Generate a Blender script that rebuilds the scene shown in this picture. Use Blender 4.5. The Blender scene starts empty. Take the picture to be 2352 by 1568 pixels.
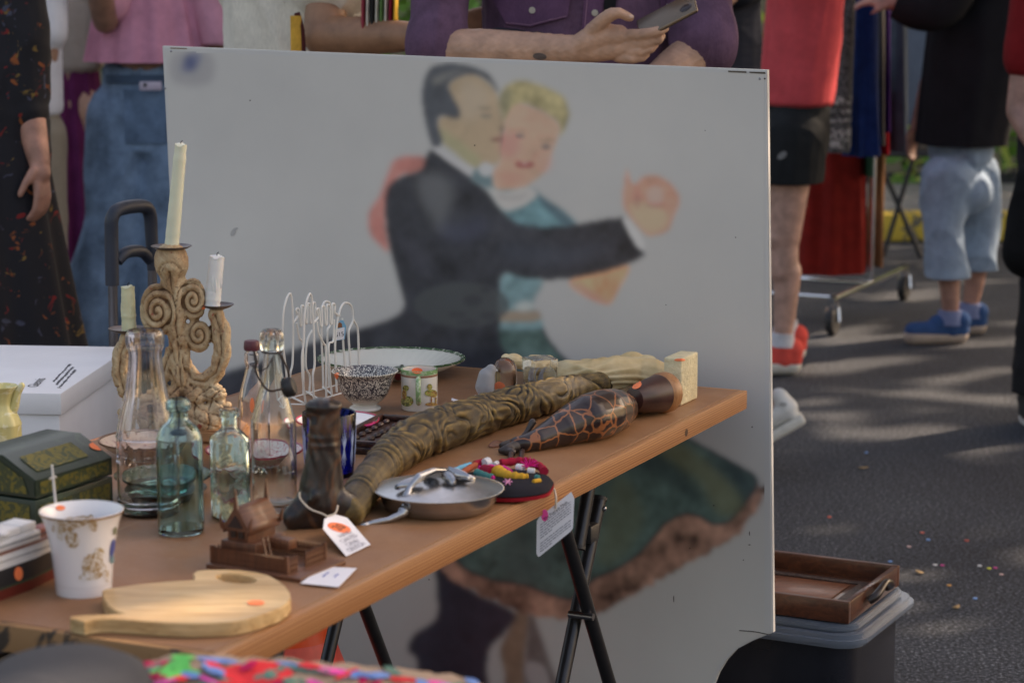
import bpy, bmesh, math, random
import numpy as np
from mathutils import Vector, Matrix, noise as mnoise
from mathutils.bvhtree import BVHTree
random.seed(7); rng = np.random.default_rng(7)
S = bpy.context.scene; COL = S.collection
# ------------------------------------------------------------ camera, sky, sun
CAMZ = 1.55; F = 5450.0; CX, CY = 1176.0, 784.0
PITCH = math.atan(914/F)
CAM = Vector((0, 0, CAMZ)); FWD = Vector((0, math.cos(PITCH), -math.sin(PITCH))); UP = Vector((0, math.sin(PITCH), math.cos(PITCH)))
cd = bpy.data.cameras.new('camera'); cam = bpy.data.objects.new('camera', cd); COL.objects.link(cam); S.camera = cam
cam.location = CAM; cam.rotation_euler = (math.radians(90)-PITCH, 0, 0)
cd.sensor_width = 36; cd.lens = F/2352*36; cd.clip_end = 400; cd.clip_start = .05
cd.dof.use_dof = True; cd.dof.focus_distance = 4.15; cd.dof.aperture_fstop = 5.6
SUND = Vector((.66, .40, .62)).normalized()
el = math.asin(SUND.z); az = math.atan2(SUND.x, SUND.y)
W = bpy.data.worlds.new('World'); S.world = W; W.use_nodes = True
nt = W.node_tree; bg = nt.nodes['Background']; sky = nt.nodes.new('ShaderNodeTexSky')
sky.sky_type = 'NISHITA'; sky.sun_disc = False; sky.sun_elevation = el; sky.sun_rotation = az
sky.air_density = 1.3; sky.dust_density = 4.0; sky.ozone_density = 1.0
nt.links.new(sky.outputs[0], bg.inputs[0]); bg.inputs[1].default_value = .13
ld = bpy.data.lights.new('sun', 'SUN'); ld.energy = 3.2; ld.angle = math.radians(.55); ld.color = (1, .93, .82)
sun = bpy.data.objects.new('sun', ld); COL.objects.link(sun); sun.rotation_euler = SUND.to_track_quat('Z', 'Y').to_euler()
S.view_settings.view_transform = 'Standard'; S.view_settings.look = 'None'; S.view_settings.exposure = 1.28; S.view_settings.gamma = 1
S.view_settings.use_white_balance = True; S.view_settings.white_balance_temperature = 8300; S.view_settings.white_balance_tint = 19
S.render.engine = 'CYCLES'; S.cycles.max_bounces = 14; S.cycles.transmission_bounces = 12; S.cycles.transparent_max_bounces = 12
S.cycles.caustics_refractive = True; S.cycles.caustics_reflective = True; S.cycles.sample_clamp_indirect = 6
# ------------------------------------------------------------ pixel/world helpers (2352x1568 picture units)
def ray(x, y): return Vector(((x-CX)/F, 0, 0)) + UP*(-(y-CY)/F) + FWD
def P(x, y, z=0.0):
    r = ray(x, y); return CAM + r*((z-CAMZ)/r.z)
def Q(x, y, Y):
    r = ray(x, y); return CAM + r*(Y/r.y)
def kk(p): return (Vector(p)-CAM).dot(FWD)/F          # metres per picture unit at p
def vplane(a, b):
    a = Vector(a); d = Vector(b)-a; n = Vector((d.y, -d.x, 0)).normalized()
    def f(x, y, off=0):
        r = ray(x, y); return CAM + r*((a-CAM).dot(n)+off)/r.dot(n)
    return f
def L(c): c /= 255.; return c/12.92 if c <= .04045 else ((c+.055)/1.055)**2.4
def C(r, g, b): return (L(r), L(g), L(b), 1)
def A(r, g, b, g_=2.2): return tuple(min(.88, L(v)*g_) for v in (r, g, b)) + (1,)
T = .75
# ------------------------------------------------------------ object bookkeeping
def tag(o, label, cat, group=None, kind=None):
    if label: o['label'] = label
    if cat: o['category'] = cat
    if group: o['group'] = group
    if kind: o['kind'] = kind
    return o
def thing(name, label, cat, loc=(0, 0, 0), rz=0, group=None):
    o = bpy.data.objects.new(name, None); COL.objects.link(o); o.location = loc; o.rotation_euler = (0, 0, rz); o.empty_display_size = .05
    return tag(o, label, cat, group)
def wm(o):
    m = Matrix.LocRotScale(o.location, o.rotation_euler, o.scale)
    return wm(o.parent) @ m if o.parent else m
class MB:
    def __init__(s): s.v = []; s.f = []; s.m = []
    def add(s, vf, M=None, mat=0):
        n = len(s.v); vs, fs = vf
        s.v += [tuple(M @ Vector(v)) for v in vs] if M is not None else [tuple(v) for v in vs]
        s.f += [tuple(i+n for i in f) for f in fs]; s.m += [mat]*len(fs); return s
    def build(s, name, mats, parent=None, smooth=True, ang=40):
        me = bpy.data.meshes.new(name); me.from_pydata(s.v, [], s.f); me.update()
        if not isinstance(mats, (list, tuple)): mats = [mats]
        for m in mats: me.materials.append(m)
        me.polygons.foreach_set('material_index', s.m)
        if smooth:
            me.polygons.foreach_set('use_smooth', [True]*len(s.f)); me.set_sharp_from_angle(angle=math.radians(ang))
        o = bpy.data.objects.new(name, me); COL.objects.link(o); o.parent = parent
        bm = bmesh.new(); bm.from_mesh(me); bmesh.ops.recalc_face_normals(bm, faces=bm.faces); bm.to_mesh(me); bm.free()
        return o
def part(name, vf, mat, parent=None, M=None, smooth=True, ang=40): return MB().add(vf, M).build(name, mat, parent, smooth, ang)
def box(sx, sy, sz, c=(0, 0, 0), bev=0.0, seg=2):
    bm = bmesh.new(); bmesh.ops.create_cube(bm, size=1)
    for v in bm.verts: v.co = Vector((v.co.x*sx+c[0], v.co.y*sy+c[1], v.co.z*sz+c[2]))
    if bev: bmesh.ops.bevel(bm, geom=bm.edges[:], offset=bev, segments=seg, affect='EDGES', profile=.5)
    return frombm(bm)
def frombm(bm):
    bm.verts.ensure_lookup_table(); bm.verts.index_update()
    r = ([v.co.copy() for v in bm.verts], [tuple(v.index for v in f.verts) for f in bm.faces]); bm.free(); return r
def lathe(prof, seg=40, fn=None, caps=True):
    vs, fs = [], []; n = len(prof)
    for i, (r, z) in enumerate(prof):
        for j in range(seg):
            a = 2*math.pi*j/seg; rr = r*(fn(a, z) if fn else 1); vs.append((rr*math.cos(a), rr*math.sin(a), z))
    for i in range(n-1):
        for j in range(seg): k = (j+1) % seg; fs.append((i*seg+j, i*seg+k, (i+1)*seg+k, (i+1)*seg+j))
    if caps: fs.append(tuple(range(seg-1, -1, -1))); fs.append(tuple((n-1)*seg+j for j in range(seg)))
    return vs, fs
def cat(pts, n=6):
    pts = [Vector(p) for p in pts]
    if len(pts) < 3: return pts
    out = []
    for i in range(len(pts)-1):
        a = pts[max(i-1, 0)]; b = pts[i]; c = pts[i+1]; d = pts[min(i+2, len(pts)-1)]
        for t in range(n):
            t /= n; out.append(.5*((2*b)+(c-a)*t+(2*a-5*b+4*c-d)*t*t+(-a+3*b-3*c+d)*t**3))
    return out+[pts[-1]]
def tube(pts, r, seg=8, sm=0, flat=1.0):
    if sm: 
        if isinstance(r, (list, tuple)): r = [v.x for v in cat([(x, 0, 0) for x in r], sm)]
        pts = cat(pts, sm)
    pts = [Vector(p) for p in pts]; n = len(pts)
    if not isinstance(r, (list, tuple)): r = [r]*n
    vs, fs = [], []; d0 = (pts[1]-pts[0]).normalized(); u = d0.orthogonal().normalized()
    for i, p in enumerate(pts):
        d = (pts[min(i+1, n-1)]-pts[max(i-1, 0)])
        d = d.normalized() if d.length > 1e-9 else d0
        u = (u-d*u.dot(d)).normalized(); w = d.cross(u)
        for j in range(seg): a = 2*math.pi*j/seg; vs.append(p+(u*math.cos(a)+w*math.sin(a)*flat)*r[i])
    for i in range(n-1):
        for j in range(seg): k = (j+1) % seg; fs.append((i*seg+j, i*seg+k, (i+1)*seg+k, (i+1)*seg+j))
    fs += [tuple(range(seg-1, -1, -1)), tuple((n-1)*seg+j for j in range(seg))]
    return vs, fs
def prism(poly, z0, z1, holes=(), bev=0):
    bm = bmesh.new(); es = []
    for lp in [poly]+list(holes):
        v = [bm.verts.new((p[0], p[1], z0)) for p in lp]; es += [bm.edges.new((v[i], v[(i+1) % len(v)])) for i in range(len(v))]
    if holes: bmesh.ops.triangle_fill(bm, edges=es, use_beauty=True)
    else: bm.faces.new(bm.verts[:])
    r = bmesh.ops.extrude_face_region(bm, geom=bm.faces[:])
    for g in r['geom']:
        if isinstance(g, bmesh.types.BMVert): g.co.z = z1
    bmesh.ops.recalc_face_normals(bm, faces=bm.faces)
    if bev:
        ed = [e for e in bm.edges if len(e.link_faces) == 2 and e.calc_face_angle(0) > .9 and abs(e.verts[0].co.z-e.verts[1].co.z) < 1e-6]
        bmesh.ops.bevel(bm, geom=ed, offset=bev, segments=2, affect='EDGES')
    return frombm(bm)
def ball(c, r, u=16, v=10):
    if not isinstance(r, (tuple, list)): r = (r, r, r)
    vs = [(c[0], c[1], c[2]+r[2])]; fs = []
    for i in range(1, v):
        t = math.pi*i/v
        for j in range(u): a = 2*math.pi*j/u; vs.append((c[0]+r[0]*math.sin(t)*math.cos(a), c[1]+r[1]*math.sin(t)*math.sin(a), c[2]+r[2]*math.cos(t)))
    vs.append((c[0], c[1], c[2]-r[2])); e = len(vs)-1
    for j in range(u):
        k = (j+1) % u; fs.append((0, 1+j, 1+k)); fs.append((e, e-u+k, e-u+j))
    for i in range(v-2):
        for j in range(u): k = (j+1) % u; fs.append((1+i*u+j, 1+(i+1)*u+j, 1+(i+1)*u+k, 1+i*u+k))
    return vs, fs
def loft(rings, seg=64, caps=True):
    """rings: (cx,cy,z,rx,ry,waves,amp,phase)"""
    vs, fs = [], []
    for (cx, cy, z, rx, ry, w, am, ph) in rings:
        for j in range(seg):
            a = 2*math.pi*j/seg; q = 1+am*(math.sin(w*a+ph)+.5*math.sin((w*1.7//1)*a+1.3+ph*.7))
            vs.append((cx+rx*q*math.cos(a), cy+ry*q*math.sin(a), z))
    n = len(rings)
    for i in range(n-1):
        for j in range(seg): k = (j+1) % seg; fs.append((i*seg+j, i*seg+k, (i+1)*seg+k, (i+1)*seg+j))
    if caps: fs += [tuple(range(seg-1, -1, -1)), tuple((n-1)*seg+j for j in range(seg))]
    return vs, fs
class Blob:
    """a smooth continuous body: tapered limbs and ellipsoids fused into one skin"""
    def __init__(s): s.mb = MB()
    def cap(s, a, b, r0, r1=None):
        r1 = r0 if r1 is None else r1; a = Vector(a); b = Vector(b); d = b-a; l = d.length
        if l < 1e-6: return s.ell(a, r0)
        n = max(1, int(l/max(min(r0, r1), .004)/1.0)); n = min(n, 12)
        vs, fs = [], []; prof = []
        for i in range(5): t = math.pi/2*i/5; prof.append((r0*math.sin(t)+1e-5, -r0*math.cos(t)))
        for i in range(n+1): t = i/n; prof.append((r0+(r1-r0)*t, l*t))
        for i in range(1, 6): t = math.pi/2*i/5; prof.append((r1*math.cos(t)+1e-5, l+r1*math.sin(t)))
        M = Matrix.Translation(a) @ d.to_track_quat('Z', 'Y').to_matrix().to_4x4()
        s.mb.add(lathe(prof, 16), M); return s
    def chain(s, pts, rs):
        for i in range(len(pts)-1): s.cap(pts[i], pts[i+1], rs[i], rs[i+1])
        return s
    def ell(s, c, r, R=None):
        vf = ball((0, 0, 0), r, 20, 14); M = Matrix.Translation(Vector(c))
        if R is not None: M = M @ R
        s.mb.add(vf, M); return s
    def build(s, name, mats, parent=None, vox=.006, sm=6, disp=None):
        t = s.mb.build('tmp_shape', [], None, False)
        m = t.modifiers.new('r', 'REMESH'); m.mode = 'VOXEL'; m.voxel_size = vox; m.use_smooth_shade = True
        if sm: m2 = t.modifiers.new('s', 'SMOOTH'); m2.factor = .5; m2.iterations = sm
        dg = bpy.context.evaluated_depsgraph_get(); dg.update()
        me = bpy.data.meshes.new_from_object(t.evaluated_get(dg)); me.name = name
        bpy.data.objects.remove(t)
        if disp is not None:
            n = len(me.vertices); co = np.empty(n*3); me.vertices.foreach_get('co', co); co = co.reshape(-1, 3)
            no = np.empty(n*3); me.vertices.foreach_get('normal', no); no = no.reshape(-1, 3)
            co = co+no*disp(co)[:, None]; me.vertices.foreach_set('co', co.reshape(-1)); me.update()
        me.polygons.foreach_set('use_smooth', [True]*len(me.polygons))
        me.materials.clear()
        for mm in (mats if isinstance(mats, (list, tuple)) else [mats]): me.materials.append(mm)
        o = bpy.data.objects.new(name, me); COL.objects.link(o); o.parent = parent; return o
def folds(amp, sc=1.0, seed=0, vert=.4):
    """smooth cloth folds: sharp-crested warped waves; vert<1 stretches them up and down"""
    r = np.random.default_rng(seed); ph = r.uniform(0, 6.28, 12); dr = r.normal(size=(6, 3))
    def f(co):
        x = co*np.array([1, 1, vert])*sc*18
        wx = np.sin(x@dr[0]*.5+ph[0])+.5*np.sin(x@dr[1]*.9+ph[1]); wy = np.sin(x@dr[2]*.6+ph[2])
        a = 1-np.abs(np.sin(x@dr[3]*.45+wx*1.1+ph[3])); b = 1-np.abs(np.sin(x@dr[4]*.8+wy*1.2+ph[4]))
        x2 = x*2.1; w2 = np.sin(x2@dr[2]*.5+ph[4]+wx); c = 1-np.abs(np.sin(x2@dr[5]*.6+1.4*w2+ph[5])); e = np.clip(np.sin(x@dr[1]*.3+ph[6])+.4, 0, 1)
        return amp*(a**2*1.0+.6*b**2+.55*e*c**3-.6)
    return f
# ------------------------------------------------------------ materials
def newmat(name):
    m = bpy.data.materials.new(name); m.use_nodes = True; return m, m.node_tree.nodes, m.node_tree.links, m.node_tree.nodes['Principled BSDF']
def ramp(n, l, src, stops, interp='LINEAR'):
    r = n.new('ShaderNodeValToRGB'); r.color_ramp.interpolation = interp; e = r.color_ramp.elements
    while len(e) < len(stops): e.new(.5)
    for i, (p, c) in enumerate(stops): e[i].position = p; e[i].color = c
    l.new(src, r.inputs[0]); return r
def coords(n, l, sc=(1, 1, 1), rot=(0, 0, 0)):
    t = n.new('ShaderNodeTexCoord'); m = n.new('ShaderNodeMapping'); m.inputs['Scale'].default_value = sc; m.inputs['Rotation'].default_value = rot
    l.new(t.outputs['Object'], m.inputs[0]); return m.outputs[0]
def noi(n, l, v, sc, det=4, rough=.55, dist=0):
    t = n.new('ShaderNodeTexNoise'); t.inputs['Scale'].default_value = sc; t.inputs['Detail'].default_value = det; t.inputs['Roughness'].default_value = rough; t.inputs['Distortion'].default_value = dist
    l.new(v, t.inputs['Vector']); return t.outputs['Fac']
def bump(n, l, b, h, st=.3, d=.002, prev=None):
    u = n.new('ShaderNodeBump'); u.inputs['Strength'].default_value = st; u.inputs['Distance'].default_value = d; l.new(h, u.inputs['Height'])
    if prev: l.new(prev.outputs[0], u.inputs['Normal'])
    l.new(u.outputs[0], b.inputs['Normal']); return u
def mixc(n, l, fac, a, b):
    m = n.new('ShaderNodeMix'); m.data_type = 'RGBA'
    if isinstance(fac, float): m.inputs[0].default_value = fac
    else: l.new(fac, m.inputs[0])
    for i, v in ((6, a), (7, b)):
        if isinstance(v, tuple): m.inputs[i].default_value = v
        else: l.new(v, m.inputs[i])
    return m.outputs[2]
def plain(name, col, rough=.5, metal=0, var=.12, sc=30, bst=.1, bsc=200, bd=.001, coat=0, sheen=0, sub=0):
    m, n, l, b = newmat(name); v = coords(n, l)
    d = tuple(c*(1-var) for c in col[:3])+(1,); e = tuple(min(1, c*(1+var)) for c in col[:3])+(1,)
    r = ramp(n, l, noi(n, l, v, sc), [(.3, d), (.7, e)]); l.new(r.outputs[0], b.inputs['Base Color'])
    b.inputs['Roughness'].default_value = rough; b.inputs['Metallic'].default_value = metal
    b.inputs['Coat Weight'].default_value = coat; b.inputs['Sheen Weight'].default_value = sheen
    if sub: b.inputs['Subsurface Weight'].default_value = sub; b.inputs['Subsurface Radius'].default_value = (.01, .006, .004)
    if bst: bump(n, l, b, noi(n, l, v, bsc, 5), bst, bd)
    return m
def cloth(name, col, var=.2, weave=1400, sc=14, rough=.92, bst=.5, twill=None):
    m, n, l, b = newmat(name); v = coords(n, l)
    d = tuple(c*(1-var) for c in col[:3])+(1,); e = tuple(min(1, c*(1+var)) for c in col[:3])+(1,)
    r = ramp(n, l, noi(n, l, v, sc, 6, .65), [(.3, d), (.7, e)])
    wv = coords(n, l, (weave*.35, weave*.35, weave*.08)); q = noi(n, l, wv, 1, 2)
    r2 = ramp(n, l, q, [(.35, (.72, .72, .72, 1)), (.65, (1.2, 1.2, 1.2, 1))])
    mm = n.new('ShaderNodeMix'); mm.data_type = 'RGBA'; mm.blend_type = 'MULTIPLY'; mm.inputs[0].default_value = .3
    l.new(r.outputs[0], mm.inputs[6]); l.new(r2.outputs[0], mm.inputs[7]); l.new(mm.outputs[2], b.inputs['Base Color'])
    b.inputs['Roughness'].default_value = rough; b.inputs['Specular IOR Level'].default_value = .18
    u = bump(n, l, b, q, .25, .0004); bump(n, l, b, noi(n, l, coords(n, l, (1, 1, .45)), 14, 3, .5, .6), bst*.55, .012, u)
    return m
def glass(name, col, rough=.02, bst=.25, bsc=60, ior=1.48, bd=.002):
    m, n, l, b = newmat(name); v = coords(n, l)
    b.inputs['Base Color'].default_value = col; b.inputs['Transmission Weight'].default_value = 1; b.inputs['IOR'].default_value = ior; b.inputs['Roughness'].default_value = rough
    if bst: bump(n, l, b, noi(n, l, v, bsc, 2), bst, bd)
    return m
def wood(name, a, bcol, axis='X', sc=1.0, rough=.45, coat=.1, contrast=1.0, knot=0):
    m, n, l, b = newmat(name); s = {'X': (1.2, 14, 14), 'Y': (14, 1.2, 14), 'Z': (14, 14, 1.2)}[axis]
    v = coords(n, l, tuple(q*sc for q in s)); f = noi(n, l, v, 3, 6, .6, 1.2)
    v2 = coords(n, l, tuple(q*sc*5 for q in s)); g = noi(n, l, v2, 4, 3)
    r = ramp(n, l, f, [(.5-.2/contrast, a), (.5+.2/contrast, bcol)])
    r2 = ramp(n, l, g, [(.3, (.75, .75, .75, 1)), (.6, (1.05, 1.05, 1.05, 1))])
    mm = n.new('ShaderNodeMix'); mm.data_type = 'RGBA'; mm.blend_type = 'MULTIPLY'; mm.inputs[0].default_value = .7
    l.new(r.outputs[0], mm.inputs[6]); l.new(r2.outputs[0], mm.inputs[7]); l.new(mm.outputs[2], b.inputs['Base Color'])
    b.inputs['Roughness'].default_value = rough; b.inputs['Coat Weight'].default_value = coat; bump(n, l, b, g, .15, .0008); return m
def spots(name, base, cols, sc, thr=.5, rough=.7, seed=0, dist=1.5, soft=.03, det=3, wrap=None):
    """base colour with irregular coloured motifs"""
    m, n, l, b = newmat(name); v = coords(n, l); cur = base
    for i, (c, t, s) in enumerate(cols):
        mp = n.new('ShaderNodeMapping'); mp.inputs['Location'].default_value = (3.1*i+seed, 1.7*i, 5.3*i); l.new(v, mp.inputs[0])
        f = noi(n, l, mp.outputs[0], s*sc, det, .6, dist); r = ramp(n, l, f, [(t-soft, (0, 0, 0, 1)), (t+soft, (1, 1, 1, 1))])
        cur = mixc(n, l, r.outputs[0], cur, c)
    l.new(cur, b.inputs['Base Color']); b.inputs['Roughness'].default_value = rough
    bump(n, l, b, noi(n, l, v, 180, 4), .12, .001); return m
SKIN = lambda nm, c: plain(nm, c, .52, 0, .24, 26, .35, 300, .0016, sub=.06)
def chrome(nm, c=(.7, .7, .72, 1), r=.18): return plain(nm, c, r, 1, .06, 40, .08, 120, .0005)
M_ = {}
M_['orange'] = plain('orange_paper', (.95, .22, .08, 1), .6, 0, .03); M_['pink'] = plain('pink_paper', (.92, .08, .35, 1), .6, 0, .03)
M_['ink'] = plain('ink', (.02, .02, .03, 1), .7, 0, .05); M_['blueink'] = plain('blue_ink', (.04, .05, .25, 1), .7, 0, .05); M_['greyink'] = plain('pencil', (.22, .22, .27, 1), .8, 0, .05)
M_['card'] = plain('white_card', (.82, .82, .86, 1), .75, 0, .03); M_['string'] = plain('cotton_string', (.6, .52, .42, 1), .9, 0, .15, 300, .5, 900)
M_['black'] = plain('black_rubber', (.02, .02, .022, 1), .55, 0, .1)
# ------------------------------------------------------------ stickers, patches, writing
def bvh(o):
    m = wm(o); me = o.data; return BVHTree.FromPolygons([m @ v.co for v in me.vertices], [tuple(p.vertices) for p in me.polygons])
def patch(name, tgt, grid, mat, parent, off=.0012):
    """grid: rows of picture points wrapped on the target's surface as a thin skin"""
    t = bvh(tgt) if not isinstance(tgt, BVHTree) else tgt; inv = wm(parent).inverted() if parent else Matrix()
    vs = []; ok = []; last = None
    for row in grid:
        for (x, y) in row:
            d = ray(x, y).normalized(); h = t.ray_cast(CAM, d)
            if h[0] is None: ok.append(False); vs.append(Vector())
            else:
                nn = h[1] if h[1].dot(d) < 0 else -h[1]; ok.append(True); vs.append(inv @ (h[0]+nn*off))
    R, Cn = len(grid), len(grid[0]); fs = []
    for i in range(R-1):
        for j in range(Cn-1):
            q = (i*Cn+j, i*Cn+j+1, (i+1)*Cn+j+1, (i+1)*Cn+j)
            if all(ok[a] for a in q): fs.append(q)
    if not fs: print('EMPTY PATCH', name, mat.name, parent.name); return None
    used = sorted({i for f in fs for i in f}); mp = {u: k for k, u in enumerate(used)}
    return part(name, ([vs[u] for u in used], [tuple(mp[i] for i in f) for f in fs]), mat, parent)
def disc_patch(name, tgt, x, y, rx, ry, mat, parent, rot=0, off=.0012):
    g = []
    for i in range(5):
        r = i/4+.001; g.append([(x+r*(rx*math.cos(a)*math.cos(rot)-ry*math.sin(a)*math.sin(rot)), y+r*(rx*math.cos(a)*math.sin(rot)+ry*math.sin(a)*math.cos(rot))) for a in [2*math.pi*j/20 for j in range(21)]])
    return patch(name, tgt, g, mat, parent, off)
def quad_patch(name, tgt, c, mat, parent, n=8, m=8, off=.0012):
    g = []
    for i in range(n+1):
        t = i/n; a = Vector(c[0]).lerp(Vector(c[3]), t); b = Vector(c[1]).lerp(Vector(c[2]), t); g.append([tuple(a.lerp(b, j/m)) for j in range(m+1)])
    return patch(name, tgt, g, mat, parent, off)
def text(name, body, size, mat, parent, M, thick=0):
    c = bpy.data.curves.new(name, 'FONT'); c.body = body; c.size = size; c.align_x = 'CENTER'; c.align_y = 'CENTER'; c.resolution_u = 3; c.extrude = thick
    t = bpy.data.objects.new(name, c); COL.objects.link(t); dg = bpy.context.evaluated_depsgraph_get(); dg.update()
    me = bpy.data.meshes.new_from_object(t.evaluated_get(dg)); bpy.data.objects.remove(t)
    me.transform(M); me.materials.clear(); me.materials.append(mat); o = bpy.data.objects.new(name, me); COL.objects.link(o); o.parent = parent; return o
def cyl_text(body, size, R_, z, mat, parent, a0=-math.pi/2, th=.0006):
    o = text('embossed_lettering', body, size, mat, None, Matrix(), th)
    for v in o.data.vertices: an = a0+v.co.x/R_; rr = R_+.0001+th+v.co.z; v.co = (rr*math.cos(an), rr*math.sin(an), z+v.co.y)
    o.parent = parent; return o
def frame(o, x, y):
    """matrix from origin o with x-dir and y-dir"""
    x = Vector(x).normalized(); z = x.cross(Vector(y)).normalized(); y = z.cross(x)
    M = Matrix((x, y, z)).transposed().to_4x4(); M.translation = Vector(o); return M
# ------------------------------------------------------------ ground, kerb, background
def asphalt():
    m, n, l, b = newmat('asphalt'); v = coords(n, l)
    f = noi(n, l, v, 1.1, 5); g = noi(n, l, v, 110, 4, .85); vo = n.new('ShaderNodeTexVoronoi'); vo.inputs['Scale'].default_value = 75; l.new(v, vo.inputs['Vector'])
    r = ramp(n, l, g, [(.38, (.008, .010, .013, 1)), (.5, (.030, .035, .043, 1)), (.58, (.095, .106, .125, 1)), (.66, (.34, .37, .41, 1))]); r2 = ramp(n, l, f, [(.3, (.6, .6, .63, 1)), (.7, (1.3, 1.28, 1.25, 1))])
    mm = n.new('ShaderNodeMix'); mm.data_type = 'RGBA'; mm.blend_type = 'MULTIPLY'; mm.inputs[0].default_value = 1
    l.new(r.outputs[0], mm.inputs[6]); l.new(r2.outputs[0], mm.inputs[7]); l.new(mm.outputs[2], b.inputs['Base Color']); b.inputs['Roughness'].default_value = .85; b.inputs['Specular IOR Level'].default_value = .3
    bump(n, l, b, g, .5, .004); return m
tag(part('ground', ([(-60, -20, 0), (60, -20, 0), (60, 90, 0), (-60, 90, 0)], [(0, 1, 2, 3)]), asphalt(), smooth=False), None, None, kind='structure')
kx0, kx1 = -20, 20; ky = 12.4
kerbm = spots('kerb_paint', C(70, 64, 52), [((.50, .36, .06, 1), .42, 5)], 1, rough=.8)
concm = plain('concrete', (.26, .25, .23, 1), .9, 0, .2, 6, .4, 60, .004)
tag(MB().add(box(40, .18, .15, (0, ky+.09, .075), .02)).build('kerb', spots('kerb_yellow', (.13, .12, .10, 1), [((.62, .43, .06, 1), .47, 6)], 1, rough=.8)), None, None, kind='structure')
tag(part('pavement', box(40, 1.6, .13, (0, ky+.98+.002, .066)), concm), None, None, kind='structure')
def leafmesh(n, fn, s0, s1):
    vs, fs = [], []
    for i in range(n):
        p = Vector(fn()); s = random.uniform(s0, s1); M = Matrix.Rotation(random.uniform(0, 6.28), 3, Vector((random.gauss(0, 1), random.gauss(0, 1), random.gauss(0, 1))).normalized())
        k = len(vs)
        for q in ((-1, 0, 0), (-.35, .5, .08), (.5, .42, .05), (1.1, 0, -.1), (.5, -.42, .05), (-.35, -.5, .08)): vs.append(p+M @ (Vector(q)*s))
        fs.append(tuple(range(k, k+6)))
    return vs, fs
leafm = [plain('leaf_green', A(70, 105, 40), .5, 0, .4, 3, 0), plain('leaf_lime', A(150, 160, 80), .5, 0, .3, 3, 0), plain('leaf_dark', (.03, .06, .025, 1), .5, 0, .3, 3, 0)]
# hedge behind the pavement
mb = MB()
mb.add(leafmesh(9000, lambda: (random.uniform(-9, 9), random.uniform(14.3, 15.6), random.random()**.8*2.2+.05), .03, .08), mat=0)
mb.add(leafmesh(3500, lambda: (random.uniform(-9, 9), random.uniform(14.2, 14.8), random.random()*2.2+.05), .03, .07), mat=1)
tag(mb.build('hedge', leafm, None, False), 'leafy green hedge running behind the yellow kerb', 'hedge', kind='stuff')
tag(MB().add(box(22, .3, 3.4, (0, 16.4, 1.7))).build('boundary_wall', spots('old_wall', A(120, 112, 96), [(A(70, 66, 58), .55, 2)], 1.5, rough=.9)), 'long weathered pale wall standing behind the hedge', 'wall')
# unseen tree set on the sunny side, crown shaped to shade the stall
EXT = [(-6.5, 5.5), (0.5, 15)]
def patchhole(gx, gy):  # gaps shaped in the leaves to cast sun patches on the asphalt
    for (px_, py_, rx, ry) in ((1935, 905, 75, 7), (2230, 922, 150, 15), (2050, 985, 190, 9), (2250, 1018, 120, 13), (2040, 682, 80, 9), (2240, 862, 110, 5), (1300, 700, 100, 30)):
        c = P(px_, py_, 0); k = kk(c); ddx = (gx-c.x)/(rx*k+.09); d1 = P(px_, py_+ry, 0).y; d2 = P(px_, py_-ry, 0).y
        ddy = (gy-c.y)/((d2-d1)/2+.11)
        if ddx*ddx+ddy*ddy < 1: return True
    return False
def gproj(p): return p-SUND*(p.z/SUND.z)
LIT = [(gproj(Q(2205, 470, 9.3)), .42), (gproj(Q(2190, 760, 9.3)), .25), (gproj(Q(1860, 200, 8.6)), .32), (gproj(Q(1790, 800, 8.6)), .2), (gproj(Q(300, 40, 8.2)), .3), (gproj(Q(230, 300, 8.2)), .2), (gproj(Q(1950, 700, 9.4)), .22)]  # spots where the crown is thinned so sun falls on these figures
def canopy_pt():
    while True:
        gx = random.uniform(*EXT[0]); gy = random.uniform(*EXT[1]); z = random.uniform(6.0, 9.0)
        if patchhole(gx, gy): continue
        if any((gx-c.x)**2+(gy-c.y)**2 < r_*r_ for c, r_ in LIT) and random.random() < .8: continue
        if gy > 9 and gx < .2 and mnoise.noise(Vector((gx*1.3, gy*.9, 3.7))) > .33: continue
        return Vector((gx, gy, 0))+SUND*(z/SUND.z)
tr = thing('shade_tree', 'tall unseen leafy tree, crown shaped to shade the stalls from the right', 'tree', (9.2, 10.0, 0))
MBt = MB(); off = Vector((9.2, 10, 0))
MBt.add(tube([(0, 0, 0), (.1, .05, 2), (-.1, .1, 4), (0, 0, 6.2)], [.34, .27, .23, .16], 14, 4))
for i in range(9):
    a = i*.7; MBt.add(tube([(0, 0, 3.5+i*.25), (1.2*math.cos(a), 1.2*math.sin(a), 5+i*.2), (3.4*math.cos(a), 3.6*math.sin(a), 6.6+.1*i)], [.12, .08, .03], 8, 4))
MBt.build('trunk', plain('bark', (.09, .07, .05, 1), .9, 0, .3, 12, .8, 30, .02), tr)
mb = MB().add(leafmesh(13500, lambda: canopy_pt()-off, .13, .24)); mb.build('crown', leafm[2], tr, False)
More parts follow.
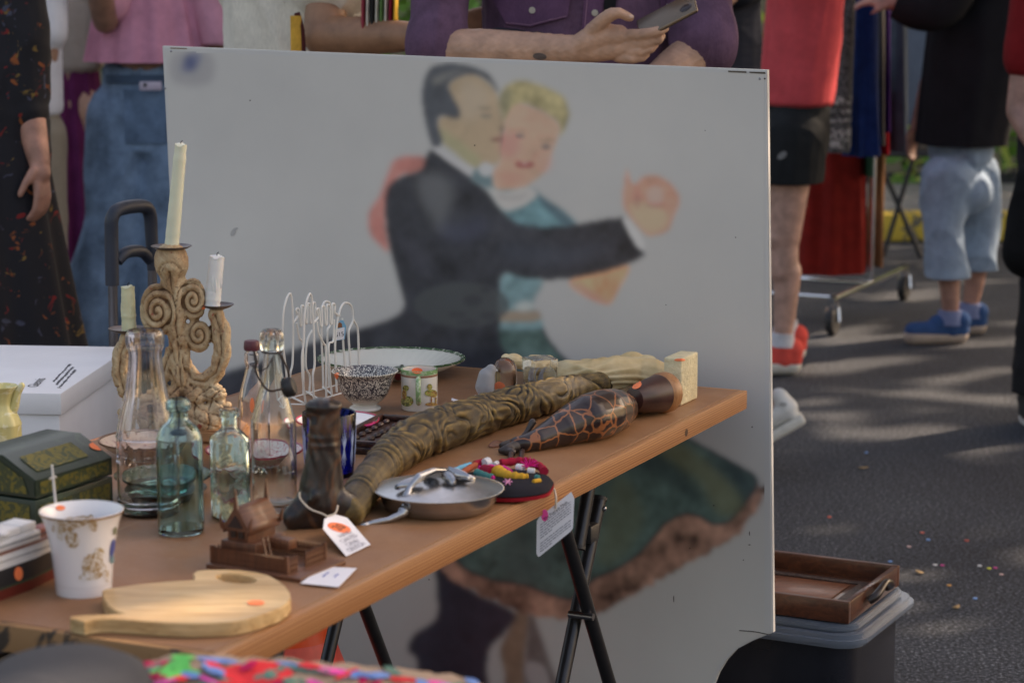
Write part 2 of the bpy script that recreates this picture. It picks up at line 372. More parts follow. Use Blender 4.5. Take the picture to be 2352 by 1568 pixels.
# ------------------------------------------------------------ trestle table
Cnr = P(501, 1504.5, T); Cfr = P(1716.6, 895, T); lg = (Cfr-Cnr); TL = lg.length; lg.normalize(); wd = Vector((-lg.y, lg.x, 0))
Cfl = P(806, 816, T); TW = (Cfl-Cfr).dot(wd); print('table', TL, TW, 'skew', (Cfl-Cfr).dot(lg), 'near edge check', (P(0, 1448.8, T)-Cnr).dot(lg), (P(523.9, 912, T)-Cnr).dot(wd), (P(732, 841, T)-Cnr).dot(wd))
TR = math.atan2(lg.y, lg.x)
tab = thing('trestle_table', 'long brown folding table with pine edging and black tubular legs', 'table', (Cnr.x, Cnr.y, 0), TR)
def hardboard():
    m, n, l, b = newmat('hardboard'); v = coords(n, l)
    r = ramp(n, l, noi(n, l, v, 3.2, 8, .68, .4), [(.28, (.215, .096, .046, 1)), (.5, (.30, .145, .068, 1)), (.72, (.37, .195, .098, 1))])
    s = ramp(n, l, noi(n, l, coords(n, l, (1, 6, 1)), 9, 5, .7, 1.5), [(.62, (0, 0, 0, 1)), (.75, (.45, .45, .45, 1))])
    g = noi(n, l, v, 420, 3, .7); r3 = ramp(n, l, g, [(.3, (.86, .86, .86, 1)), (.7, (1.1, 1.1, 1.1, 1))])
    c = mixc(n, l, s.outputs[0], r.outputs[0], (.20, .10, .05, 1))
    mm = n.new('ShaderNodeMix'); mm.data_type = 'RGBA'; mm.blend_type = 'MULTIPLY'; mm.inputs[0].default_value = 1; l.new(c, mm.inputs[6]); l.new(r3.outputs[0], mm.inputs[7])
    sc1 = ramp(n, l, noi(n, l, coords(n, l, (1, 9, 1), (0, 0, .5)), 7, 3, .6, .5), [(.66, (0, 0, 0, 1)), (.69, (.35, .35, .35, 1))]); sm1 = ramp(n, l, noi(n, l, v, 1.7, 6, .7, 1), [(.5, (0, 0, 0, 1)), (.75, (.35, .35, .35, 1))])
    c3 = mixc(n, l, sc1.outputs[0], mm.outputs[2], (.42, .28, .18, 1)); c3 = mixc(n, l, sm1.outputs[0], c3, (.30, .20, .14, 1)); l.new(c3, b.inputs['Base Color']); rr = ramp(n, l, noi(n, l, v, 4, 6, .7), [(.3, (.36, .36, .36, 1)), (.7, (.62, .62, .62, 1))]); l.new(rr.outputs[0], b.inputs['Roughness']); b.inputs['Specular IOR Level'].default_value = .4; bump(n, l, b, g, .1, .0006); return m
def pine():
    m, n, l, b = newmat('pine_edge')
    v = coords(n, l, (1.0, 1, 46)); f = noi(n, l, v, 2.6, 3, .5, .5)
    w = n.new('ShaderNodeTexWave'); w.wave_type = 'BANDS'; w.bands_direction = 'Z'; w.inputs['Scale'].default_value = 3.4; w.inputs['Distortion'].default_value = 9; w.inputs['Detail'].default_value = 2; w.inputs['Detail Scale'].default_value = .7
    l.new(coords(n, l, (.55, .55, 22)), w.inputs['Vector'])
    r = ramp(n, l, w.outputs['Fac'], [(.1, (.24, .085, .03, 1)), (.5, (.34, .14, .05, 1)), (.9, (.44, .21, .085, 1))])
    k = ramp(n, l, noi(n, l, coords(n, l, (3, 3, 9)), 3, 3), [(.70, (0, 0, 0, 1)), (.76, (1, 1, 1, 1))])
    c = mixc(n, l, k.outputs[0], r.outputs[0], (.14, .06, .025, 1))
    l.new(c, b.inputs['Base Color']); b.inputs['Roughness'].default_value = .5; bump(n, l, b, w.outputs['Fac'], .2, .0008); return m
pinem = pine(); TH = .034
part('table_top', box(TL-.024, TW-.024, .012, (TL/2, TW/2, T-.006), .0015), hardboard(), tab)
part('edge_board', box(TL, .012, TH, (TL/2, .006, T-TH/2-.0008), .0018), pinem, tab)
part('edge_board', box(TL, .012, TH, (TL/2, TW-.006, T-TH/2-.0008), .0018), pinem, tab)
part('edge_board', box(.012, TW-.024, TH, (.006, TW/2, T-TH/2-.0008), .0018), spots('worn_pine', (.30, .16, .07, 1), [((.05, .035, .025, 1), .55, 14)], 1, rough=.8), tab)
part('edge_board', box(.012, TW-.024, TH, (TL-.006, TW/2, T-TH/2-.0008), .0018), pinem, tab)
legm = plain('dark_steel_tube', (.045, .045, .05, 1), .32, .7, .1, 60, .05); boltm = chrome('bolt_steel', (.3, .3, .32, 1), .3)
inv = wm(tab).inverted(); pl = vplane(Cnr+wd*.085, Cfr+wd*.085); pl2 = vplane(Cnr+wd*.115, Cfr+wd*.115)
def ext0(a, b):
    d = b-a; return a+d*((.012-a.z)/d.z)
def legset(off, mirror=False):
    O = Vector(off)
    def X(p): return Vector(p)+O
    a0 = inv @ pl(1296, 1212); a1 = ext0(a0, inv @ pl(1398, 1562)); a0 = a1+(a0-a1)*((T-.04-a1.z)/(a0.z-a1.z))
    b0 = inv @ pl2(1377, 1148); b1 = ext0(b0, inv @ pl2(1292, 1562))
    c0 = inv @ pl2(1352, 1120); c1 = inv @ pl2(1329, 1252); c0 = c1+(c0-c1)*((T-.036-c1.z)/(c0.z-c1.z))
    part('leg', tube([X(a0), X(a1)], .0115, 14), legm, tab); lb = part('leg', tube([X(b0), X(b1)], .0115, 14), legm, tab)
    part('leg_cap', tube([X(b0), X(b0+(b0-b1).normalized()*.006)], .0125, 14), M_['black'], lb)
    st = part('folding_strut', tube([X(c0), X(c1)], .0115, 14), legm, tab); part('strut_cap', tube([X(c1), X(c1+(c1-c0).normalized()*.006)], .0125, 14), M_['black'], st)
    cl = inv @ pl2(1349, 1222)
    part('clamp', box(.036, .03, .030, tuple(X(cl)), .004), M_['black'], st)
    pv = inv @ pl(1345, 1414); part('pivot_bolt', tube([X(pv+Vector((0, -.014, 0))), X(pv+Vector((0, .030, 0)))], .006, 10), boltm, lb)
    dn_ = (b1-b0).normalized()
    for u_ in (.014,): part('bolt', ball(tuple(X(b0+dn_*u_+Vector((0, -.012, 0)))), (.005, .004, .005), 10, 6), boltm, lb)
legset((0, 0, 0)); legset((0, .44, 0)); legset((-1.02, 0, 0)); legset((-1.02, .44, 0))
def onT(x, y, r=0): # point resting on table whose centre shows at (x,y), radius r picture units
    p = P(x, y, T)
    for _ in range(4): p = P(x, y, T+r*kk(p))
    return p
class At:
    """local frame of an upright object: picture units -> local metres"""
    def __init__(s, x, y, z=T): s.x = x; s.y = y; s.p = P(x, y, z); s.k = kk(s.p)
    def __call__(s, x, y, d=0): return Vector(((x-s.x)*s.k, d, (s.y-y)*s.k))
# ------------------------------------------------------------ dancing couple panel
pa = Cfr+lg*.075; pb = Cfl+lg*.075; pl_ = vplane(pa, pb); pd = (pa-pb).normalized(); pn = Vector((-pd.y, pd.x, 0))
def Wp(x, y, off=0): return pl_(x, y, off)
def Wg(x):
    p = pl_(x, 1500); y = 1500
    for _ in range(30):
        p = pl_(x, y); y += (p.z-.006)/kk(p)
    return p
pt = thing('painted_panel', 'large white board painted with a dancing couple leaning behind the table', 'sign board', (pb.x, pb.y, 0), math.atan2(pd.y, pd.x))
pin = wm(pt).inverted()
outl = [Wp(372, 106), Wp(1761.5, 161), Wp(1775.5, 1452), Wp(1730, 1470), Wp(1692, 1490), Wp(1668, 1516), Wp(1650, 1545), Wp(1636, 1580), Wg(1600), Wg(445)]
lo = [pin @ p for p in outl]
poly = [(p.x, p.z) for p in lo]
RX = Matrix.Rotation(math.radians(90), 4, 'X')   # xy plane -> xz plane, +z -> -y
def panelmat(name, attr=None):
    m, n, l, b = newmat(name); v = coords(n, l)
    r = ramp(n, l, noi(n, l, v, 2.2, 5), [(.3, (.54, .535, .525, 1)), (.7, (.63, .62, .60, 1))])
    sp = ramp(n, l, noi(n, l, v, 90, 2, .5), [(.735, (0, 0, 0, 1)), (.76, (1, 1, 1, 1))]); sc_ = ramp(n, l, noi(n, l, coords(n, l, (30, 1, 3)), 6, 3), [(.74, (0, 0, 0, 1)), (.78, (.3, .3, .3, 1))])
    c = r.outputs[0]
    if attr:
        at = n.new('ShaderNodeVertexColor'); at.layer_name = attr; mm = n.new('ShaderNodeMix'); mm.data_type = 'RGBA'; mm.blend_type = 'MULTIPLY'; mm.inputs[0].default_value = 1
        l.new(c, mm.inputs[6]); l.new(at.outputs[0], mm.inputs[7]); c = mm.outputs[2]
    l.new(c, b.inputs['Base Color']); b.inputs['Roughness'].default_value = .28; b.inputs['Specular IOR Level'].default_value = .45; bump(n, l, b, noi(n, l, v, 5, 2), .08, .003); return m
board = part('board', prism(poly, -.014, 0, bev=.002), panelmat('white_acrylic'), pt, RX, ang=50)
# painting raster in picture units
ST = 3.4; X0, Y0, X1, Y1 = 372, 112, 1756, 1640
gx = np.arange(X0, X1, ST); gy = np.arange(Y0, Y1, ST); GX, GY = np.meshgrid(gx, gy)
def inpoly(pts):
    pts = np.array(pts, float); r = np.zeros(GX.shape, bool); n = len(pts); j = n-1
    for i in range(n):
        xi, yi = pts[i]; xj, yj = pts[j]; c = ((yi > GY) != (yj > GY)) & (GX < (xj-xi)*(GY-yi)/(yj-yi+1e-9)+xi); r ^= c; j = i
    return r.astype(float)
def blur(a, s):
    s /= ST; n = int(3*s)+1; k = np.exp(-.5*(np.arange(-n, n+1)/s)**2); k /= k.sum()
    a = np.apply_along_axis(lambda v: np.convolve(np.pad(v, n, 'edge'), k, 'valid'), 0, a)
    return np.apply_along_axis(lambda v: np.convolve(np.pad(v, n, 'edge'), k, 'valid'), 1, a)
def cr(pts): # smooth closed outline
    p = [Vector((a, b, 0)) for a, b in pts]; n = len(p); out = []
    for i in range(n):
        a, b, c, d = p[i-1], p[i], p[(i+1) % n], p[(i+2) % n]
        for t in range(4):
            t /= 4; v = .5*((2*b)+(c-a)*t+(2*a-5*b+4*c-d)*t*t+(-a+3*b-3*c+d)*t**3); out.append((v.x, v.y))
    return out
def T2(pts): return [(574.2+.4883*a, .4883*b) for a, b in pts]
BASE = np.array([L(152), L(151), L(149)]); IMG = np.ones(GX.shape+(3,))*BASE; COV = np.zeros(GX.shape)
def lay(m, col, s=4, op=1.0, tex=0, seed=0):
    global IMG, COV
    m = blur(m, s)*op; c = np.array([L(v) for v in col])*np.ones(GX.shape+(3,))
    if tex:
        r = np.random.default_rng(seed); t = blur(r.normal(size=GX.shape), 16)*ST*1.8+blur(r.normal(size=GX.shape), 5)*ST*.35; c = c*(1+tex*t[..., None]*2.2)
    IMG = IMG*(1-m[..., None])+np.clip(c, 0, 1)*m[..., None]; COV = np.maximum(COV, m)
def pg(pts, *a, **k): lay(inpoly(cr(pts)), *a, **k)
def el_(x, y, rx, ry, *a, **k): lay((((GX-x)/rx)**2+((GY-y)/ry)**2 < 1).astype(float), *a, **k)
# legs, fringe, skirt
pg([(1186, 1400), (1165, 1450), (1148, 1494), (1158, 1540), (1162, 1590), (1205, 1590), (1207, 1500), (1217, 1410)], (118, 98, 82), 5, tex=.12)
pg([(1217, 1405), (1240, 1450), (1260, 1510), (1285, 1600), (1208, 1600), (1207, 1500)], (92, 86, 84), 5, tex=.1)
pg([(1210, 1520), (1250, 1530), (1262, 1580), (1216, 1570)], (140, 134, 134), 4)
pg([(1005, 1290), (1087, 1355), (1182, 1405), (1162, 1450), (1121, 1501), (1108, 1640), (960, 1640), (960, 1522), (936, 1491), (954, 1453), (1001, 1419), (1003, 1350)], (42, 45, 56), 5, tex=.1, seed=2)
fr = [(1741, 1110), (1750, 1150), (1717, 1200), (1663, 1252), (1591, 1290), (1501, 1342), (1433, 1376), (1366, 1414), (1309, 1421), (1241, 1416), (1172, 1397), (1087, 1356), (1019, 1317), (1025, 1270), (1200, 1250), (1500, 1150), (1650, 1100)]
fm = inpoly(cr(fr)); jag = blur(rng.normal(size=GX.shape), 5)*ST
fm = (blur(fm, 9)+jag*.16 > .5).astype(float); lay(fm, (128, 96, 82), 3, tex=.3, seed=3)
sk = [(1148, 735), (1230, 735), (1262, 785), (1340, 865), (1480, 950), (1600, 1018), (1690, 1068), (1738, 1100), (1713, 1150), (1672, 1196), (1636, 1203), (1609, 1186), (1573, 1178), (1532, 1199), (1492, 1243), (1456, 1278), (1411, 1308), (1361, 1330), (1319, 1374), (1258, 1362), (1206, 1342), (1121, 1328), (1053, 1290), (1020, 1200), (1050, 1000), (1130, 850)]
sm_ = inpoly(cr(sk)); lay(np.clip(blur(sm_, 7)*1.0 > .35, 0, 1).astype(float), (34, 42, 48), 4)
lay((blur(sm_, 7) > .62).astype(float), (66, 88, 84), 4, tex=.22, seed=4)
for pts, c, o in (([(1560, 1010), (1690, 1120), (1700, 1170), (1650, 1180), (1600, 1100), (1500, 1030)], (104, 104, 74), .6), ([(1500, 1030), (1600, 1130), (1590, 1150), (1440, 1050)], (36, 50, 52), .6), ([(1420, 1080), (1480, 1180), (1430, 1280), (1370, 1290), (1390, 1180)], (92, 102, 82), .55), ([(1180, 1150), (1260, 1220), (1250, 1330), (1150, 1300)], (58, 78, 78), .5), ([(1200, 800), (1300, 880), (1340, 960), (1250, 900)], (110, 126, 126), .5), ([(1620, 1040), (1740, 1104), (1715, 1150), (1690, 1120)], (44, 58, 64), .6)): pg(pts, c, 9, op=o)
# coat
coat = T2([(860, 705), (960, 775), (1070, 855), (1140, 925), (1200, 1005), (1300, 1060), (1500, 1060), (1750, 1022), (1790, 1090), (1848, 1180), (1840, 1212), (1700, 1270), (1500, 1312), (1300, 1312), (1190, 1290), (1172, 1450)])
coat += [(1148, 735), (1150, 790), (1190, 850), (1210, 1000), (900, 1010), (560, 1000), (470, 905), (502, 862), (620, 822), (728, 782), (835, 752), (900, 730), (927, 704)] + T2([(700, 1330), (665, 1200), (645, 1100), (636, 1000), (640, 900), (690, 840), (800, 800), (825, 745)])
# woman
pg(T2([(700, 742), (820, 738), (832, 800), (760, 822), (700, 835), (640, 1000), (655, 1180), (600, 1140), (562, 1090), (560, 1000), (610, 920), (660, 790)]), (164, 104, 96), 5, tex=.08)
pg(T2([(1500, 1325), (1600, 1260), (1780, 1245), (1745, 1340), (1700, 1420), (1660, 1426), (1580, 1390)]), (184, 136, 104), 4, tex=.1); pg(T2([(1500, 1325), (1580, 1392), (1660, 1426), (1700, 1420), (1650, 1400), (1560, 1340)]), (168, 118, 112), 5, op=.7)
pg(T2([(1120, 880), (1200, 880), (1300, 880), (1400, 945), (1480, 1000), (1530, 1070), (1300, 1100), (1190, 1010), (1130, 930)]), (88, 124, 130), 5, tex=.15)
pg(T2([(1320, 885), (1400, 945), (1480, 1000), (1535, 1070), (1480, 1060), (1400, 990)]), (62, 80, 90), 5, op=.8)
pg(T2([(1185, 1280), (1375, 1310), (1340, 1400), (1335, 1460), (1375, 1540), (1150, 1540), (1165, 1450)]), (100, 130, 134), 5, tex=.12)
pg(T2([(1160, 1470), (1345, 1460), (1352, 1510), (1152, 1512)]), (134, 118, 102), 4); pg(T2([(1240, 1440), (1300, 1415), (1340, 1440), (1290, 1465)]), (170, 168, 162), 5, op=.7)
lay(inpoly(cr(coat)), (48, 50, 56), 4, tex=.16, seed=5)
for pts, c, o in ((T2([(800, 830), (900, 820), (960, 900), (930, 1000), (900, 1100), (840, 1000), (790, 900)]), (104, 106, 108), .55), (T2([(900, 1050), (1000, 1060), (1080, 1020), (1120, 1080), (1000, 1140), (900, 1110)]), (66, 70, 88), .5), (T2([(700, 1100), (780, 1160), (860, 1300), (780, 1250)]), (74, 74, 86), .4), ([(1160, 560), (1300, 565), (1420, 560), (1300, 610), (1170, 600)], (62, 68, 80), .5)): pg(pts, c, 12, op=o)
el_(1060, 700, 110, 52, (62, 66, 68), 3, op=.8)
for x, y, a_, b_ in ((1085, 690, 22, 12), (1120, 725, 20, 10), (1050, 722, 22, 8), (1115, 665, 12, 8), (1075, 740, 30, 6)): el_(x, y, a_, b_, (44, 44, 50), 3, op=.6)
# heads
pg(T2([(960, 370), (1050, 345), (1130, 400), (1165, 450), (1180, 530), (1205, 592), (1182, 615), (1188, 650), (1178, 670), (1185, 700), (1176, 765), (1120, 775), (1060, 790), (960, 710), (890, 650), (885, 560), (930, 540), (950, 480), (930, 420)]), (152, 132, 108), 4, tex=.06)
pg(T2([(890, 600), (950, 640), (1030, 700), (1090, 750), (1050, 790), (960, 710), (890, 655)]), (138, 138, 106), 6, op=.7)
pg(T2([(1000, 380), (1090, 400), (1130, 470), (1080, 560), (1000, 560), (985, 480)]), (158, 142, 124), 9, op=.7)
pg(T2([(860, 312), (960, 298), (1060, 318), (1130, 358), (1172, 440), (1120, 382), (1050, 352), (980, 365), (935, 400), (950, 450), (985, 510), (978, 562), (905, 545), (882, 580), (905, 660), (870, 705), (832, 610), (810, 480), (818, 380)]), (66, 70, 76), 4, tex=.1)
pg(T2([(860, 370), (960, 335), (1040, 330), (960, 350), (880, 400)]), (120, 118, 112), 5, op=.6)
pg(T2([(1172, 480), (1200, 410), (1270, 378), (1350, 395), (1430, 428), (1482, 468), (1502, 540), (1488, 590), (1455, 645), (1448, 580), (1380, 530), (1290, 490), (1240, 520), (1205, 575), (1185, 540)]), (146, 134, 98), 4, tex=.2, seed=8)
pg(T2([(1172, 480), (1205, 415), (1230, 440), (1220, 510), (1195, 560)]), (108, 106, 88), 5, op=.7)
pg(T2([(1205, 560), (1250, 495), (1330, 505), (1400, 540), (1452, 590), (1445, 660), (1420, 720), (1385, 810), (1310, 868), (1280, 890), (1160, 892), (1142, 810), (1180, 760), (1192, 650)]), (170, 138, 118), 4, tex=.05)
el_(*T2([(1222, 685)])[0], 26, 30, (186, 112, 106), 8, op=.7); el_(*T2([(1385, 760)])[0], 14, 22, (190, 128, 116), 8, op=.6); el_(*T2([(1230, 840)])[0], 36, 14, (176, 118, 106), 8, op=.6)
el_(*T2([(1292, 776)])[0], 21, 8, (140, 60, 64), 2.5, op=.9); el_(*T2([(1262, 762)])[0], 7, 4, (150, 90, 84), 2.5, op=.7); el_(*T2([(1326, 766)])[0], 7, 4, (150, 90, 84), 2.5, op=.7); el_(*T2([(1290, 768)])[0], 10, 2.5, (176, 150, 142), 2, op=.7); pg(T2([(1060, 560), (1150, 470), (1185, 560), (1200, 592), (1170, 640), (1170, 750), (1090, 740), (1040, 660)]), (158, 136, 112), 8, op=.6); pg(T2([(1168, 600), (1200, 596), (1184, 622)]), (120, 96, 80), 3, op=.6); pg(T2([(1140, 655), (1188, 640), (1186, 668)]), (128, 78, 72), 3, op=.6); el_(*T2([(1268, 640)])[0], 11, 6, (92, 88, 92), 3, op=.85); el_(*T2([(1392, 692)])[0], 10, 6, (92, 88, 92), 3, op=.85); el_(*T2([(1262, 612)])[0], 20, 3, (120, 100, 84), 3, op=.7); el_(*T2([(1400, 660)])[0], 18, 3, (120, 100, 84), 3, op=.7); el_(*T2([(1340, 730)])[0], 6, 5, (160, 110, 98), 3, op=.6)
el_(*T2([(1110, 545)])[0], 13, 4, (92, 92, 92), 3, op=.8); el_(*T2([(1105, 510)])[0], 17, 3, (100, 92, 84), 3, op=.7); el_(*T2([(1152, 660)])[0], 12, 3.5, (112, 70, 66), 2.5, op=.8); el_(*T2([(1182, 640)])[0], 3, 50, (96, 80, 76), 3, op=.5)
pg(T2([(862, 692), (900, 700), (960, 745), (1060, 798), (1050, 832), (960, 775), (870, 712)]), (158, 156, 156), 3); pg(T2([(1070, 790), (1130, 820), (1142, 885), (1085, 872), (1040, 840)]), (86, 108, 112), 4); el_(*T2([(1108, 797)])[0], 16, 16, (158, 158, 158), 3)
pg(T2([(1120, 885), (1200, 902), (1300, 878), (1352, 918), (1270, 975), (1190, 985)]), (160, 156, 152), 4); pg(T2([(1160, 912), (1240, 925), (1310, 905), (1270, 940), (1190, 942)]), (128, 124, 122), 4, op=.5)
# joined hands
pg(T2([(1772, 800), (1800, 868), (1860, 828), (1930, 830), (2005, 895), (2022, 955), (1995, 1010), (1965, 1085), (1880, 1108), (1835, 1075), (1780, 1010), (1755, 950)]), (170, 126, 108), 4, tex=.08)
pg(T2([(1785, 960), (1860, 950), (1950, 990), (1960, 1060), (1880, 1098), (1815, 1040)]), (168, 150, 124), 5, op=.85); el_(*T2([(1905, 920)])[0], 20, 24, (184, 142, 130), 4); el_(*T2([(1905, 965)])[0], 26, 5, (134, 88, 84), 4, op=.5); el_(*T2([(1820, 930)])[0], 8, 26, (150, 100, 94), 5, op=.6)
pg(T2([(1752, 1020), (1795, 1045), (1850, 1130), (1852, 1178), (1815, 1150), (1775, 1080)]), (168, 166, 164), 3)
# blurred corner emblem
pg([(398, 124), (484, 124), (484, 190), (400, 190)], (128, 126, 128), 7, op=.8); el_(437, 145, 17, 20, (62, 72, 104), 7); el_(452, 132, 12, 12, (80, 88, 118), 6, op=.6); el_(425, 158, 10, 8, (80, 88, 118), 6, op=.6)
ok = (COV > .004); panp = [(p[0], p[1]) for p in [(378, 116), (1757, 168), (1770, 1448), (1730, 1464), (1685, 1490), (1660, 1516), (1642, 1545), (1628, 1585), (1560, 1640), (440, 1640)]]
ok = inpoly(panp) > 0
idx = -np.ones(GX.shape, int); cell = ok[:-1, :-1] & ok[1:, :-1] & ok[:-1, 1:] & ok[1:, 1:]
use = np.zeros(GX.shape, bool); use[:-1, :-1] |= cell; use[1:, :-1] |= cell; use[:-1, 1:] |= cell; use[1:, 1:] |= cell
ii, jj = np.where(use); idx[ii, jj] = np.arange(len(ii))
vs = [pin @ Wp(GX[a, b], GY[a, b], -.0004 if (Wp(700, 500, .1)-CAM).length > (Wp(700, 500)-CAM).length else .0004) for a, b in zip(ii, jj)]
ci, cj = np.where(cell); fs = np.stack([idx[ci, cj], idx[ci, cj+1], idx[ci+1, cj+1], idx[ci+1, cj]], 1)
keep = [i for i in range(len(vs))]
me = bpy.data.meshes.new('painting'); me.from_pydata([tuple(v) for v in vs], [], [tuple(int(q) for q in f) for f in fs]); me.update()
ca = me.color_attributes.new('paint', 'FLOAT_COLOR', 'POINT'); IMG = np.stack([blur(IMG[..., q], 4.0) for q in range(3)], -1); gr_ = IMG.mean(-1, keepdims=True); IMG = gr_+(IMG-gr_)*.95; BASE = BASE.mean()
colr = np.ones((len(vs), 4)); colr[:, :3] = np.clip((IMG[ii, jj]/BASE)**1.0, 0, 1.25); ca.data.foreach_set('color', colr.reshape(-1))
me.materials.append(panelmat('painted_acrylic', 'paint')); po = bpy.data.objects.new('painting', me); COL.objects.link(po); po.parent = pt
print('painting verts', len(vs))
for (x, y) in ((379, 203), (1745, 181), (393, 118)): part('screw', ball(tuple(pin @ Wp(x, y)), (.0025, .002, .0025), 8, 6), boltm, pt)
quad_patch('scuff', board, [(1673, 162.5), (1715, 164), (1715, 168), (1673, 166)], plain('grime', (.12, .10, .08, 1), .9), pt, 2, 8); quad_patch('scuff', board, [(1722, 165), (1758, 166), (1759, 170), (1722, 168)], plain('grime_dark', (.08, .065, .05, 1), .9), pt, 2, 8)
quad_patch('scuff', board, [(392, 109.5), (430, 111), (430, 113), (392, 112)], plain('rust', (.2, .13, .08, 1), .9), pt, 2, 8)
drt = plain('dirt_specks', (.06, .05, .045, 1), .9); smu = plain('faint_smudge', (.42, .41, .40, 1), .7)
for x, y, a_, b_ in ((575, 231, 1.6, 1.6), (1091, 334, 1.5, 1.5), (1320, 140, 1.3, 1.3), (1757, 181, 2, 2), (1690, 545, 1.6, 1.2), (1728, 980, 1.3, 2), (1640, 1160, 1.5, 1.5), (1722, 1224, 1, 5), (1722, 1250, 3, 1), (1585, 1258, 1.5, 1.3), (1548, 1374, 1, 8), (1708, 1285, 1.4, 1.2), (1235, 1130, 2, 1), (986, 1330, 1.5, 1.5), (480, 640, 1.2, 1.2), (1620, 300, 1.1, 1.1), (1530, 700, 1.2, 1.2)): disc_patch('speck', board, x, y, a_, b_, drt, pt)
for x, y, a_, b_, ro in ((536, 534, 5, 9, .5), (541, 526, 3, 7, 1.2)): disc_patch('smudge', board, x, y, a_, b_, smu, pt, ro)
part('crack_line', tube([pin @ Wp(1698, 1447, -.001), pin @ Wp(1735, 1450, -.001), pin @ Wp(1772, 1458, -.001)], .0009, 5, 4), drt, pt)
# ------------------------------------------------------------ table goods
def sticker(tgt, x, y, rx, ry, parent, mat='orange', rot=0, txt=None): return disc_patch('price_sticker', tgt, x, y, rx, ry, M_[mat], parent, rot)
def bottle(name, label, x, y, prof, wall, mat, fn=None, seg=64, group=None, base=6):
    a = At(x, y); t = thing(name, label, 'bottle', a.p, 0, group); k = a.k
    out = [(r*k, h*k) for r, h in prof]; out = [(v.x, v.y) for v in cat([(r, h, 0) for r, h in out], 5)]
    inn = [(max(r-wall*k, .001), h) for r, h in out if h > base*k]; inn = [(.0006, base*k)]+[(inn[0][0]*.6, base*k)]+inn
    o = MB(); pr = [(.0006, 0)]+[(out[0][0]*.9, 0)]+out+[(out[-1][0]-wall*k*.5, out[-1][1]+1.5*k)]+inn[::-1]
    o.add(lathe(pr, seg, fn, True)); b = o.build('glass_body', mat, t, True, 60); return t, a, b
g_pink = glass('pinkish_clear_glass', (.96, .93, .93, 1), .008, .10, 22, bd=.0025); g_aqua = glass('aqua_glass', (.64, .88, .90, 1), .01, .14, 26, bd=.003)
g_clear = glass('greenish_clear_glass', (.93, .97, .96, 1), .008, .14, 26, bd=.003); g_pale = glass('pale_green_glass', (.82, .94, .90, 1), .01, .2, 40, bd=.0025)
def flute(a, z): return 1+.012*math.cos(18*a)*(1 if .10 < z < .245 else 0)
t, a, b = bottle('milk_bottle', 'tall clear pinkish glass milk bottle with fluted neck and wide mouth', 343, 1176, [(64, 0), (71, 8), (71, 30), (69, 36), (71, 60), (71, 150), (70, 185), (62, 225), (50, 270), (42, 320), (38, 360), (39, 378), (43, 388), (44, 412), (40, 422)], 4, g_pink, flute, 72)
mb = MB()
for z, r in ((24, 71.5), (36, 71), (180, 70.8)): mb.add(tube([(r*a.k*math.cos(q*.1309), r*a.k*math.sin(q*.1309), z*a.k) for q in range(49)], .0011, 6))
mb.build('raised_band', g_pink, t)
mb = MB()
M = None
cyl_text('ALTA CREST', .020, 71.2*a.k, 132*a.k, g_pink, t)
t, a, b = bottle('soda_bottle', 'short round shouldered aqua glass bottle with a stopper inside', 416, 1222, [(46, 0), (53, 8), (53, 60), (53, 200), (51, 225), (42, 246), (27, 260), (22, 272), (23, 284), (29, 290), (29, 302), (24, 311)], 5, g_aqua, None, 56, base=14)
st = part('wire_stopper', tube([a(414, 905), a(412, 930), a(418, 945), a(416, 985)], .0014, 8, 4), plain('rusty_wire', (.04, .03, .025, 1), .7, .5), t); part('rubber_seal', ball(tuple(a(416, 990)), (.012, .012, .004)), M_['black'], st)
a = At(531, 1190); t = thing('medicine_bottle', 'small square pale green glass bottle with panelled embossed sides', 'bottle', a.p, .55); k = a.k
def sq(h, s, rr):
    out = []
    for j in range(48):
        q = 2*math.pi*j/48; c, s_ = math.cos(q), math.sin(q); n_ = 7 if rr else 2; out.append((s*c/(abs(c)**n_+abs(s_)**n_)**(1/n_), s*s_/(abs(c)**n_+abs(s_)**n_)**(1/n_), h))
    return out
prof = [(0, 2, 1), (0, 34, 1), (4, 38, 1), (100, 38, 1), (180, 38, 1), (190, 37, 1), (200, 33, 0), (208, 24, 0), (213, 19, 0), (236, 18, 0), (240, 23, 0), (256, 23, 0), (258, 19, 0), (240, 14, 0), (212, 14, 0), (200, 24, 0), (188, 32, 1), (100, 34, 1), (8, 34, 1), (6, 2, 1)]
vs = []; fs = []
for h, s, rr in prof: vs += [(p[0]*k, p[1]*k, p[2]*k) for p in sq(h, s, rr)]
for i in range(len(prof)-1):
    for j in range(48): q = (j+1) % 48; fs.append((i*48+j, i*48+q, (i+1)*48+q, (i+1)*48+j))
fs += [tuple(range(47, -1, -1)), tuple((len(prof)-1)*48+j for j in range(48))]
part('glass_body', (vs, fs), g_pale, t, ang=60)
for sx in (0, 1, 2):
    R = Matrix.Rotation(-.0-sx*math.pi/2+math.pi/2, 4, 'Z'); text('embossed_lettering', 'DR. BALSAM', .0135, g_pale, t, R @ frame((0, -38.6*k, 95*k), (0, 0, 1), (-1, 0, 0)), .0005)
t, a, b = bottle('swing_top_bottle', 'clear bottle with wire bail and rubber stopper hanging from its glass neck', 631, 1168, [(48, 0), (52, 10), (52, 80), (52, 190), (49, 215), (38, 255), (28, 290), (22, 330), (19, 362), (20, 370)], 4, g_clear, None, 56, base=12)
part('glass_lip', lathe([(v[0]*a.k, v[1]*a.k) for v in ((14, 368), (24, 369), (27, 378), (28, 392), (27, 408), (20, 417), (12, 417), (12, 370))], 32), g_clear, t)
wr = plain('rusty_bail_wire', (.05, .035, .03, 1), .6, .6)
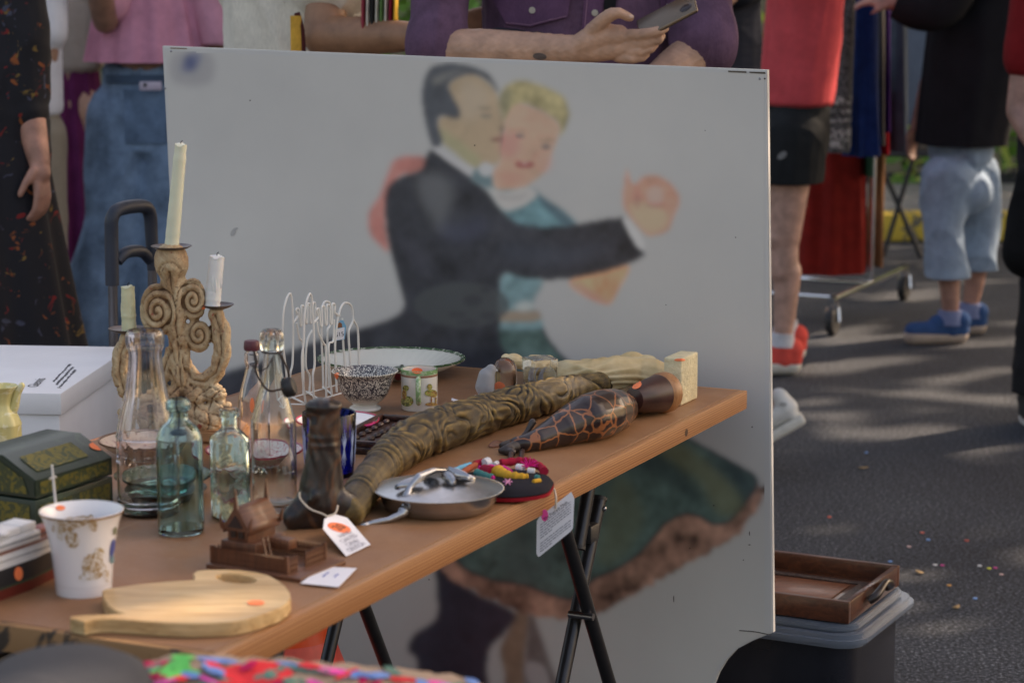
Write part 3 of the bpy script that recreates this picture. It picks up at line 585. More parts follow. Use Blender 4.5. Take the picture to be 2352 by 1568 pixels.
bw = part('wire_bail', tube([a(592, 798, -.012), a(598, 818, -.018), a(596, 840, -.018), a(610, 868, -.022), a(628, 885, -.024), a(656, 884, -.012)], .0017, 8, 5), wr, t)
MB().add(tube([a(645, 800, -.004), a(655, 820, 0), a(668, 850, 0), a(668, 872, 0)], .0016, 8, 5)).add(tube([(22*a.k*math.cos(q*.262), 22*a.k*math.sin(q*.262), 366*a.k) for q in range(25)], .0015, 6)).add(tube([a(600, 840, -.02), a(620, 835, -.02), a(634, 812, -.016)], .0009, 6, 4)).build('wire_loop', wr, bw)
part('rubber_stopper', lathe([(.001, -.010), (.0125, -.008), (.014, -.003), (.0145, .003), (.012, .008), (.006, .009), (.001, .01)], 20), M_['black'], t, Matrix.Translation(a(668, 884)) @ Matrix.Rotation(.35, 4, 'X') @ Matrix.Rotation(1.2, 4, 'Y'))
cyl_text('CANTRELL', .015, 52.2*a.k, 100*a.k, g_clear, t)
t, a, b = bottle('capped_bottle', 'slim clear bottle with a dark red cap behind the wire stopper bottle', 583, 1062, [(28, 0), (34, 8), (34, 130), (28, 170), (17, 210), (14, 225), (17, 235), (17, 252), (14, 258), (14, 268)], 3, g_pink, None, 40)
part('cap', lathe([(.001, 262*a.k), (17*a.k, 262*a.k), (18*a.k, 268*a.k), (17*a.k, 281*a.k), (15*a.k, 284*a.k), (.001, 284*a.k)], 28, lambda q, z: 1+.02*math.cos(20*q)), plain('maroon_cap', (.10, .015, .025, 1), .45), t)
sticker(b, 579, 930, 5, 17, t)
# plates under and behind the bottles
def plate(name, label, x, y, rpx, mat, rim=None, rise=.35, group=None, z=T, wav=0, ell=1.0, rz=0, lift=1.0):
    p = P(x, y, z); k = kk(p); R = rpx*k; t = thing(name, label, 'plate', p, rz, group); h = .020*lift
    pr = [(.0005, .001), (R*.6, .0), (R*.62, .004), (R*.78, h*.5), (R, h), (R*1.0, h+.0025), (R*.77, h*.5+.004), (R*.6, .0065), (.0005, .0055)]
    f = (lambda q, zz: 1+wav*math.cos(26*q)*(zz > h*.4)) if wav else None
    o = part('dish', lathe(pr, 96 if wav else 56, f), mat, t); o.scale = (1, ell, 1)
    if rim:
        m = part('rim_band', lathe([(R*1.001, h-.0003), (R*1.003, h+.0032), (R*.965, h+.0022), (R*.965, h*.93)], 96 if wav else 56, f, False), rim, t); m.scale = (1, ell, 1)
    return t, o
gp = plate('pressed_glass_plate', 'green pressed glass plate stacked on the table behind the bottles', 375, 1122, 112, glass('green_glass', (.25, .62, .55, 1), .06, .8, 90), z=T+.012)
part('lower_plate', lathe([(.0005, 0), (.05, 0), (.062, .012), (.064, .0135), (.05, .002), (.0005, .002)], 48), plain('dark_plate', (.02, .012, .015, 1), .3), gp[0], Matrix.Translation((0, 0, -.012)))
plate('ceramic_plate', 'pale stoneware plate with a faint rim pattern behind the milk bottle', 340, 1048, 112, spots('speckled_cream', (.55, .45, .38, 1), [(A(110, 84, 84), .6, 60)], 1, rough=.35), plain('brown_rim', (.16, .09, .06, 1), .4), lift=1.3)
plate('transferware_plate', 'red and white transfer printed plate under the wire stopper bottle', 585, 1062, 112, spots('red_transfer', (.70, .66, .63, 1), [((.45, .06, .09, 1), .56, 130)], 1, rough=.3), plain('red_rim', (.35, .04, .07, 1), .3), z=T+.006)
# candelabra
a = At(425, 1006); cb = thing('candelabra', 'tall carved wooden candelabra with cream crackled scrolls and three drip pans', 'candelabra', a.p, 0)
B = Blob(); r = lambda v: v*a.k
B.chain([a(403, 592), a(404, 604)], [r(39), r(39)]); B.chain([a(405, 606), a(408, 640), a(414, 700), a(420, 800), a(425, 900)], [r(30), r(27), r(20), r(18), r(26)])
def spiral(cx, cy, r0, r1, a0, turns, rad, d=0, n=22):
    pts = []
    for i in range(n+1):
        t = i/n; q = a0+turns*2*math.pi*t; rr = r0+(r1-r0)*t; pts.append(a(cx+rr*math.cos(q)*.85, cy+rr*math.sin(q), d))
    B.chain(pts, [r(rad*(1-.25*i/n)) for i in range(n+1)])
VOL = [(372, 708, 50, 1), (453, 684, 40, -1), (464, 762, 34, 1)]
B.ell(a(370, 708, -.004), (r(41), r(27), r(62))); B.ell(a(452, 684, -.002), (r(31), r(23), r(50))); B.ell(a(462, 766, -.004), (r(30), r(20), r(40)))
ARMS = [[(503, 718), (514, 752), (516, 805), (502, 850), (476, 872), (448, 866), (432, 838), (426, 790)], [(300, 774), (286, 808), (282, 850), (292, 895), (316, 925), (350, 915), (375, 870), (398, 800)], [(403, 620), (410, 700), (418, 800), (424, 905)]]
ARR = [[19, 22, 21, 20, 20, 19, 17, 14], [19, 22, 22, 21, 21, 19, 17, 13], [27, 24, 23, 26]]
for ar, rr_ in zip(ARMS, ARR): B.chain([a(x, y, -.004) for x, y in ar], [r(q) for q in rr_])
for (x, y, q, d) in ((498, 900, 28, -.01), (507, 938, 34, -.012), (470, 958, 44, -.018), (430, 962, 50, -.01), (380, 965, 50, -.01), (335, 962, 44, 0), (298, 948, 28, 0), (450, 905, 28, -.014), (400, 910, 34, -.01)): B.ell(a(x, y, d), (r(q), r(q*.85), r(q*.85)))
def pdist(X, Y, pl0):
    bd = np.full(X.shape, 1e9); bs = np.zeros(X.shape); acc = 0
    for (x0, y0), (x1, y1) in zip(pl0[:-1], pl0[1:]):
        dx, dy = x1-x0, y1-y0; L2 = math.hypot(dx, dy); t_ = np.clip(((X-x0)*dx+(Y-y0)*dy)/L2**2, 0, 1); d_ = np.hypot(X-x0-t_*dx, Y-y0-t_*dy); m_ = d_ < bd; bd[m_] = d_[m_]; bs[m_] = (acc+t_*L2)[m_]; acc += L2
    return bd, bs
def carv(co):
    X = a.x+co[:, 0]/a.k; Y = a.y-co[:, 2]/a.k; d = np.zeros(len(co)); used = np.zeros(len(co), bool)
    for cx, cy, R_0, sg in VOL:
        rr0 = np.hypot((X-cx)/.8, Y-cy); th = np.arctan2(Y-cy, (X-cx)/.8)*sg; m_ = (rr0 < R_0*1.12) & (co[:, 1] < .004); ph = rr0/19*2*np.pi-th
        g = (.5+.5*np.cos(ph))**2.5*np.clip(rr0/9, 0, 1); d[m_] -= (.0062*g)[m_]; used |= m_
    for ar in ARMS:
        bd, bs = pdist(X, Y, ar); m_ = (bd < 28) & ~used & (co[:, 1] < .006); d[m_] -= (.0045*np.exp(-(bd/4.5)**2)+.0018*(.5+.5*np.cos(bs/9+bd*.25))**4)[m_]
    lo_ = Y > 880; d[lo_] -= (.004*(1-np.abs(np.sin((X*.09+Y*.05)+1.3*np.sin(Y*.05))))**3+.003*(1-np.abs(np.sin(X*.05-Y*.11)))**4)[lo_]
    return d+.0005*np.sin(X*.6+2*np.sin(Y*.2))*np.sin(Y*.5)
def crackle():
    m, n, l, b = newmat('aged_cream_paint'); v = coords(n, l)
    r_ = ramp(n, l, noi(n, l, v, 16, 8, .72, .8), [(.34, (.17, .085, .04, 1)), (.46, (.40, .25, .13, 1)), (.6, (.58, .44, .27, 1)), (.75, (.66, .58, .42, 1))])
    k_ = ramp(n, l, noi(n, l, v, 60, 6, .8, 1.5), [(.56, (0, 0, 0, 1)), (.68, (1, 1, 1, 1))]); k2 = ramp(n, l, noi(n, l, v, 28, 5, .7, 2), [(.62, (0, 0, 0, 1)), (.66, (1, 1, 1, 1))])
    c = mixc(n, l, k_.outputs[0], r_.outputs[0], (.14, .06, .03, 1)); c = mixc(n, l, k2.outputs[0], c, (.32, .06, .035, 1)); geo = n.new('ShaderNodeNewGeometry'); pr_ = ramp(n, l, geo.outputs['Pointiness'], [(.44, (.35, .24, .16, 1)), (.49, (1, 1, 1, 1))]); mm = n.new('ShaderNodeMix'); mm.data_type = 'RGBA'; mm.blend_type = 'MULTIPLY'; mm.inputs[0].default_value = .9; l.new(c, mm.inputs[6]); l.new(pr_.outputs[0], mm.inputs[7]); l.new(mm.outputs[2], b.inputs['Base Color']); b.inputs['Roughness'].default_value = .62  # besides the aged mottling, the colour is darkened in the carved crevices
    bump(n, l, b, noi(n, l, v, 75, 6, .75), .8, .003); return m
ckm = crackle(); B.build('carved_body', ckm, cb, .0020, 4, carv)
part('wooden_base', prism([(-.07, -.035), (.085, -.05), (.10, .02), (.05, .05), (-.08, .05)], 0, .022, bev=.004), wood('reddish_base', (.35, .15, .06, 1), (.52, .30, .14, 1), 'X', 2), cb)
panm = plain('dark_pewter', (.12, .10, .10, 1), .4, .8, .3, 30, .3, 80)
for (x, y, rr) in ((404, 567, 46), (506, 701, 37), (301, 756, 45)):
    M = Matrix.Translation(a(x, y)); part('drip_pan', lathe([(.0005, -.004), (r(rr*.4), -.004), (r(rr*.8), 0), (r(rr), .0035), (r(rr), .0045), (r(rr*.8), .0012), (.0005, -.001)], 36), panm, cb, M)
    part('pan_stem', tube([a(x, y+3), a(x+1, y+20)], [r(10), r(7)], 12), panm, cb)
def candle(label, b0, t0, r0, r1, col, seed):
    A0 = a.p+a(*b0); h = a(*t0)-a(*b0); t = thing('candle', label, 'candle', A0); rs = np.random.default_rng(seed)
    n = 26; pts = [h*(i/n) for i in range(n+1)]; rad = [r(r0+(r1-r0)*i/n+rs.normal()*.35) for i in range(n+1)]; mb = MB()
    vs_, fs_ = tube(pts, rad, 26); R0 = len(vs_)-26
    for j in range(26): v = Vector(vs_[R0+j]); vs_[R0+j] = v+Vector((0, 0, r(2.6*math.sin(j*.7)+rs.normal()*1.2)))
    mb.add((vs_, fs_))
    if seed != 1:
        for q in range(4):
            an = rs.uniform(0, 6); z0 = rs.uniform(.3, .75); mb.add(ball(tuple(h*z0+Vector((r(r1)*math.cos(an)*.93, r(r1)*math.sin(an)*.93, 0))), (r(3.5), r(3.5), r(22))))
    mb.build('wax', plain('wax_%d' % seed, col, .38, 0, .05, 30, .25, 90, .001, sub=.3), t, ang=60)
    part('wick', tube([h*.995, h*.995+Vector((0, 0, r(7))), h*.995+Vector((r(4), 0, r(11)))], r(1.1), 6), M_['black'], t)
candle('tall tapered ivory candle on the highest pan', (404, 571), (431, 333), 16.5, 14, (.72, .72, .55, 1), 1)
candle('short thick white candle with drips on the right pan', (493, 703), (507, 586), 18.5, 17, (.76, .76, .74, 1), 2)
candle('stubby yellowish candle on the lowest left pan', (303, 757), (303, 655), 17, 15, (.66, .64, .42, 1), 3)
part('price_sticker', ball(tuple(a(475, 700, -.01)), (r(6), r(1), r(5))), M_['orange'], cb)
# wire rack
ca_ = lambda x, y: (459.4+.2686*x, 631.6+.2686*y)
n0 = P(*ca_(885, 1110), T); n1 = P(*ca_(1200, 1015), T); f0 = P(*ca_(770, 1055), T); f1 = P(*ca_(1170, 940), T)
rk = thing('wire_rack', 'white wire rack bent into cutlery shapes beside the black patterned bowl', 'plate rack', n0); vn = vplane(n0, n1); vf_ = vplane(f0, f1); wmat = plain('white_wire_coating', (.72, .72, .68, 1), .4, 0, .05)
near = [[(975, 1060), (965, 860), (980, 760), (975, 560), (970, 410), (962, 300), (955, 190), (938, 160), (912, 220), (893, 340), (888, 480), (885, 600), (872, 700), (880, 900), (905, 1100)], [(970, 410), (1010, 360), (995, 300), (1007, 287), (1018, 300), (1030, 425), (1043, 425), (1040, 280), (1053, 267), (1065, 280), (1072, 410), (1085, 410), (1085, 270), (1098, 255), (1110, 270), (1115, 400), (1128, 400), (1130, 260), (1143, 245), (1155, 260), (1152, 320), (1195, 350)],
 [(1170, 1000), (1160, 800), (1155, 600), (1170, 430), (1190, 320), (1220, 250), (1260, 238), (1295, 270), (1308, 380), (1280, 450), (1270, 500), (1280, 700), (1295, 990)], [(1308, 380), (1345, 450), (1355, 600), (1358, 965)], [(1000, 400), (1015, 500), (1060, 590), (1075, 640), (1080, 1050)], [(1145, 380), (1140, 560), (1100, 600), (1110, 850), (1130, 1035)], [(885, 1108), (1360, 965)], [(1215, 370), (1225, 600), (1255, 1000)]]
far = [[(775, 1052), (770, 860), (790, 760), (795, 600), (795, 410), (790, 300), (782, 190), (768, 158), (740, 200), (715, 300), (708, 420), (705, 560), (715, 650), (740, 860), (745, 1060)], [(795, 410), (835, 350), (820, 300), (832, 285), (845, 300), (855, 420), (868, 420), (865, 280), (876, 262), (888, 280), (905, 400), (915, 400), (920, 260), (930, 245), (940, 260), (942, 390), (952, 395), (965, 250), (978, 235), (985, 260), (985, 400)],
 [(825, 410), (850, 540), (880, 600), (885, 1020)], [(960, 470), (915, 570), (905, 780), (940, 870), (935, 1005)], [(1035, 290), (1060, 235), (1085, 225), (1110, 240), (1125, 290), (1110, 430), (1088, 480), (1095, 700), (1105, 960)], [(1035, 380), (1040, 560), (1050, 800), (1055, 970)], [(745, 1062), (1320, 900)]]
for ls, fnp in ((near, vn), (far, vf_)):
    mb = MB()
    for pl0 in ls: mb.add(tube([fnp(*ca_(*q))-n0 for q in pl0], .0020, 8, 4))
    mb.build('wire_frame', wmat, rk)
mb = MB()
for t_ in (0, .25, .5, .75, 1):
    p_ = n0.lerp(P(*ca_(1360, 965), T), t_)-n0; q_ = f0.lerp(P(*ca_(1320, 900), T), t_)-n0; mb.add(tube([p_+Vector((0, 0, .004)), q_+Vector((0, 0, .004))], .0019, 8))
mb.add(tube([P(*ca_(770, 1105), T)-n0, P(*ca_(885, 1108), T)-n0], .002, 8)).build('base_wires', wmat, rk)
pt_ = Vector(vn(*ca_(1197, 470)))+Vector((0, -.006, 0))
tg = thing('price_tag', 'small blue and white price tag hanging on the wire rack', 'price tag', pt_); k = kk(pt_)*.2686
part('card', prism([(-45*k, -90*k), (42*k, -75*k), (55*k, 40*k), (30*k, 90*k), (-15*k, 88*k), (-45*k, 30*k)], 0, .0006), plain('blue_card', (.16, .45, .66, 1), .7), tg, RX)
part('white_label', prism([(-48*k, -86*k), (36*k, -72*k), (42*k, 30*k), (-40*k, 10*k)], .0008, .0014), M_['card'], tg, RX); text('price', '$15', 52*k, M_['ink'], tg, frame((-2*k, -.0018, -32*k), (1, 0, .12), (0, 0, 1)))
part('hole_motif', prism([(-20*k, 22*k), (22*k, 30*k), (20*k, 60*k), (0, 75*k), (-18*k, 55*k)], .0008, .0012), plain('brown_motif', (.3, .12, .05, 1), .7), tg, RX)
part('string', tube([(0, -.001, 80*k), (-30*k, .003, 130*k), (-8*k, .006, 150*k)], .0006, 6, 4), M_['string'], tg)
# oval platter
cream_gl = plain('cream_glaze', (.74, .72, .62, 1), .18, 0, .04, 8, .03, coat=.6)
p0 = P(899, 862, T); k = kk(p0); pt2 = thing('oval_platter', 'large cream oval platter with fluted green edged rim and holly motif', 'platter', p0, 0)
seg = 120; vs, fs = [], []; Rx = 168*k; Ry = .118
prf = [(.0, .004), (.55, .0), (.62, .006), (.99, .030), (1.0, .0335), (.965, .0325), (.64, .010), (.56, .006), (0, .006)]
for (s, h) in prf:
    for j in range(seg):
        q = 2*math.pi*j/seg; w = 1+.012*math.cos(40*q)*(s > .6); z_ = h+.0009*math.cos(40*q)*(s > .6 and s < .98); vs.append(((s*w+1e-4)*Rx*math.cos(q), (s*w+1e-4)*Ry*math.sin(q), z_))
for i in range(len(prf)-1):
    for j in range(seg): q = (j+1) % seg; fs.append((i*seg+j, i*seg+q, (i+1)*seg+q, (i+1)*seg+j))
plo = part('dish', (vs, fs), cream_gl, pt2, ang=70)
part('green_rim', ([(c_*Rx*math.cos(2*math.pi*j/seg)*(1+.012*math.cos(40*2*math.pi*j/seg)), c_*Ry*math.sin(2*math.pi*j/seg)*(1+.012*math.cos(40*2*math.pi*j/seg)), h) for c_, h in ((1.002, .031), (1.004, .0352), (.955, .0330)) for j in range(seg)], [(i*seg+j, i*seg+(j+1) % seg, (i+1)*seg+(j+1) % seg, (i+1)*seg+j) for i in range(2) for j in range(seg)]), spots('green_brush', (.62, .62, .5, 1), [((.05, .11, .05, 1), .42, 90)], 1, rough=.25), pt2)
disc_patch('leaf_motif', plo, 913, 848, 13, 6, plain('leaf_paint', (.06, .09, .06, 1), .3), pt2, -.15); disc_patch('leaf_motif', plo, 923, 842, 5, 4, plain('leaf_paint2', (.06, .09, .06, 1), .3), pt2, -.3); disc_patch('cherry_motif', plo, 915, 864, 9, 8, plain('cherry_paint', (.22, .02, .05, 1), .3), pt2)
# bowl
a = At(839, 940); bo = thing('footed_bowl', 'black and white floral transfer printed bowl on a low foot', 'bowl', a.p); k = a.k
def trf():
    m, n, l, b = newmat('black_transfer_print'); v = coords(n, l)
    f = noi(n, l, v, 260, 3, .6, 2.0); vo = n.new('ShaderNodeTexVoronoi'); vo.inputs['Scale'].default_value = 62; vo.feature = 'F1'; l.new(v, vo.inputs['Vector'])
    w = n.new('ShaderNodeMath'); w.operation = 'SINE'; mu = n.new('ShaderNodeMath'); mu.operation = 'MULTIPLY'; mu.inputs[1].default_value = 16; l.new(vo.outputs['Distance'], mu.inputs[0]); l.new(mu.outputs[0], w.inputs[0])
    r1 = ramp(n, l, w.outputs[0], [(.55, (0, 0, 0, 1)), (.75, (1, 1, 1, 1))]); r2 = ramp(n, l, f, [(.45, (0, 0, 0, 1)), (.52, (1, 1, 1, 1))])
    ad = n.new('ShaderNodeMath'); ad.operation = 'MULTIPLY_ADD'; ad.use_clamp = True; ad.inputs[1].default_value = .75; l.new(r1.outputs[0], ad.inputs[0]); l.new(r2.outputs[0], ad.inputs[2])
    sep = n.new('ShaderNodeSeparateXYZ'); l.new(v, sep.inputs[0]); z1 = ramp(n, l, sep.outputs[2], [(.018, (0, 0, 0, 1)), (.026, (1, 1, 1, 1))]); mm = n.new('ShaderNodeMath'); mm.operation = 'MULTIPLY'; l.new(ad.outputs[0], mm.inputs[0]); l.new(z1.outputs[0], mm.inputs[1])
    l.new(mixc(n, l, mm.outputs[0], (.70, .67, .60, 1), (.035, .035, .05, 1)), b.inputs['Base Color']); b.inputs['Roughness'].default_value = .15; b.inputs['Coat Weight'].default_value = .5; return m
bp = [(.001, 3), (22, 3), (35, 0), (36, 6), (28, 11), (27, 14), (40, 22), (54, 40), (62, 62), (69, 80), (75, 88), (74, 91), (66, 82), (58, 62), (50, 42), (36, 27), (.001, 24)]
bob = part('bowl_body', lathe([(v.x*k, v.y*k) for v in cat([(p_[0], p_[1], 0) for p_ in bp], 3)], 72), trf(), bo)
mb = MB()
for j in range(84): q = 2*math.pi*j/84; mb.add(ball((75*k*math.cos(q), 75*k*math.sin(q), 90*k), (.0013, .0013, .0011), 6, 4))
mb.build('beaded_rim', cream_gl, bo); sticker(bob, 772, 864, 6, 8, bo, rot=.6)
# mug
a = At(963.5, 938); mg = thing('mug', 'small white mug with green handle, green rim and farm scene', 'mug', a.p); k = a.k
mgb = part('mug_body', lathe([(v[0]*k, v[1]*k) for v in ((.5, 3), (37, 3), (40, 0), (42, 3), (42, 90), (41, 93), (39, 93), (38.5, 90), (38.5, 8), (.5, 6))], 56), plain('white_china', (.70, .68, .62, 1), .16, 0, .03, 8, .03, coat=.5), mg)
gm = spots('green_glaze', (.20, .36, .16, 1), [((.42, .52, .34, 1), .55, 60)], 1, rough=.2); bm_ = plain('brown_glaze', (.33, .18, .12, 1), .2)
part('rim_band', lathe([(42.4*k, 84*k), (42.4*k, 93.4*k), (38.6*k, 93.8*k)], 56, caps=False), gm, mg); part('brown_band', lathe([(42.3*k, 78*k), (42.3*k, 83.4*k)], 56, caps=False), bm_, mg)
part('handle', tube([(0, -41*k, 78*k), (0, -58*k, 76*k), (0, -66*k, 58*k), (0, -64*k, 38*k), (0, -52*k, 24*k), (0, -41*k, 22*k)], 6*k, 12, 5), gm, mg)
grs = spots('painted_meadow', (.42, .40, .12, 1), [((.12, .14, .05, 1), .5, 160), ((.5, .2, .08, 1), .62, 120)], 1, rough=.2); cow = spots('painted_animal', (.32, .15, .07, 1), [((.5, .36, .1, 1), .5, 130)], 1, rough=.2)
for nm, x, y, rx, ry, m in (('tree_motif', 933, 891, 7, 7, grs), ('meadow_motif', 936, 921, 14, 12, grs), ('animal_motif', 930, 905, 5, 12, cow), ('tree_motif', 986, 888, 6, 7, grs), ('meadow_motif', 989, 902, 14, 8, grs), ('animal_motif', 995, 905, 8, 7, cow), ('animal_leg', 990, 919, 1.5, 9, cow), ('animal_leg', 1000, 919, 1.5, 8, cow), ('meadow_motif', 990, 928, 14, 4, cow)): disc_patch(nm, mgb, x, y, rx, ry, m, mg)
sticker(mgb, 958, 851, 13, 7, mg)
# small plate, tumbler, trivet
t_, o_ = plate('dessert_plate', 'small white plate with pink red rim behind the blue tumbler', 776, 989, 96, plain('white_glaze', (.74, .73, .74, 1), .15, 0, .03, 8, 0, coat=.6), plain('rose_rim', (.42, .05, .10, 1), .2), lift=.9)
sticker(o_, 850, 973, 14, 5, t_, 'pink', -.1); disc_patch('red_motif', o_, 700, 985, 16, 6, plain('red_motif', (.5, .1, .12, 1), .3), t_)
a = At(757.5, 1090); tb = thing('tumbler', 'cobalt blue cut glass tumbler behind the dark camel head', 'tumbler', a.p); k = a.k
cg = glass('cobalt_glass', (.06, .14, .88, 1), .02, 0); part('glass_body', lathe([(v[0]*k, v[1]*k) for v in ((.5, 0), (50, 0), (55, 4), (62, 145), (61, 147), (58, 145), (51, 10), (.5, 8))], 64, lambda q, z: 1+.006*abs(math.sin(8*q))), cg, tb)
mb = MB(); 
for j in range(14):
    q0 = 2*math.pi*j/14
    for i, (dz, ln) in enumerate(((0, 1), (.25, .85), (-.25, .85), (.5, .65), (-.5, .65))):
        for sg in (-1, 1):
            c0 = (q0, 70*k); dq = math.sin(dz)*.36*ln; h1 = 70*k+sg*math.cos(dz)*46*k*ln; R1 = lambda h: (55+7*h/(145*k))*k+.0009
            mb.add(tube([(R1(70*k)*math.cos(q0), R1(70*k)*math.sin(q0), 70*k), (R1(h1)*math.cos(q0+dq), R1(h1)*math.sin(q0+dq), h1)], [.0011, .0003], 4))
mb.build('cut_pattern', plain('frosted_cut', (.55, .62, .8, 1), .4, 0, .05), tb)
tp = [P(818, 1078, T), P(885, 1040, T), P(962, 990, T), P(955, 980, T), P(880, 972, T), P(815, 1005, T)]
cp = sum(tp, Vector())/6; tv = thing('carved_trivet', 'dark carved wooden board lying under the cane by the tumbler', 'wooden board', cp)
tm = spots('dark_carved_wood', (.06, .022, .015, 1), [((.02, .008, .006, 1), .5, 120)], 1, rough=.35)
sq_ = [P(812, 1060, T), P(958, 1010, T), P(958, 972, T), P(880, 968, T)]
ctr = P(880, 1012, T); R = TR+.12; tv.location = ctr
part('board', box(.22, .10, .012, (0, 0, .006), .002), tm, tv).rotation_euler = (0, 0, R)
mb = MB(); mb.add(box(.22, .010, .010, (0, .045, .017), .002)).add(box(.22, .010, .010, (0, -.045, .017), .002)).add(box(.010, .08, .010, (-.105, 0, .0172), .002)).add(box(.010, .08, .010, (.105, 0, .0172), .002))
for i in range(7):
    for j in range(3): mb.add(ball((-.08+i*.027, -.026+j*.026, .014), (.010, .006, .005), 10, 6), Matrix.Identity(4))
mb.build('carving', tm, tv).rotation_euler = (0, 0, R)
# camel cane
def rest(pts):
    return [onT(x, y, q) for x, y, q in pts]
cn = thing('carved_cane', 'long carved cane with dark camel head and twisting golden shaft', 'walking cane', onT(745, 1205, 0)); O = Vector(cn.location)
sh = [(806, 1168, 36), (835, 1122, 38), (868, 1080, 40), (900, 1046, 44), (950, 1010, 50), (1010, 985, 50), (1070, 965, 47), (1150, 938, 43), (1230, 918, 40), (1300, 900, 36), (1350, 889, 31), (1388, 880, 24)]
cp_ = [p-O for p in rest(sh)]; B = Blob(); B.chain(cat(cp_, 3), [v.x for v in cat([(q[2]*kk(p+O), 0, 0) for q, p in zip(sh, cp_)], 3)])
ax = (cp_[-1]-cp_[3]).normalized(); axn = np.array(ax)
up_ = np.array(Vector((0, 0, 1))); sd = np.cross(axn, up_)
def twist(co):
    s = co@axn; u = (co-np.array(cp_[4]))@sd; w = (co-np.array(cp_[4]))@up_; th = np.arctan2(w-.01, u)
    wp = 1.9*np.sin(s*17+1.2*th+.7)+1.4*np.sin(s*39-1.6*th+2)+.8*np.sin(s*71+2*th); am = np.clip(.55+.5*np.sin(s*29+2*th+wp), .1, 1)
    g1 = 1-np.abs(np.sin((s*72+2.2*th+wp)*.5)); g2 = 1-np.abs(np.sin(s*95-2.4*th+1.3*wp)); return -.0066*am*g1**2.2-.0032*(1.1-am)*g2**2+.0018+.0009*np.sin(s*250+3*th+2*wp)+.0006*np.sin(s*90+9*th+wp)
def goldbrown():
    m, n, l, b = newmat('gilded_brown_carving'); v = coords(n, l)
    geo = n.new('ShaderNodeNewGeometry'); r_ = ramp(n, l, geo.outputs['Pointiness'], [(.47, (.006, .005, .004, 1)), (.495, (.045, .030, .012, 1)), (.515, (.13, .088, .026, 1)), (.54, (.30, .20, .06, 1))])  # pointiness sets the colour: near-black in grooves, golden on ridges
    f = ramp(n, l, noi(n, l, v, 26, 6, .7, 1), [(.35, (.45, .4, .4, 1)), (.65, (1.25, 1.2, 1.1, 1))]); mm = n.new('ShaderNodeMix'); mm.data_type = 'RGBA'; mm.blend_type = 'MULTIPLY'; mm.inputs[0].default_value = .9
    l.new(r_.outputs[0], mm.inputs[6]); l.new(f.outputs[0], mm.inputs[7]); l.new(mm.outputs[2], b.inputs['Base Color']); b.inputs['Roughness'].default_value = .38; bump(n, l, b, noi(n, l, v, 150, 6, .75, 1.5), .8, .003); return m
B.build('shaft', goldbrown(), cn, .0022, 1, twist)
hp = lambda x, y, d=0: Q(x, y, O.y+d)-O
kk0 = kk(O); B = Blob(); q_ = lambda v: v*kk0
B.chain([hp(747, 945), hp(746, 975), hp(744, 1020), hp(741, 1070), hp(736, 1120), hp(738, 1150)], [q_(34), q_(37), q_(38), q_(43), q_(50), q_(52)])
B.ell(hp(743, 932), (q_(43), q_(38), q_(20))); B.ell(hp(733, 948), (q_(33), q_(30), q_(16))); B.ell(hp(744, 1018), (q_(41.5), q_(41), q_(7))); B.ell(hp(743, 1000), (q_(41), q_(40), q_(6))); B.chain([hp(718, 975, -.012), hp(714, 1060, -.012), hp(702, 1120, -.014)], [q_(7), q_(8), q_(10)]); B.chain([hp(772, 960, -.006), hp(776, 1070, -.006), hp(782, 1140, -.006)], [q_(8), q_(9), q_(12)]); B.chain([hp(732, 1130), hp(704, 1160, -.01), hp(674, 1188, -.02)], [q_(46), q_(34), q_(26)]); B.chain([hp(762, 1168), hp(715, 1190, -.01), hp(674, 1202, -.02)], [q_(40), q_(30), q_(19)]); B.ell(hp(770, 1165), (q_(38), q_(34), q_(36)))
B.chain([hp(775, 1150), cp_[0]], [q_(36), q_(34)]); B.chain([hp(716, 1148, -.03), hp(724, 1138, -.03)], [q_(8), q_(9)]); B.ell(hp(770, 1130, -.01), (q_(14), q_(10), q_(22)))
cut = lambda co: .0007*np.sin(co[:, 2]*60+3*np.sin(co[:, 0]*90))*np.sin(co[:, 0]*160+2*np.sin(co[:, 2]*40))+.0005*np.sin(co[:, 0]*420+3*np.sin(co[:, 2]*60))
hd = B.build('camel_head', spots('blackened_wood', (.022, .014, .012, 1), [((.075, .032, .016, 1), .52, 14)], 1, rough=.36), cn, .0026, 3, cut)
disc_patch('nostril', hd, 671, 1181, 9, 5, M_['black'], cn, .2); disc_patch('eye', hd, 722, 1130, 7, 5, M_['black'], cn); quad_patch('black_notch_patch', hd, [(716, 955), (728, 955), (728, 975), (716, 975)], M_['black'], cn, 3, 3)  # nostril and notch are flat black patches, nothing is cut in
# tag on the cane
tB, tC, tT = P(795, 1277, T+.002), P(851, 1250, T+.002), Q(757, 1186, O.y-.055); tM = (tB+tC)/2; tc = tM
tg = thing('handwritten_tag', 'white tag with orange dot tied to the camel head', 'price tag', tc); MT = frame((0, 0, 0), tC-tB, tT-tM); tw_ = (tC-tB).length; tH = (tT-tM).dot(MT.to_3x3() @ Vector((0, 1, 0))); tsk = (tT-tM).dot(MT.to_3x3() @ Vector((1, 0, 0))); print('tag', tw_, tH, tsk)
part('card', prism([(-tw_/2, 0), (tw_/2, 0), (tw_/2+tsk*.8, tH*.8), (tw_*.22+tsk, tH), (-tw_*.22+tsk, tH), (-tw_/2+tsk*.8, tH*.8)], -.0003, .0003), M_['card'], tg, MT)
part('price_sticker', prism([(tsk*.66+tw_*.24*math.cos(q*.3142), tH*.66+tw_*.24*math.sin(q*.3142)) for q in range(20)], .0004, .0007), M_['orange'], tg, MT); text('price', '20', tw_*.3, M_['ink'], tg, MT @ Matrix.Translation((tsk*.66, tH*.66, .0010)))
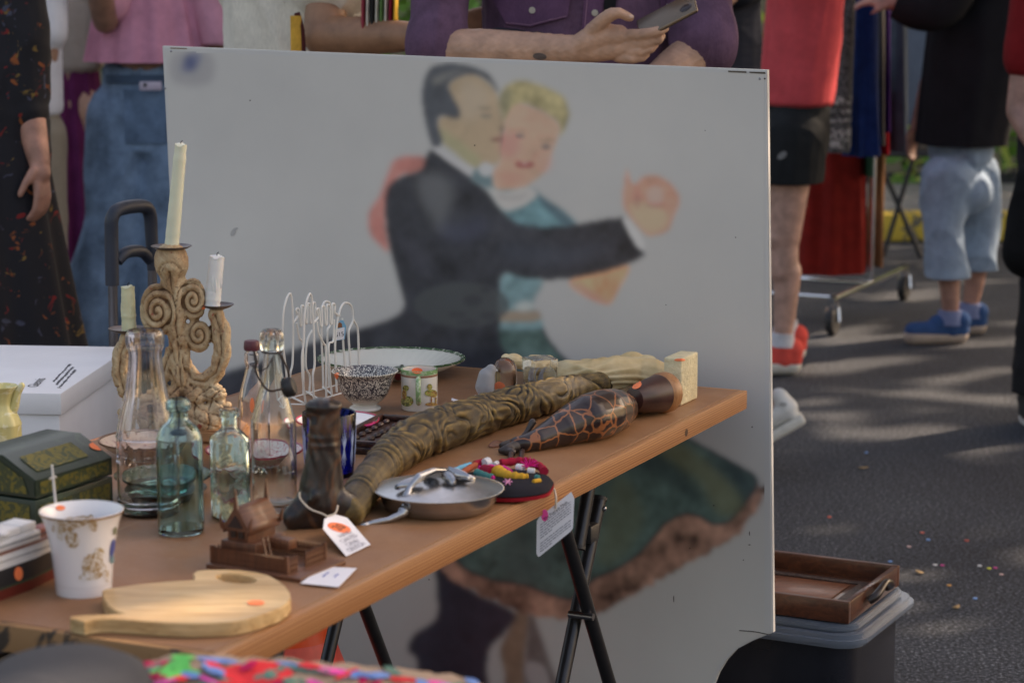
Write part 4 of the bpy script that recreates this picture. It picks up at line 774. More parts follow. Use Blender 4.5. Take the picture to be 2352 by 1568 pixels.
for i, s_ in enumerate(('HAND', 'CARVED', 'CANE/', 'CRUTCH')): text('handwriting', s_, tw_*.165, M_['greyink'], tg, MT @ Matrix.Translation((tsk*(.46-.12*i), tH*(.46-.125*i), .0008)))
part('string', tube([hp(688, 1130, -.035), hp(690, 1145, -.04), hp(712, 1168, -.05), hp(742, 1180, -.055), hp(757, 1190, -.058)], .0014, 8, 5), M_['string'], tg).location = O-tc
part('string', tube([hp(748, 1186, -.056), hp(770, 1178, -.05), hp(776, 1160, -.04)], .0012, 8, 5), M_['string'], tg).location = O-tc
# giraffe
def gp_(x, y): return (1091+.293*x, 689+.293*y)
gir = thing('carved_giraffe', 'dark carved wooden giraffe with orange net pattern lying on its side', 'figurine', onT(*gp_(950, 1100), 0)); O = Vector(gir.location)
G = lambda x, y, rr: onT(*gp_(x, y), rr*.293)-O
GR = lambda x, y, rr: rr*.293*kk(G(x, y, rr)+O)
def girmat():
    m, n, l, b = newmat('giraffe_net'); v = coords(n, l, (1, 1, 1)); vo = n.new('ShaderNodeTexVoronoi'); vo.feature = 'DISTANCE_TO_EDGE'; vo.inputs['Scale'].default_value = 33; vo.inputs['Randomness'].default_value = .75
    nd = n.new('ShaderNodeTexNoise'); nd.inputs['Scale'].default_value = 45; l.new(v, nd.inputs['Vector']); mx = n.new('ShaderNodeMix'); mx.data_type = 'RGBA'; mx.inputs[0].default_value = .012; l.new(v, mx.inputs[6]); l.new(nd.outputs['Color'], mx.inputs[7]); l.new(mx.outputs[2], vo.inputs['Vector'])
    r_ = ramp(n, l, vo.outputs['Distance'], [(.028, (.30, .10, .034, 1)), (.050, (.020, .009, .009, 1))]); l.new(r_.outputs[0], b.inputs['Base Color']); b.inputs['Roughness'].default_value = .3; b.inputs['Coat Weight'].default_value = .2
    bump(n, l, b, r_.outputs[0], .3, .0012); return m
B = Blob(); ch = [(330, 1130, 62), (400, 1120, 70), (500, 1090, 88), (600, 1045, 112), (700, 1000, 140), (800, 955, 165), (900, 920, 188), (1000, 890, 190), (1080, 865, 172), (1150, 850, 130)]
B.chain([G(*c) for c in ch], [GR(*c)*1.02 for c in ch])
for lst in (([(1090, 800, 90), (1180, 740, 50), (1280, 670, 36), (1400, 600, 28)]), ([(1120, 880, 80), (1200, 880, 44), (1300, 862, 34), (1400, 856, 28)]), ([(1130, 820, 80), (1240, 800, 40), (1400, 760, 30)])): B.chain([onT(*gp_(x, y), max(rr*.293, (1000-y)*.0))-O for x, y, rr in lst], [GR(*c) for c in lst])
gb = B.build('giraffe_body', girmat(), gir, .0024, 3)
B = Blob(); B.chain([G(330, 1140, 56), G(260, 1165, 44), G(205, 1180, 30)], [GR(330, 1140, 50), GR(1, 1160, 40), GR(1, 1180, 26)]); e0_ = G(350, 1105, 50); B.chain([e0_, Q(*gp_(410, 1030), (e0_+O).y+.005)-O, Q(*gp_(452, 955), (e0_+O).y+.01)-O], [.0055, .0045, .006]); B.chain([G(300, 1120, 40), G(215, 1140, 30)], [.008, .006]); B.chain([G(290, 1190, 30), G(245, 1190, 22)], [.007, .006])
hg = B.build('giraffe_head', plain('dark_horn', (.05, .035, .03, 1), .4, 0, .5, 60), gir, .0018, 2)
part('ear', tube([G(230, 1120, 20), G(170, 1130, 18), G(110, 1145, 14)], [.004, .009, .002], 10, 3, .4), wood('ear_wood', (.3, .10, .04, 1), (.10, .035, .02, 1), 'X', 4), gir)
for x, y in ((275, 1250), (360, 1235)): part('horn', tube([G(x+10, y-50, 20), P(*gp_(x, y+15), T+.004)-O], [.005, .003], 8), plain('horn_%d' % x, (.06, .03, .025, 1), .4), gir)
c0 = onT(*gp_(1475, 725), 48)-O; axg = (G(1475, 800, 160)-G(900, 920, 180)); axg.z = 0; axg.normalize(); Mg = Matrix.Translation(c0) @ axg.to_track_quat('Z', 'Y').to_matrix().to_4x4()
R_ = 47*kk(c0+O); part('base_disc', lathe([(.001, -.012), (R_*.93, -.012), (R_, -.006), (R_, .008), (R_*.95, .012), (.001, .012)], 48), wood('light_base', (.30, .12, .045, 1), (.42, .20, .08, 1), 'Z', 3), gir, Mg)
mound = part('base_mound', lathe([(.001, -.085), (R_*.55, -.08), (R_*.74, -.062), (R_*.86, -.035), (R_*.94, -.0125), (.001, -.0125)], 40), plain('dark_mound', (.05, .018, .014, 1), .35, 0, .3, 40), gir, Mg)
sticker(mound, 1462, 884, 12, 9, gir, rot=-.3)
# lying statue
ps = P(1563, 922, T); sd_ = Vector((-.90, .43, 0)).normalized(); stt = thing('lying_statue', 'cream figurine of a draped woman lying on her side with square plinth', 'statue', ps); O = ps; k = kk(ps)
cream = None
def ivory():
    m, n, l, b = newmat('aged_ivory_resin'); v = coords(n, l); geo = n.new('ShaderNodeNewGeometry')
    r_ = ramp(n, l, noi(n, l, v, 14, 6, .6), [(.3, (.50, .34, .15, 1)), (.55, (.66, .50, .27, 1)), (.75, (.70, .60, .38, 1))]); r2 = ramp(n, l, geo.outputs['Pointiness'], [(.46, (.42, .30, .18, 1)), (.498, (1, 1, 1, 1))])  # second ramp darkens the colour in folds and creases
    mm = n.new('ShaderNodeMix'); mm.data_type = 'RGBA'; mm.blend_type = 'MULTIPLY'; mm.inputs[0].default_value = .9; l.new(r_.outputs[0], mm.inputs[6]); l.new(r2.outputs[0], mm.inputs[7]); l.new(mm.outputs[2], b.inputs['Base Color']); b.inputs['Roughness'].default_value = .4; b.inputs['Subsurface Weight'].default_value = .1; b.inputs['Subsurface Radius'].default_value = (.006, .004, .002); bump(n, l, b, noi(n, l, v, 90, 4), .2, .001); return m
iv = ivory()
B = Blob(); Sx = lambda x, y, rr: onT(x, y, rr)-O
bch = [(1232, 846, 29), (1275, 862, 32), (1320, 862, 37), (1370, 862, 41), (1420, 858, 44), (1470, 858, 42), (1528, 868, 36)]
B.chain([Sx(*c) for c in bch], [c[2]*k*1.0 for c in bch])
up2 = lambda x, y, dp: Q(x, y, (Sx(x, 870, 20)+O).y+dp)-O
for c, rr in (((1420, 842), 34), ((1450, 832), 32), ((1480, 842), 32), ((1390, 848), 34), ((1350, 852), 32)): B.ell(up2(*c, .01), (rr*k*1.1, rr*k, rr*k*.9))
B.chain([up2(1225, 835, .01), up2(1250, 828, .03), up2(1262, 826, .03)], [22*k, 14*k, 12*k]); B.chain([up2(1262, 832, .03), up2(1300, 850, .0), up2(1345, 845, -.01)], [11*k, 11*k, 9*k])
B.chain([up2(1215, 840, 0), up2(1192, 833, 0)], [15*k, 15*k]); B.ell(up2(1180, 829, 0), (23*k, 19*k, 19*k)); B.ell(up2(1162, 822, 0), (12*k, 12*k, 11*k))
def drap(co):
    m_ = np.clip((co[:, 0]+.23)/.06, 0, 1); s = co[:, 0]*1.0; z_ = co[:, 2]; wv = 1.6*np.sin(s*22+1)+1.3*np.sin(z_*60+s*15); return m_*(.0060*(1-np.abs(np.sin(z_*70+s*38+wv)))*(.5+.5*np.sin(s*27+z_*20))+.0022*(1-np.abs(np.sin(z_*150-s*60+2*wv)))-.0024)+(1-m_)*.0003*np.sin(z_*900)
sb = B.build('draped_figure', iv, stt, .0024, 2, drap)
Mx = frame((0, 0, 0), (.90, -.43, 0), (.43, .90, 0))
blk = plain('crusty_plaster', (.64, .56, .36, 1), .75, 0, .15, 30, .9, 110, .004)
plb = part('plinth', box(.034, .080, .084, (0, 0, .0425), .003, 3), blk, stt, Mx)
sticker(plb, 1561, 826.5, 12, 2.6, stt); 
# crystals
a = At(1160, 917); gl = glass('crystal', (.97, .97, .98, 1), .0, 0, ior=1.5); k = a.k
fro = plain('frosted_glass', (.55, .57, .60, 1), .5, 0, .06, 40, .2); fro.node_tree.nodes['Principled BSDF'].inputs['Transmission Weight'].default_value = .55
t = thing('crystal_bird_block', 'clear domed crystal block with a frosted bird in front', 'paperweight', a.p)
part('crystal_block', lathe([(v[0]*k, v[1]*k) for v in ((.5, 0), (25, 0), (26, 3), (27, 40), (28, 58), (27, 75), (20, 90), (10, 96), (.5, 98))], 24), gl, t, Matrix.Rotation(.3, 4, 'Z'))
B = Blob(); b_ = lambda x, y, d=-.03: a(x, y, d); B.chain([b_(1113, 905), b_(1114, 880), b_(1118, 855), b_(1128, 840)], [9*k, 22*k, 19*k, 12*k]); B.chain([b_(1128, 838), b_(1143, 843)], [6*k, 2.5*k]); B.chain([b_(1110, 900), b_(1108, 920)], [12*k, 6*k]); B.ell(b_(1122, 895), (14*k, 12*k, 26*k)); B.build('frosted_bird', fro, t, .0014, 3)
part('clear_foot', lathe([(.001, 0), (24*k, 0), (22*k, 6*k), (10*k, 14*k), (.001, 16*k)], 20), gl, t, Matrix.Translation((a(1118, 917).x, -.03, 0)))
part('price_sticker', ball((a(1150, 0).x, -.004, 32*k), (.008, .0008, .009)), M_['orange'], t)
a = At(1240, 900); t = thing('crystal_cube', 'clear crystal cube with frosted dolphins etched inside', 'paperweight', a.p, .5); k = a.k
bm = bmesh.new(); bmesh.ops.create_cube(bm, size=1)
for v in bm.verts: s_ = 1.0 if v.co.z > 0 else .86; v.co = Vector((v.co.x*62*k*s_, v.co.y*62*k*s_, (v.co.z+.5)*80*k))
bmesh.ops.bevel(bm, geom=bm.edges[:], offset=.0012, segments=1, affect='EDGES'); part('crystal_block', frombm(bm), gl, t, smooth=False)
for s_ in ((0, 0, 0), (20, 3, .6)):
    B = Blob(); pts = [Vector(((-6+s_[0]+x)*k, s_[1]*k, y*k)) for x, y in ((-6, 58), (-16, 46), (-18, 32), (-10, 20), (2, 12))]; B.chain(pts, [2*k, 5*k, 7*k, 6*k, 2*k]); B.chain([pts[0], pts[0]+Vector((5*k, 0, 3*k))], [1.6*k, 1*k]); B.chain([pts[2], pts[2]+Vector((-7*k, 0, 2*k))], [2.2*k, 1*k]); B.build('etched_dolphin', fro, t, .0010, 2)
mb = MB()
for i in range(4): mb.add(tube([((-22+6*i)*k, -8*k, (62-3*i)*k), ((-8+6*i)*k, -10*k, (58-3*i)*k), ((8+6*i)*k, -8*k, (62-3*i)*k)], .0004, 5, 4))
mb.build('etched_waves', fro, t)
a = At(1065, 928); t = thing('small_tag', 'small curled white tag with orange dot beside the crystal block', 'price tag', a.p); k = a.k
vs = []; 
for i in range(9):
    u = i/8
    for j in range(2): vs.append(((-28+56*u)*k, (-10+26*j)*k+.02*u, (2+12*abs(u-.45)**1.5*2.2)*k+.001))
tgo = part('card', (vs, [(i*2, i*2+2, i*2+3, i*2+1) for i in range(8)]), M_['card'], t); m_ = tgo.modifiers.new('thick', 'SOLIDIFY'); m_.thickness = .0005
part('price_sticker', ball((16*k, .016, 9*k), (.010, .008, .0009)), M_['orange'], t); part('string', tube([(25*k, -.01, .003), (0, -.02, .003), (-10*k, -.024, .002), (18*k, -.028, .002), (40*k, -.016, .006)], .0011, 6, 4), M_['string'], t)
# silver dish
a = At(1008, 1168); sv = thing('silver_dish', 'round silver lidded pan with beaded rim, side handle and leafy lid ornament', 'serving dish', a.p); k = a.k; silv = plain('tarnished_silver', (.44, .44, .45, 1), .26, 1, .14, 22, .15, 60, .001)
part('pan', lathe([(v[0]*k, v[1]*k) for v in ((.5, -0.0), (110, 0), (122, 5), (132, 22), (135, 40), (138, 44), (138, 46), (130, 44), (.5, 12))], 72), silv, sv)
lid = part('lid', lathe([(v[0]*k, v[1]*k) for v in ((145, 46), (149, 46.5), (149, 49), (143, 51), (120, 57), (80, 66), (40, 71), (.5, 73), (.5, 69), (130, 50))], 72), silv, sv)
mb = MB()
for j in range(130): q = 2*math.pi*j/130; mb.add(ball((148*k*math.cos(q), 148*k*math.sin(q), 48*k), .0016, 6, 4))
mb.build('beaded_edge', silv, lid)
B = Blob(); z2 = lambda x, y, d: a(x, y, d); B.chain([z2(930, 1150, -.075), z2(900, 1160, -.085), z2(862, 1166, -.09), z2(838, 1170, -.093)], [10*k, 7*k, 7*k, 6*k]); B.ell(z2(842, 1168, -.093), (16*k, 10*k, 7*k)); B.ell(z2(932, 1146, -.072), (14*k, 12*k, 14*k)); h_ = B.build('handle', silv, sv, .0016, 2)
B = Blob(); B.chain([z2(932, 1140, -.066), z2(936, 1120, -.06), z2(945, 1098, -.05), z2(965, 1078, -.04), z2(1000, 1070, -.02), z2(1030, 1078, 0), z2(1050, 1092, .005)], [9*k, 10*k, 8*k, 9*k, 7*k, 6*k, 5*k]); B.build('arched_finial', silv, lid, .0016, 2)
def leaf(o, d, n_, L_, W_, m, parent, name='leaf'):
    M = frame(o, d, n_); vs = []; fs = []
    for i in range(9):
        u = i/8; w = W_*math.sin(math.pi*min(1, u*.9+.08))**.7
        for j in range(7): v = j/6*2-1; vs.append((u*L_, v*w, .004*(1-v*v)+.0012*math.cos(v*9)-.006*u*u))
    for i in range(8):
        for j in range(6): fs.append((i*7+j, (i+1)*7+j, (i+1)*7+j+1, i*7+j+1))
    o = part(name, (vs, fs), m, parent, M); s_ = o.modifiers.new('t', 'SOLIDIFY'); s_.thickness = .0016; return o
for (x, y, d, dx, dy, L_) in ((975, 1085, -.03, -1, -.5, .045), (1030, 1076, 0, 1, -.6, .038), (1022, 1080, -.01, .4, -.9, .034), (1045, 1088, 0, 1, .1, .03), (1000, 1074, -.02, -.3, .9, .04)): leaf(z2(x, y, d), (dx, dy, -.12), (-dy, dx, 0), L_, L_*.3, silv, lid)
disc_patch('price_sticker', lid, 914, 1119, 7, 4, M_['pink'], sv)
# embroidered purse
a = At(1160, 1128); pu = thing('embroidered_purse', 'round black felt purse with bright embroidered flowers and red lining', 'purse', a.p, .15); k = a.k
def ring(s, z, w=0): return (0, 0, z*k, 112*k*s, .085*s, 5, .02, 0)
felt = cloth('black_felt', (.016, .015, .02, 1), .3, bst=.3)
pub = part('felt_body', loft([ring(.8, 8), ring(.96, 11), ring(1.0, 17), ring(.93, 27), ring(.7, 32), ring(.3, 35), ring(.02, 35)], 64), felt, pu)
part('red_lining', loft([ring(.5, 0), ring(.85, 0), ring(1.0, 6), ring(1.01, 14), ring(.8, 14)], 64), cloth('red_wool', (.32, .012, .022, 1), .3), pu)
def wool(nm, c): return cloth(nm, c, .15, bst=.6)
wl = {'red': wool('crimson_yarn', (.36, .015, .04, 1)), 'yel': wool('mustard_yarn', (.62, .33, .04, 1)), 'mag': wool('magenta_yarn', (.72, .03, .25, 1)), 'tea': wool('teal_yarn', (.05, .22, .20, 1)), 'blu': wool('sky_yarn', (.15, .45, .62, 1)), 'ora': wool('rust_yarn', (.38, .10, .05, 1)), 'whi': wool('white_yarn', (.7, .68, .68, 1)), 'pnk': wool('pale_pink_yarn', (.65, .25, .40, 1))}
tb_ = bvh(pub); inv2 = wm(pu).inverted()
def on(x, y, up=.002):
    h = tb_.ray_cast(CAM, ray(x, y).normalized()); p = h[0] if h[0] is not None else P(x, y, T+.02)
    return inv2 @ (p+Vector((0, 0, up)))
def yarn(nm, pts, rr, c, rib=0):
    L3 = [on(x, y) for x, y in pts]; L3 = cat(L3, 6); n_ = len(L3); rad = [rr*(1+rib*math.sin(i*1.9)) for i in range(n_)] if not isinstance(rr, list) else [ (rr[0]+(rr[1]-rr[0])*i/(n_-1))*(1+rib*math.sin(i*1.9)) for i in range(n_)]
    part(nm, tube(L3, rad, 10), wl[c], pu)
yarn('crimson_cord', [(1150, 1066), (1185, 1062), (1215, 1063), (1240, 1074), (1250, 1085)], .006, 'red', .15); yarn('mustard_braid', [(1142, 1086), (1160, 1094), (1190, 1097), (1212, 1097)], [.010, .004], 'yel', .2)
yarn('magenta_edging', [(1100, 1078), (1120, 1076), (1150, 1076), (1165, 1082), (1172, 1088)], .004, 'mag', .2); yarn('magenta_edging', [(1102, 1080), (1115, 1095), (1135, 1100)], .003, 'mag', .2); yarn('crimson_patch', [(1112, 1082), (1132, 1088)], .009, 'red', .1)
yarn('teal_braid', [(1095, 1088), (1110, 1094), (1130, 1100)], .0055, 'tea', .2); yarn('rust_braid', [(1058, 1092), (1075, 1080), (1092, 1070)], .005, 'ora', .1); yarn('sky_braid', [(1045, 1084), (1065, 1076), (1082, 1071)], .005, 'blu', .1)
yarn('white_petal', [(1188, 1076), (1202, 1078)], .006, 'whi'); yarn('white_petal', [(1212, 1084), (1228, 1086)], .005, 'whi'); yarn('white_tassel', [(1112, 1068), (1122, 1066)], .008, 'whi', .2)
mb = MB(); c_ = on(1215, 1076, .004)
for i in range(26): d_ = Vector((random.gauss(0, 1), random.gauss(0, 1), abs(random.gauss(0, .6)))).normalized()*.015; mb.add(tube([c_, c_+d_], [.0013, .0006], 5))
mb.build('magenta_tassel', wl['mag'], pu)
yarn('pink_chain', [(1060, 1100), (1080, 1104), (1100, 1112)], .0025, 'pnk', .2); yarn('teal_dot', [(1230, 1098), (1238, 1100)], .004, 'tea'); yarn('white_loop', [(1135, 1070), (1142, 1066)], .004, 'whi'); yarn('sky_braid', [(1082, 1110), (1100, 1118)], .003, 'blu', .2); yarn('mustard_dot', [(1225, 1108), (1240, 1106)], .003, 'yel', .2); yarn('crimson_cord', [(1090, 1068), (1108, 1064)], .005, 'red', .15)
for q in range(6): yarn('stitched_petal', [(1166, 1109), (1166+11*math.cos(q*1.047), 1109+7*math.sin(q*1.047))], .0012, 'pnk')
tp0 = P(1268, 1118, T); tt_ = Q(1275, 1200, tp0.y-.035); ptg = thing('printed_tag', 'white printed label with pink dot hanging over the table edge', 'price tag', tt_); k = kk(tt_); dx_ = lambda x, y: ((x-1275)*k, (1200-y)*k)
part('card', prism([dx_(*p) for p in ((1312, 1127), (1319, 1143), (1316, 1212), (1311, 1220), (1240, 1279), (1236, 1280), (1232, 1272), (1233, 1196), (1238, 1187))], 0, .0006, holes=[[(dx_(1276, 1165)[0]+2*k*math.cos(q), dx_(1276, 1165)[1]+2*k*math.sin(q)) for q in (0, 1, 2, 3, 4, 5)]]), M_['card'], ptg, RX)
part('price_sticker', prism([(dx_(1251, 1182)[0]+8*k*math.cos(q*.3142), dx_(1251, 1182)[1]+14*k*math.sin(q*.3142)) for q in range(20)], .0007, .001), M_['pink'], ptg, RX)
sl = (1319-1240, 1135-1200); mb = MB(); rr_ = random.Random(3)
for i in range(11):
    if i == 6: continue
    y0_ = 1206+i*6.3; x_ = 1241.0; xe = 1311 if i not in (5, 10) else 1268
    while x_ < xe:
        w_ = rr_.uniform(3, 9); 
        u0 = dx_(x_, y0_-(x_-1240)*.80); u1 = dx_(min(x_+w_, xe), y0_-(min(x_+w_, xe)-1240)*.80); mb.add(tube([(u0[0], -.0011, u0[1]), (u1[0], -.0011, u1[1])], .00052, 4, 0)); x_ += w_+1.6
mb.build('printed_lines', M_['greyink'], ptg)
text('printed_heading', 'The Peacock Mask', .0058, M_['ink'], ptg, frame((dx_(1276, 1171)[0], -.0012, dx_(1276, 1171)[1]-.0), (1, 0, .80), (-.6, 0, 1)))
part('string', tube([Vector(P(1262, 1112, T+.012))-tt_, Vector(Q(1272, 1122, tp0.y-.01))-tt_, Vector(Q(1277, 1142, tp0.y-.036))-tt_, Vector((dx_(1276, 1165)[0], -.003, dx_(1276, 1165)[1]))], .0016, 8, 4), M_['string'], ptg)
# thai house
hp0 = P(606, 1318, T); th = thing('carved_house', 'brown carved wooden model house with pointed gables and a picket fence', 'model house', hp0, 0); k = kk(hp0)
hw = wood('red_brown_carving', (.075, .024, .012, 1), (.16, .055, .024, 1), 'Z', 3, rough=.45); hw2 = wood('roof_brown', (.10, .038, .020, 1), (.19, .075, .038, 1), 'X', 3)
fa = P(488, 1301, T)-hp0; fb = P(660, 1328, T)-hp0; fc = P(722, 1290, T)-hp0; fd_ = fa+(fc-fb)
ex = (fb-fa).normalized(); ey = Vector((-ex.y, ex.x, 0)); LX = (fb-fa).length; LY = (fc-fb).dot(ey); print('house', LX, LY)
MH = frame(fa, ex, ey)
part('base_board', box(LX+.03, LY+.02, .006, (LX/2+.012, LY/2, .003), .001), hw2, th, MH)
mb = MB(); fh = 38*k
def fence(p, q, n_, h, low=False):
    p = Vector(p); q = Vector(q)
    for i in range(n_+1):
        c = p.lerp(q, i/n_); mb.add(prism([(-.0015, 0), (.0015, 0), (.0015, h*.85), (0, h), (-.0015, h*.85)], -.001, .001), Matrix.Translation(c) @ Matrix.Rotation(math.atan2((q-p).y, (q-p).x), 4, 'Z') @ RX)
    for z_ in (h*.25, h*.6): d_ = (q-p); mb.add(tube([p+Vector((0, 0, z_)), q+Vector((0, 0, z_))], .0014, 4))
fence((0, 0, .006), (LX, 0, .006), 34, fh); fence((0, LY, .006), (LX, LY, .006), 26, fh); fence((0, 0, .006), (0, LY, .006), 12, fh); fence((LX, 0, .006), (LX, LY*.25, .006), 4, fh); fence((LX, LY*.5, .006), (LX, LY, .006), 8, fh)
for c in ((LX, 0), (LX, LY), (0, 0)): mb.add(box(.004, .004, fh*1.08, (c[0], c[1], .006+fh*.54)))
mb.build('picket_fence', hw, th).matrix_basis = MH
bx0 = .008; W2 = LX*.42; D2 = LY*.8; zf = .006+40*k; wall = MB()
wall.add(box(W2*1.10, D2, 30*k, (bx0+W2*.55, LY*.5, zf-2*k), .001)).add(box(W2*.66, D2*.9, 44*k, (bx0+W2*.5, LY*.5, zf+28*k), .001)).add(box(.030, .02, 24*k, (bx0+W2*1.45, LY*.55, zf+6*k), .001))
for i in range(6): wall.add(box(.0012, .0016, 10*k, (bx0+W2*1.3+i*.005, LY*.3, zf+22*k)))
wh = wall.build('house_walls', hw, th); wh.matrix_basis = MH
for xx in (.3, .7):
    o = part('window', box(.008, .0015, .010, (bx0+W2*.5+(xx-.5)*.03, LY*.5-D2*.45-.001, zf+30*k)), plain('window_shadow_%d' % (xx*10), (.02, .008, .005, 1), .6), wh)  # dark slabs, their colour stands for the shade in the window holes
part('stairs', (lambda m: (m.v, m.f))(MB().add(tube([(LX*.62, .010, .045), (LX*.74, .004, .008)], .0014, 4)).add(tube([(LX*.62, .020, .045), (LX*.74, .014, .008)], .0014, 4)).add(tube([(LX*.65, .008, .036), (LX*.65, .019, .036)], .001, 4)).add(tube([(LX*.69, .006, .024), (LX*.69, .018, .024)], .001, 4))), hw, th).matrix_basis = MH
ze = zf+46*k; zt = ze+50*k; yc = LY*.5; rl = bx0-.002; rr2 = bx0+W2*1.0
def roofside(s):
    vs = []; fs = []
    for i in range(9):
        u = i/8; y_ = yc+s*(D2*.62*(1-u)**.75+.001); z_ = ze+(zt-ze)*u**1.35-(.008 if i == 0 else 0)
        vs += [(rl, y_, z_), (rr2, y_, z_)]
    for i in range(8): fs.append((i*2, i*2+1, i*2+3, i*2+2))
    return vs, fs
# roof ridge runs away from the viewer: rotate so the gable faces the front
RM = MH @ Matrix.Translation((bx0+W2*.5, LY*.5, 0)) @ Matrix.Rotation(math.radians(90), 4, 'Z') @ Matrix.Translation((-(rl+rr2)/2, -yc, 0))
D2_ = D2; D2 = W2*.66
for s in (-1, 1): 
    o = part('roof_slope', roofside(s), hw2, th, None); o.matrix_basis = RM @ Matrix.Translation(((rl+rr2)/2, 0, 0)) @ Matrix.Diagonal((D2_*1.0/(rr2-rl), 1, 1, 1)) @ Matrix.Translation((-(rl+rr2)/2, 0, 0)); q = o.modifiers.new('t', 'SOLIDIFY'); q.thickness = .0015
for xx in (-1, 1):
    g = []; hwid = W2*.42
    for i in range(9): u = i/8; g.append((-hwid*(1-u)**.78, (zt-ze)*u**1.3))
    g += [(-x_, z_) for x_, z_ in g[::-1][1:]]; top = [(g[8][0], g[8][1]+42*k)]
    g = g[:8]+top+g[9:]; inner = [(x_*.62, z_*.62+.0015) for x_, z_ in [g[0], g[4], (0, (zt-ze)*.95), g[12], g[16]]]
    o = part('gable_board', prism(g+[(hwid*.8, -.004), (-hwid*.8, -.004)], -.0012, .0012), hw, th); o.matrix_basis = MH @ Matrix.Translation((bx0+W2*.5, LY*.5+xx*(D2_*.50), ze)) @ RX
    for s in (-1, 1): q = part('gable_finial', prism([(s*hwid*.8, -.006), (s*hwid*1.15, -.002), (s*hwid*1.22, .016), (s*hwid*1.0, .004)][::s], -.0014, .0014), hw, th); q.matrix_basis = MH @ Matrix.Translation((bx0+W2*.5, LY*.5+xx*(D2_*.51), ze)) @ RX
    if xx < 0: q = part('gable_shade_panel', prism([(x_*.6, z_*.62) for x_, z_ in (g[0], g[4], (0, (zt-ze)), g[12], g[16])], .0014, .002), plain('gable_shadow', (.025, .01, .008, 1), .7), th); q.matrix_basis = MH @ Matrix.Translation((bx0+W2*.5, LY*.5+xx*(D2_*.50), ze)) @ RX  # solid dark panel, coloured as the shade inside an opening
cc = [P(x, y, T+.002) for x, y in ((690, 1341), (777, 1350), (819, 1307), (744, 1303))]; c0 = sum(cc, Vector())/4
cd_ = thing('note_card', 'blank looking white card with blue handwriting in front of the model house', 'card', c0); part('card', prism([((p-c0).x, (p-c0).y) for p in cc], .001, .0018), M_['card'], cd_)
e_ = (cc[2]-cc[1]).normalized(); f_ = (cc[3]-cc[2]).normalized()
mb = MB(); rr_ = random.Random(5)
for i, (u0, u1) in enumerate(((.2, .75), (.35, .65))):
    pts = []
    for j in range(26): u = u0+(u1-u0)*j/25; b0 = cc[0].lerp(cc[3], .3+u*.55)+(cc[1]-cc[0])*(.32+.28*i)-c0; pts.append((b0.x+rr_.uniform(-.001, .001), b0.y+rr_.uniform(-.004, .004), .0021))
    mb.add(tube(pts, .0005, 4, 2))
mb.build('handwriting', plain('pale_blue_ink', (.25, .28, .55, 1), .7), cd_)
# cutting board
ol = [(160, 1414.6), (194, 1411), (240, 1410), (283, 1408), (265, 1402), (250, 1393), (239, 1377), (234, 1360), (236, 1354), (240, 1352), (314, 1341), (380, 1335), (445, 1331), (447, 1325), (443, 1316), (452, 1310), (472, 1308), (510, 1307), (550, 1308), (590, 1313), (618, 1320), (640, 1332), (655, 1344), (666, 1360), (668, 1372), (660, 1384), (644, 1396), (600, 1412), (566, 1422), (530, 1428), (498, 1430), (445, 1431.5), (393, 1430), (340, 1427), (288, 1423), (255, 1421), (230, 1421), (208, 1424), (194, 1427), (186, 1425), (162, 1420)]
zt_ = T+.018; c0 = P(430, 1375, T); po_ = [P(x, y, zt_)-c0 for x, y in ol]; hol = [P(542+47*math.cos(q*.449)+4*math.sin(q*.449), 1328+10*math.sin(q*.449)+3.5*math.cos(q*.449), zt_)-c0 for q in range(14)]
ctb = thing('cutting_board', 'pale wooden elephant shaped cutting board with a long slot handle', 'cutting board', c0)
cbm = wood('maple_board', (.46, .27, .11, 1), (.68, .47, .24, 1), 'X', .9, .45, .08, 1.3); bo_ = part('board', prism([(p.x, p.y) for p in po_], .001, .018, [[(p.x, p.y) for p in hol]], bev=.0012), cbm, ctb, ang=30)
sticker(bo_, 588, 1385, 20, 5.5, ctb)
# cup
a = At(193, 1357); cu = thing('flared_cup', 'white flared porcelain cup with gold flower sprigs and a blue bird', 'cup', a.p); k = a.k
cpb = part('cup_body', lathe([(v.x*k, v.y*k) for v in cat([(x, y, 0) for x, y in ((.5, 3), (58, 3), (62, 0), (64, 5), (68, 60), (74, 110), (84, 160), (95, 188), (96, 191), (93, 190), (81, 160), (71, 110), (65, 60), (60, 10), (.5, 8))], 3)], 64), plain('white_porcelain', (.78, .77, .79, 1), .2, 0, .03, 8, .02, coat=.5), cu)
part('gold_rim', lathe([(96.2*k, 187*k), (96.6*k, 191.5*k), (94*k, 192*k)], 64, caps=False), plain('worn_gold', (.30, .17, .06, 1), .35, .6), cu)
gld = spots('gold_sprig', (.70, .66, .62, 1), [((.36, .22, .09, 1), .48, 170)], 1, rough=.3); gl2 = spots('gold_sprig_pale', (.70, .68, .68, 1), [((.45, .33, .18, 1), .52, 150)], 1, rough=.3)
for x, y, rx, ry, m in ((152, 1205, 34, 16, gld), (182, 1197, 24, 12, gld), (166, 1238, 16, 20, gld), (212, 1200, 10, 20, gld), (134, 1215, 8, 26, gl2), (214, 1300, 26, 30, gld), (228, 1270, 12, 14, gl2), (200, 1322, 20, 10, gl2), (240, 1310, 8, 26, gl2)): disc_patch('gold_sprig', cpb, x, y, rx, ry, m, cu, -.3, .0006)
disc_patch('blue_bird', cpb, 257, 1258, 5, 22, plain('bird_blue', (.07, .10, .33, 1), .3), cu, .16, .0010); disc_patch('bird_tail', cpb, 256, 1283, 5, 10, plain('bird_teal', (.15, .28, .33, 1), .3), cu, 0, .0010); disc_patch('bird_head', cpb, 263, 1218, 4, 9, plain('bird_olive', (.2, .22, .14, 1), .3), cu, .1, .0010)
sticker(cpb, 138, 1166, 11, 6, cu)
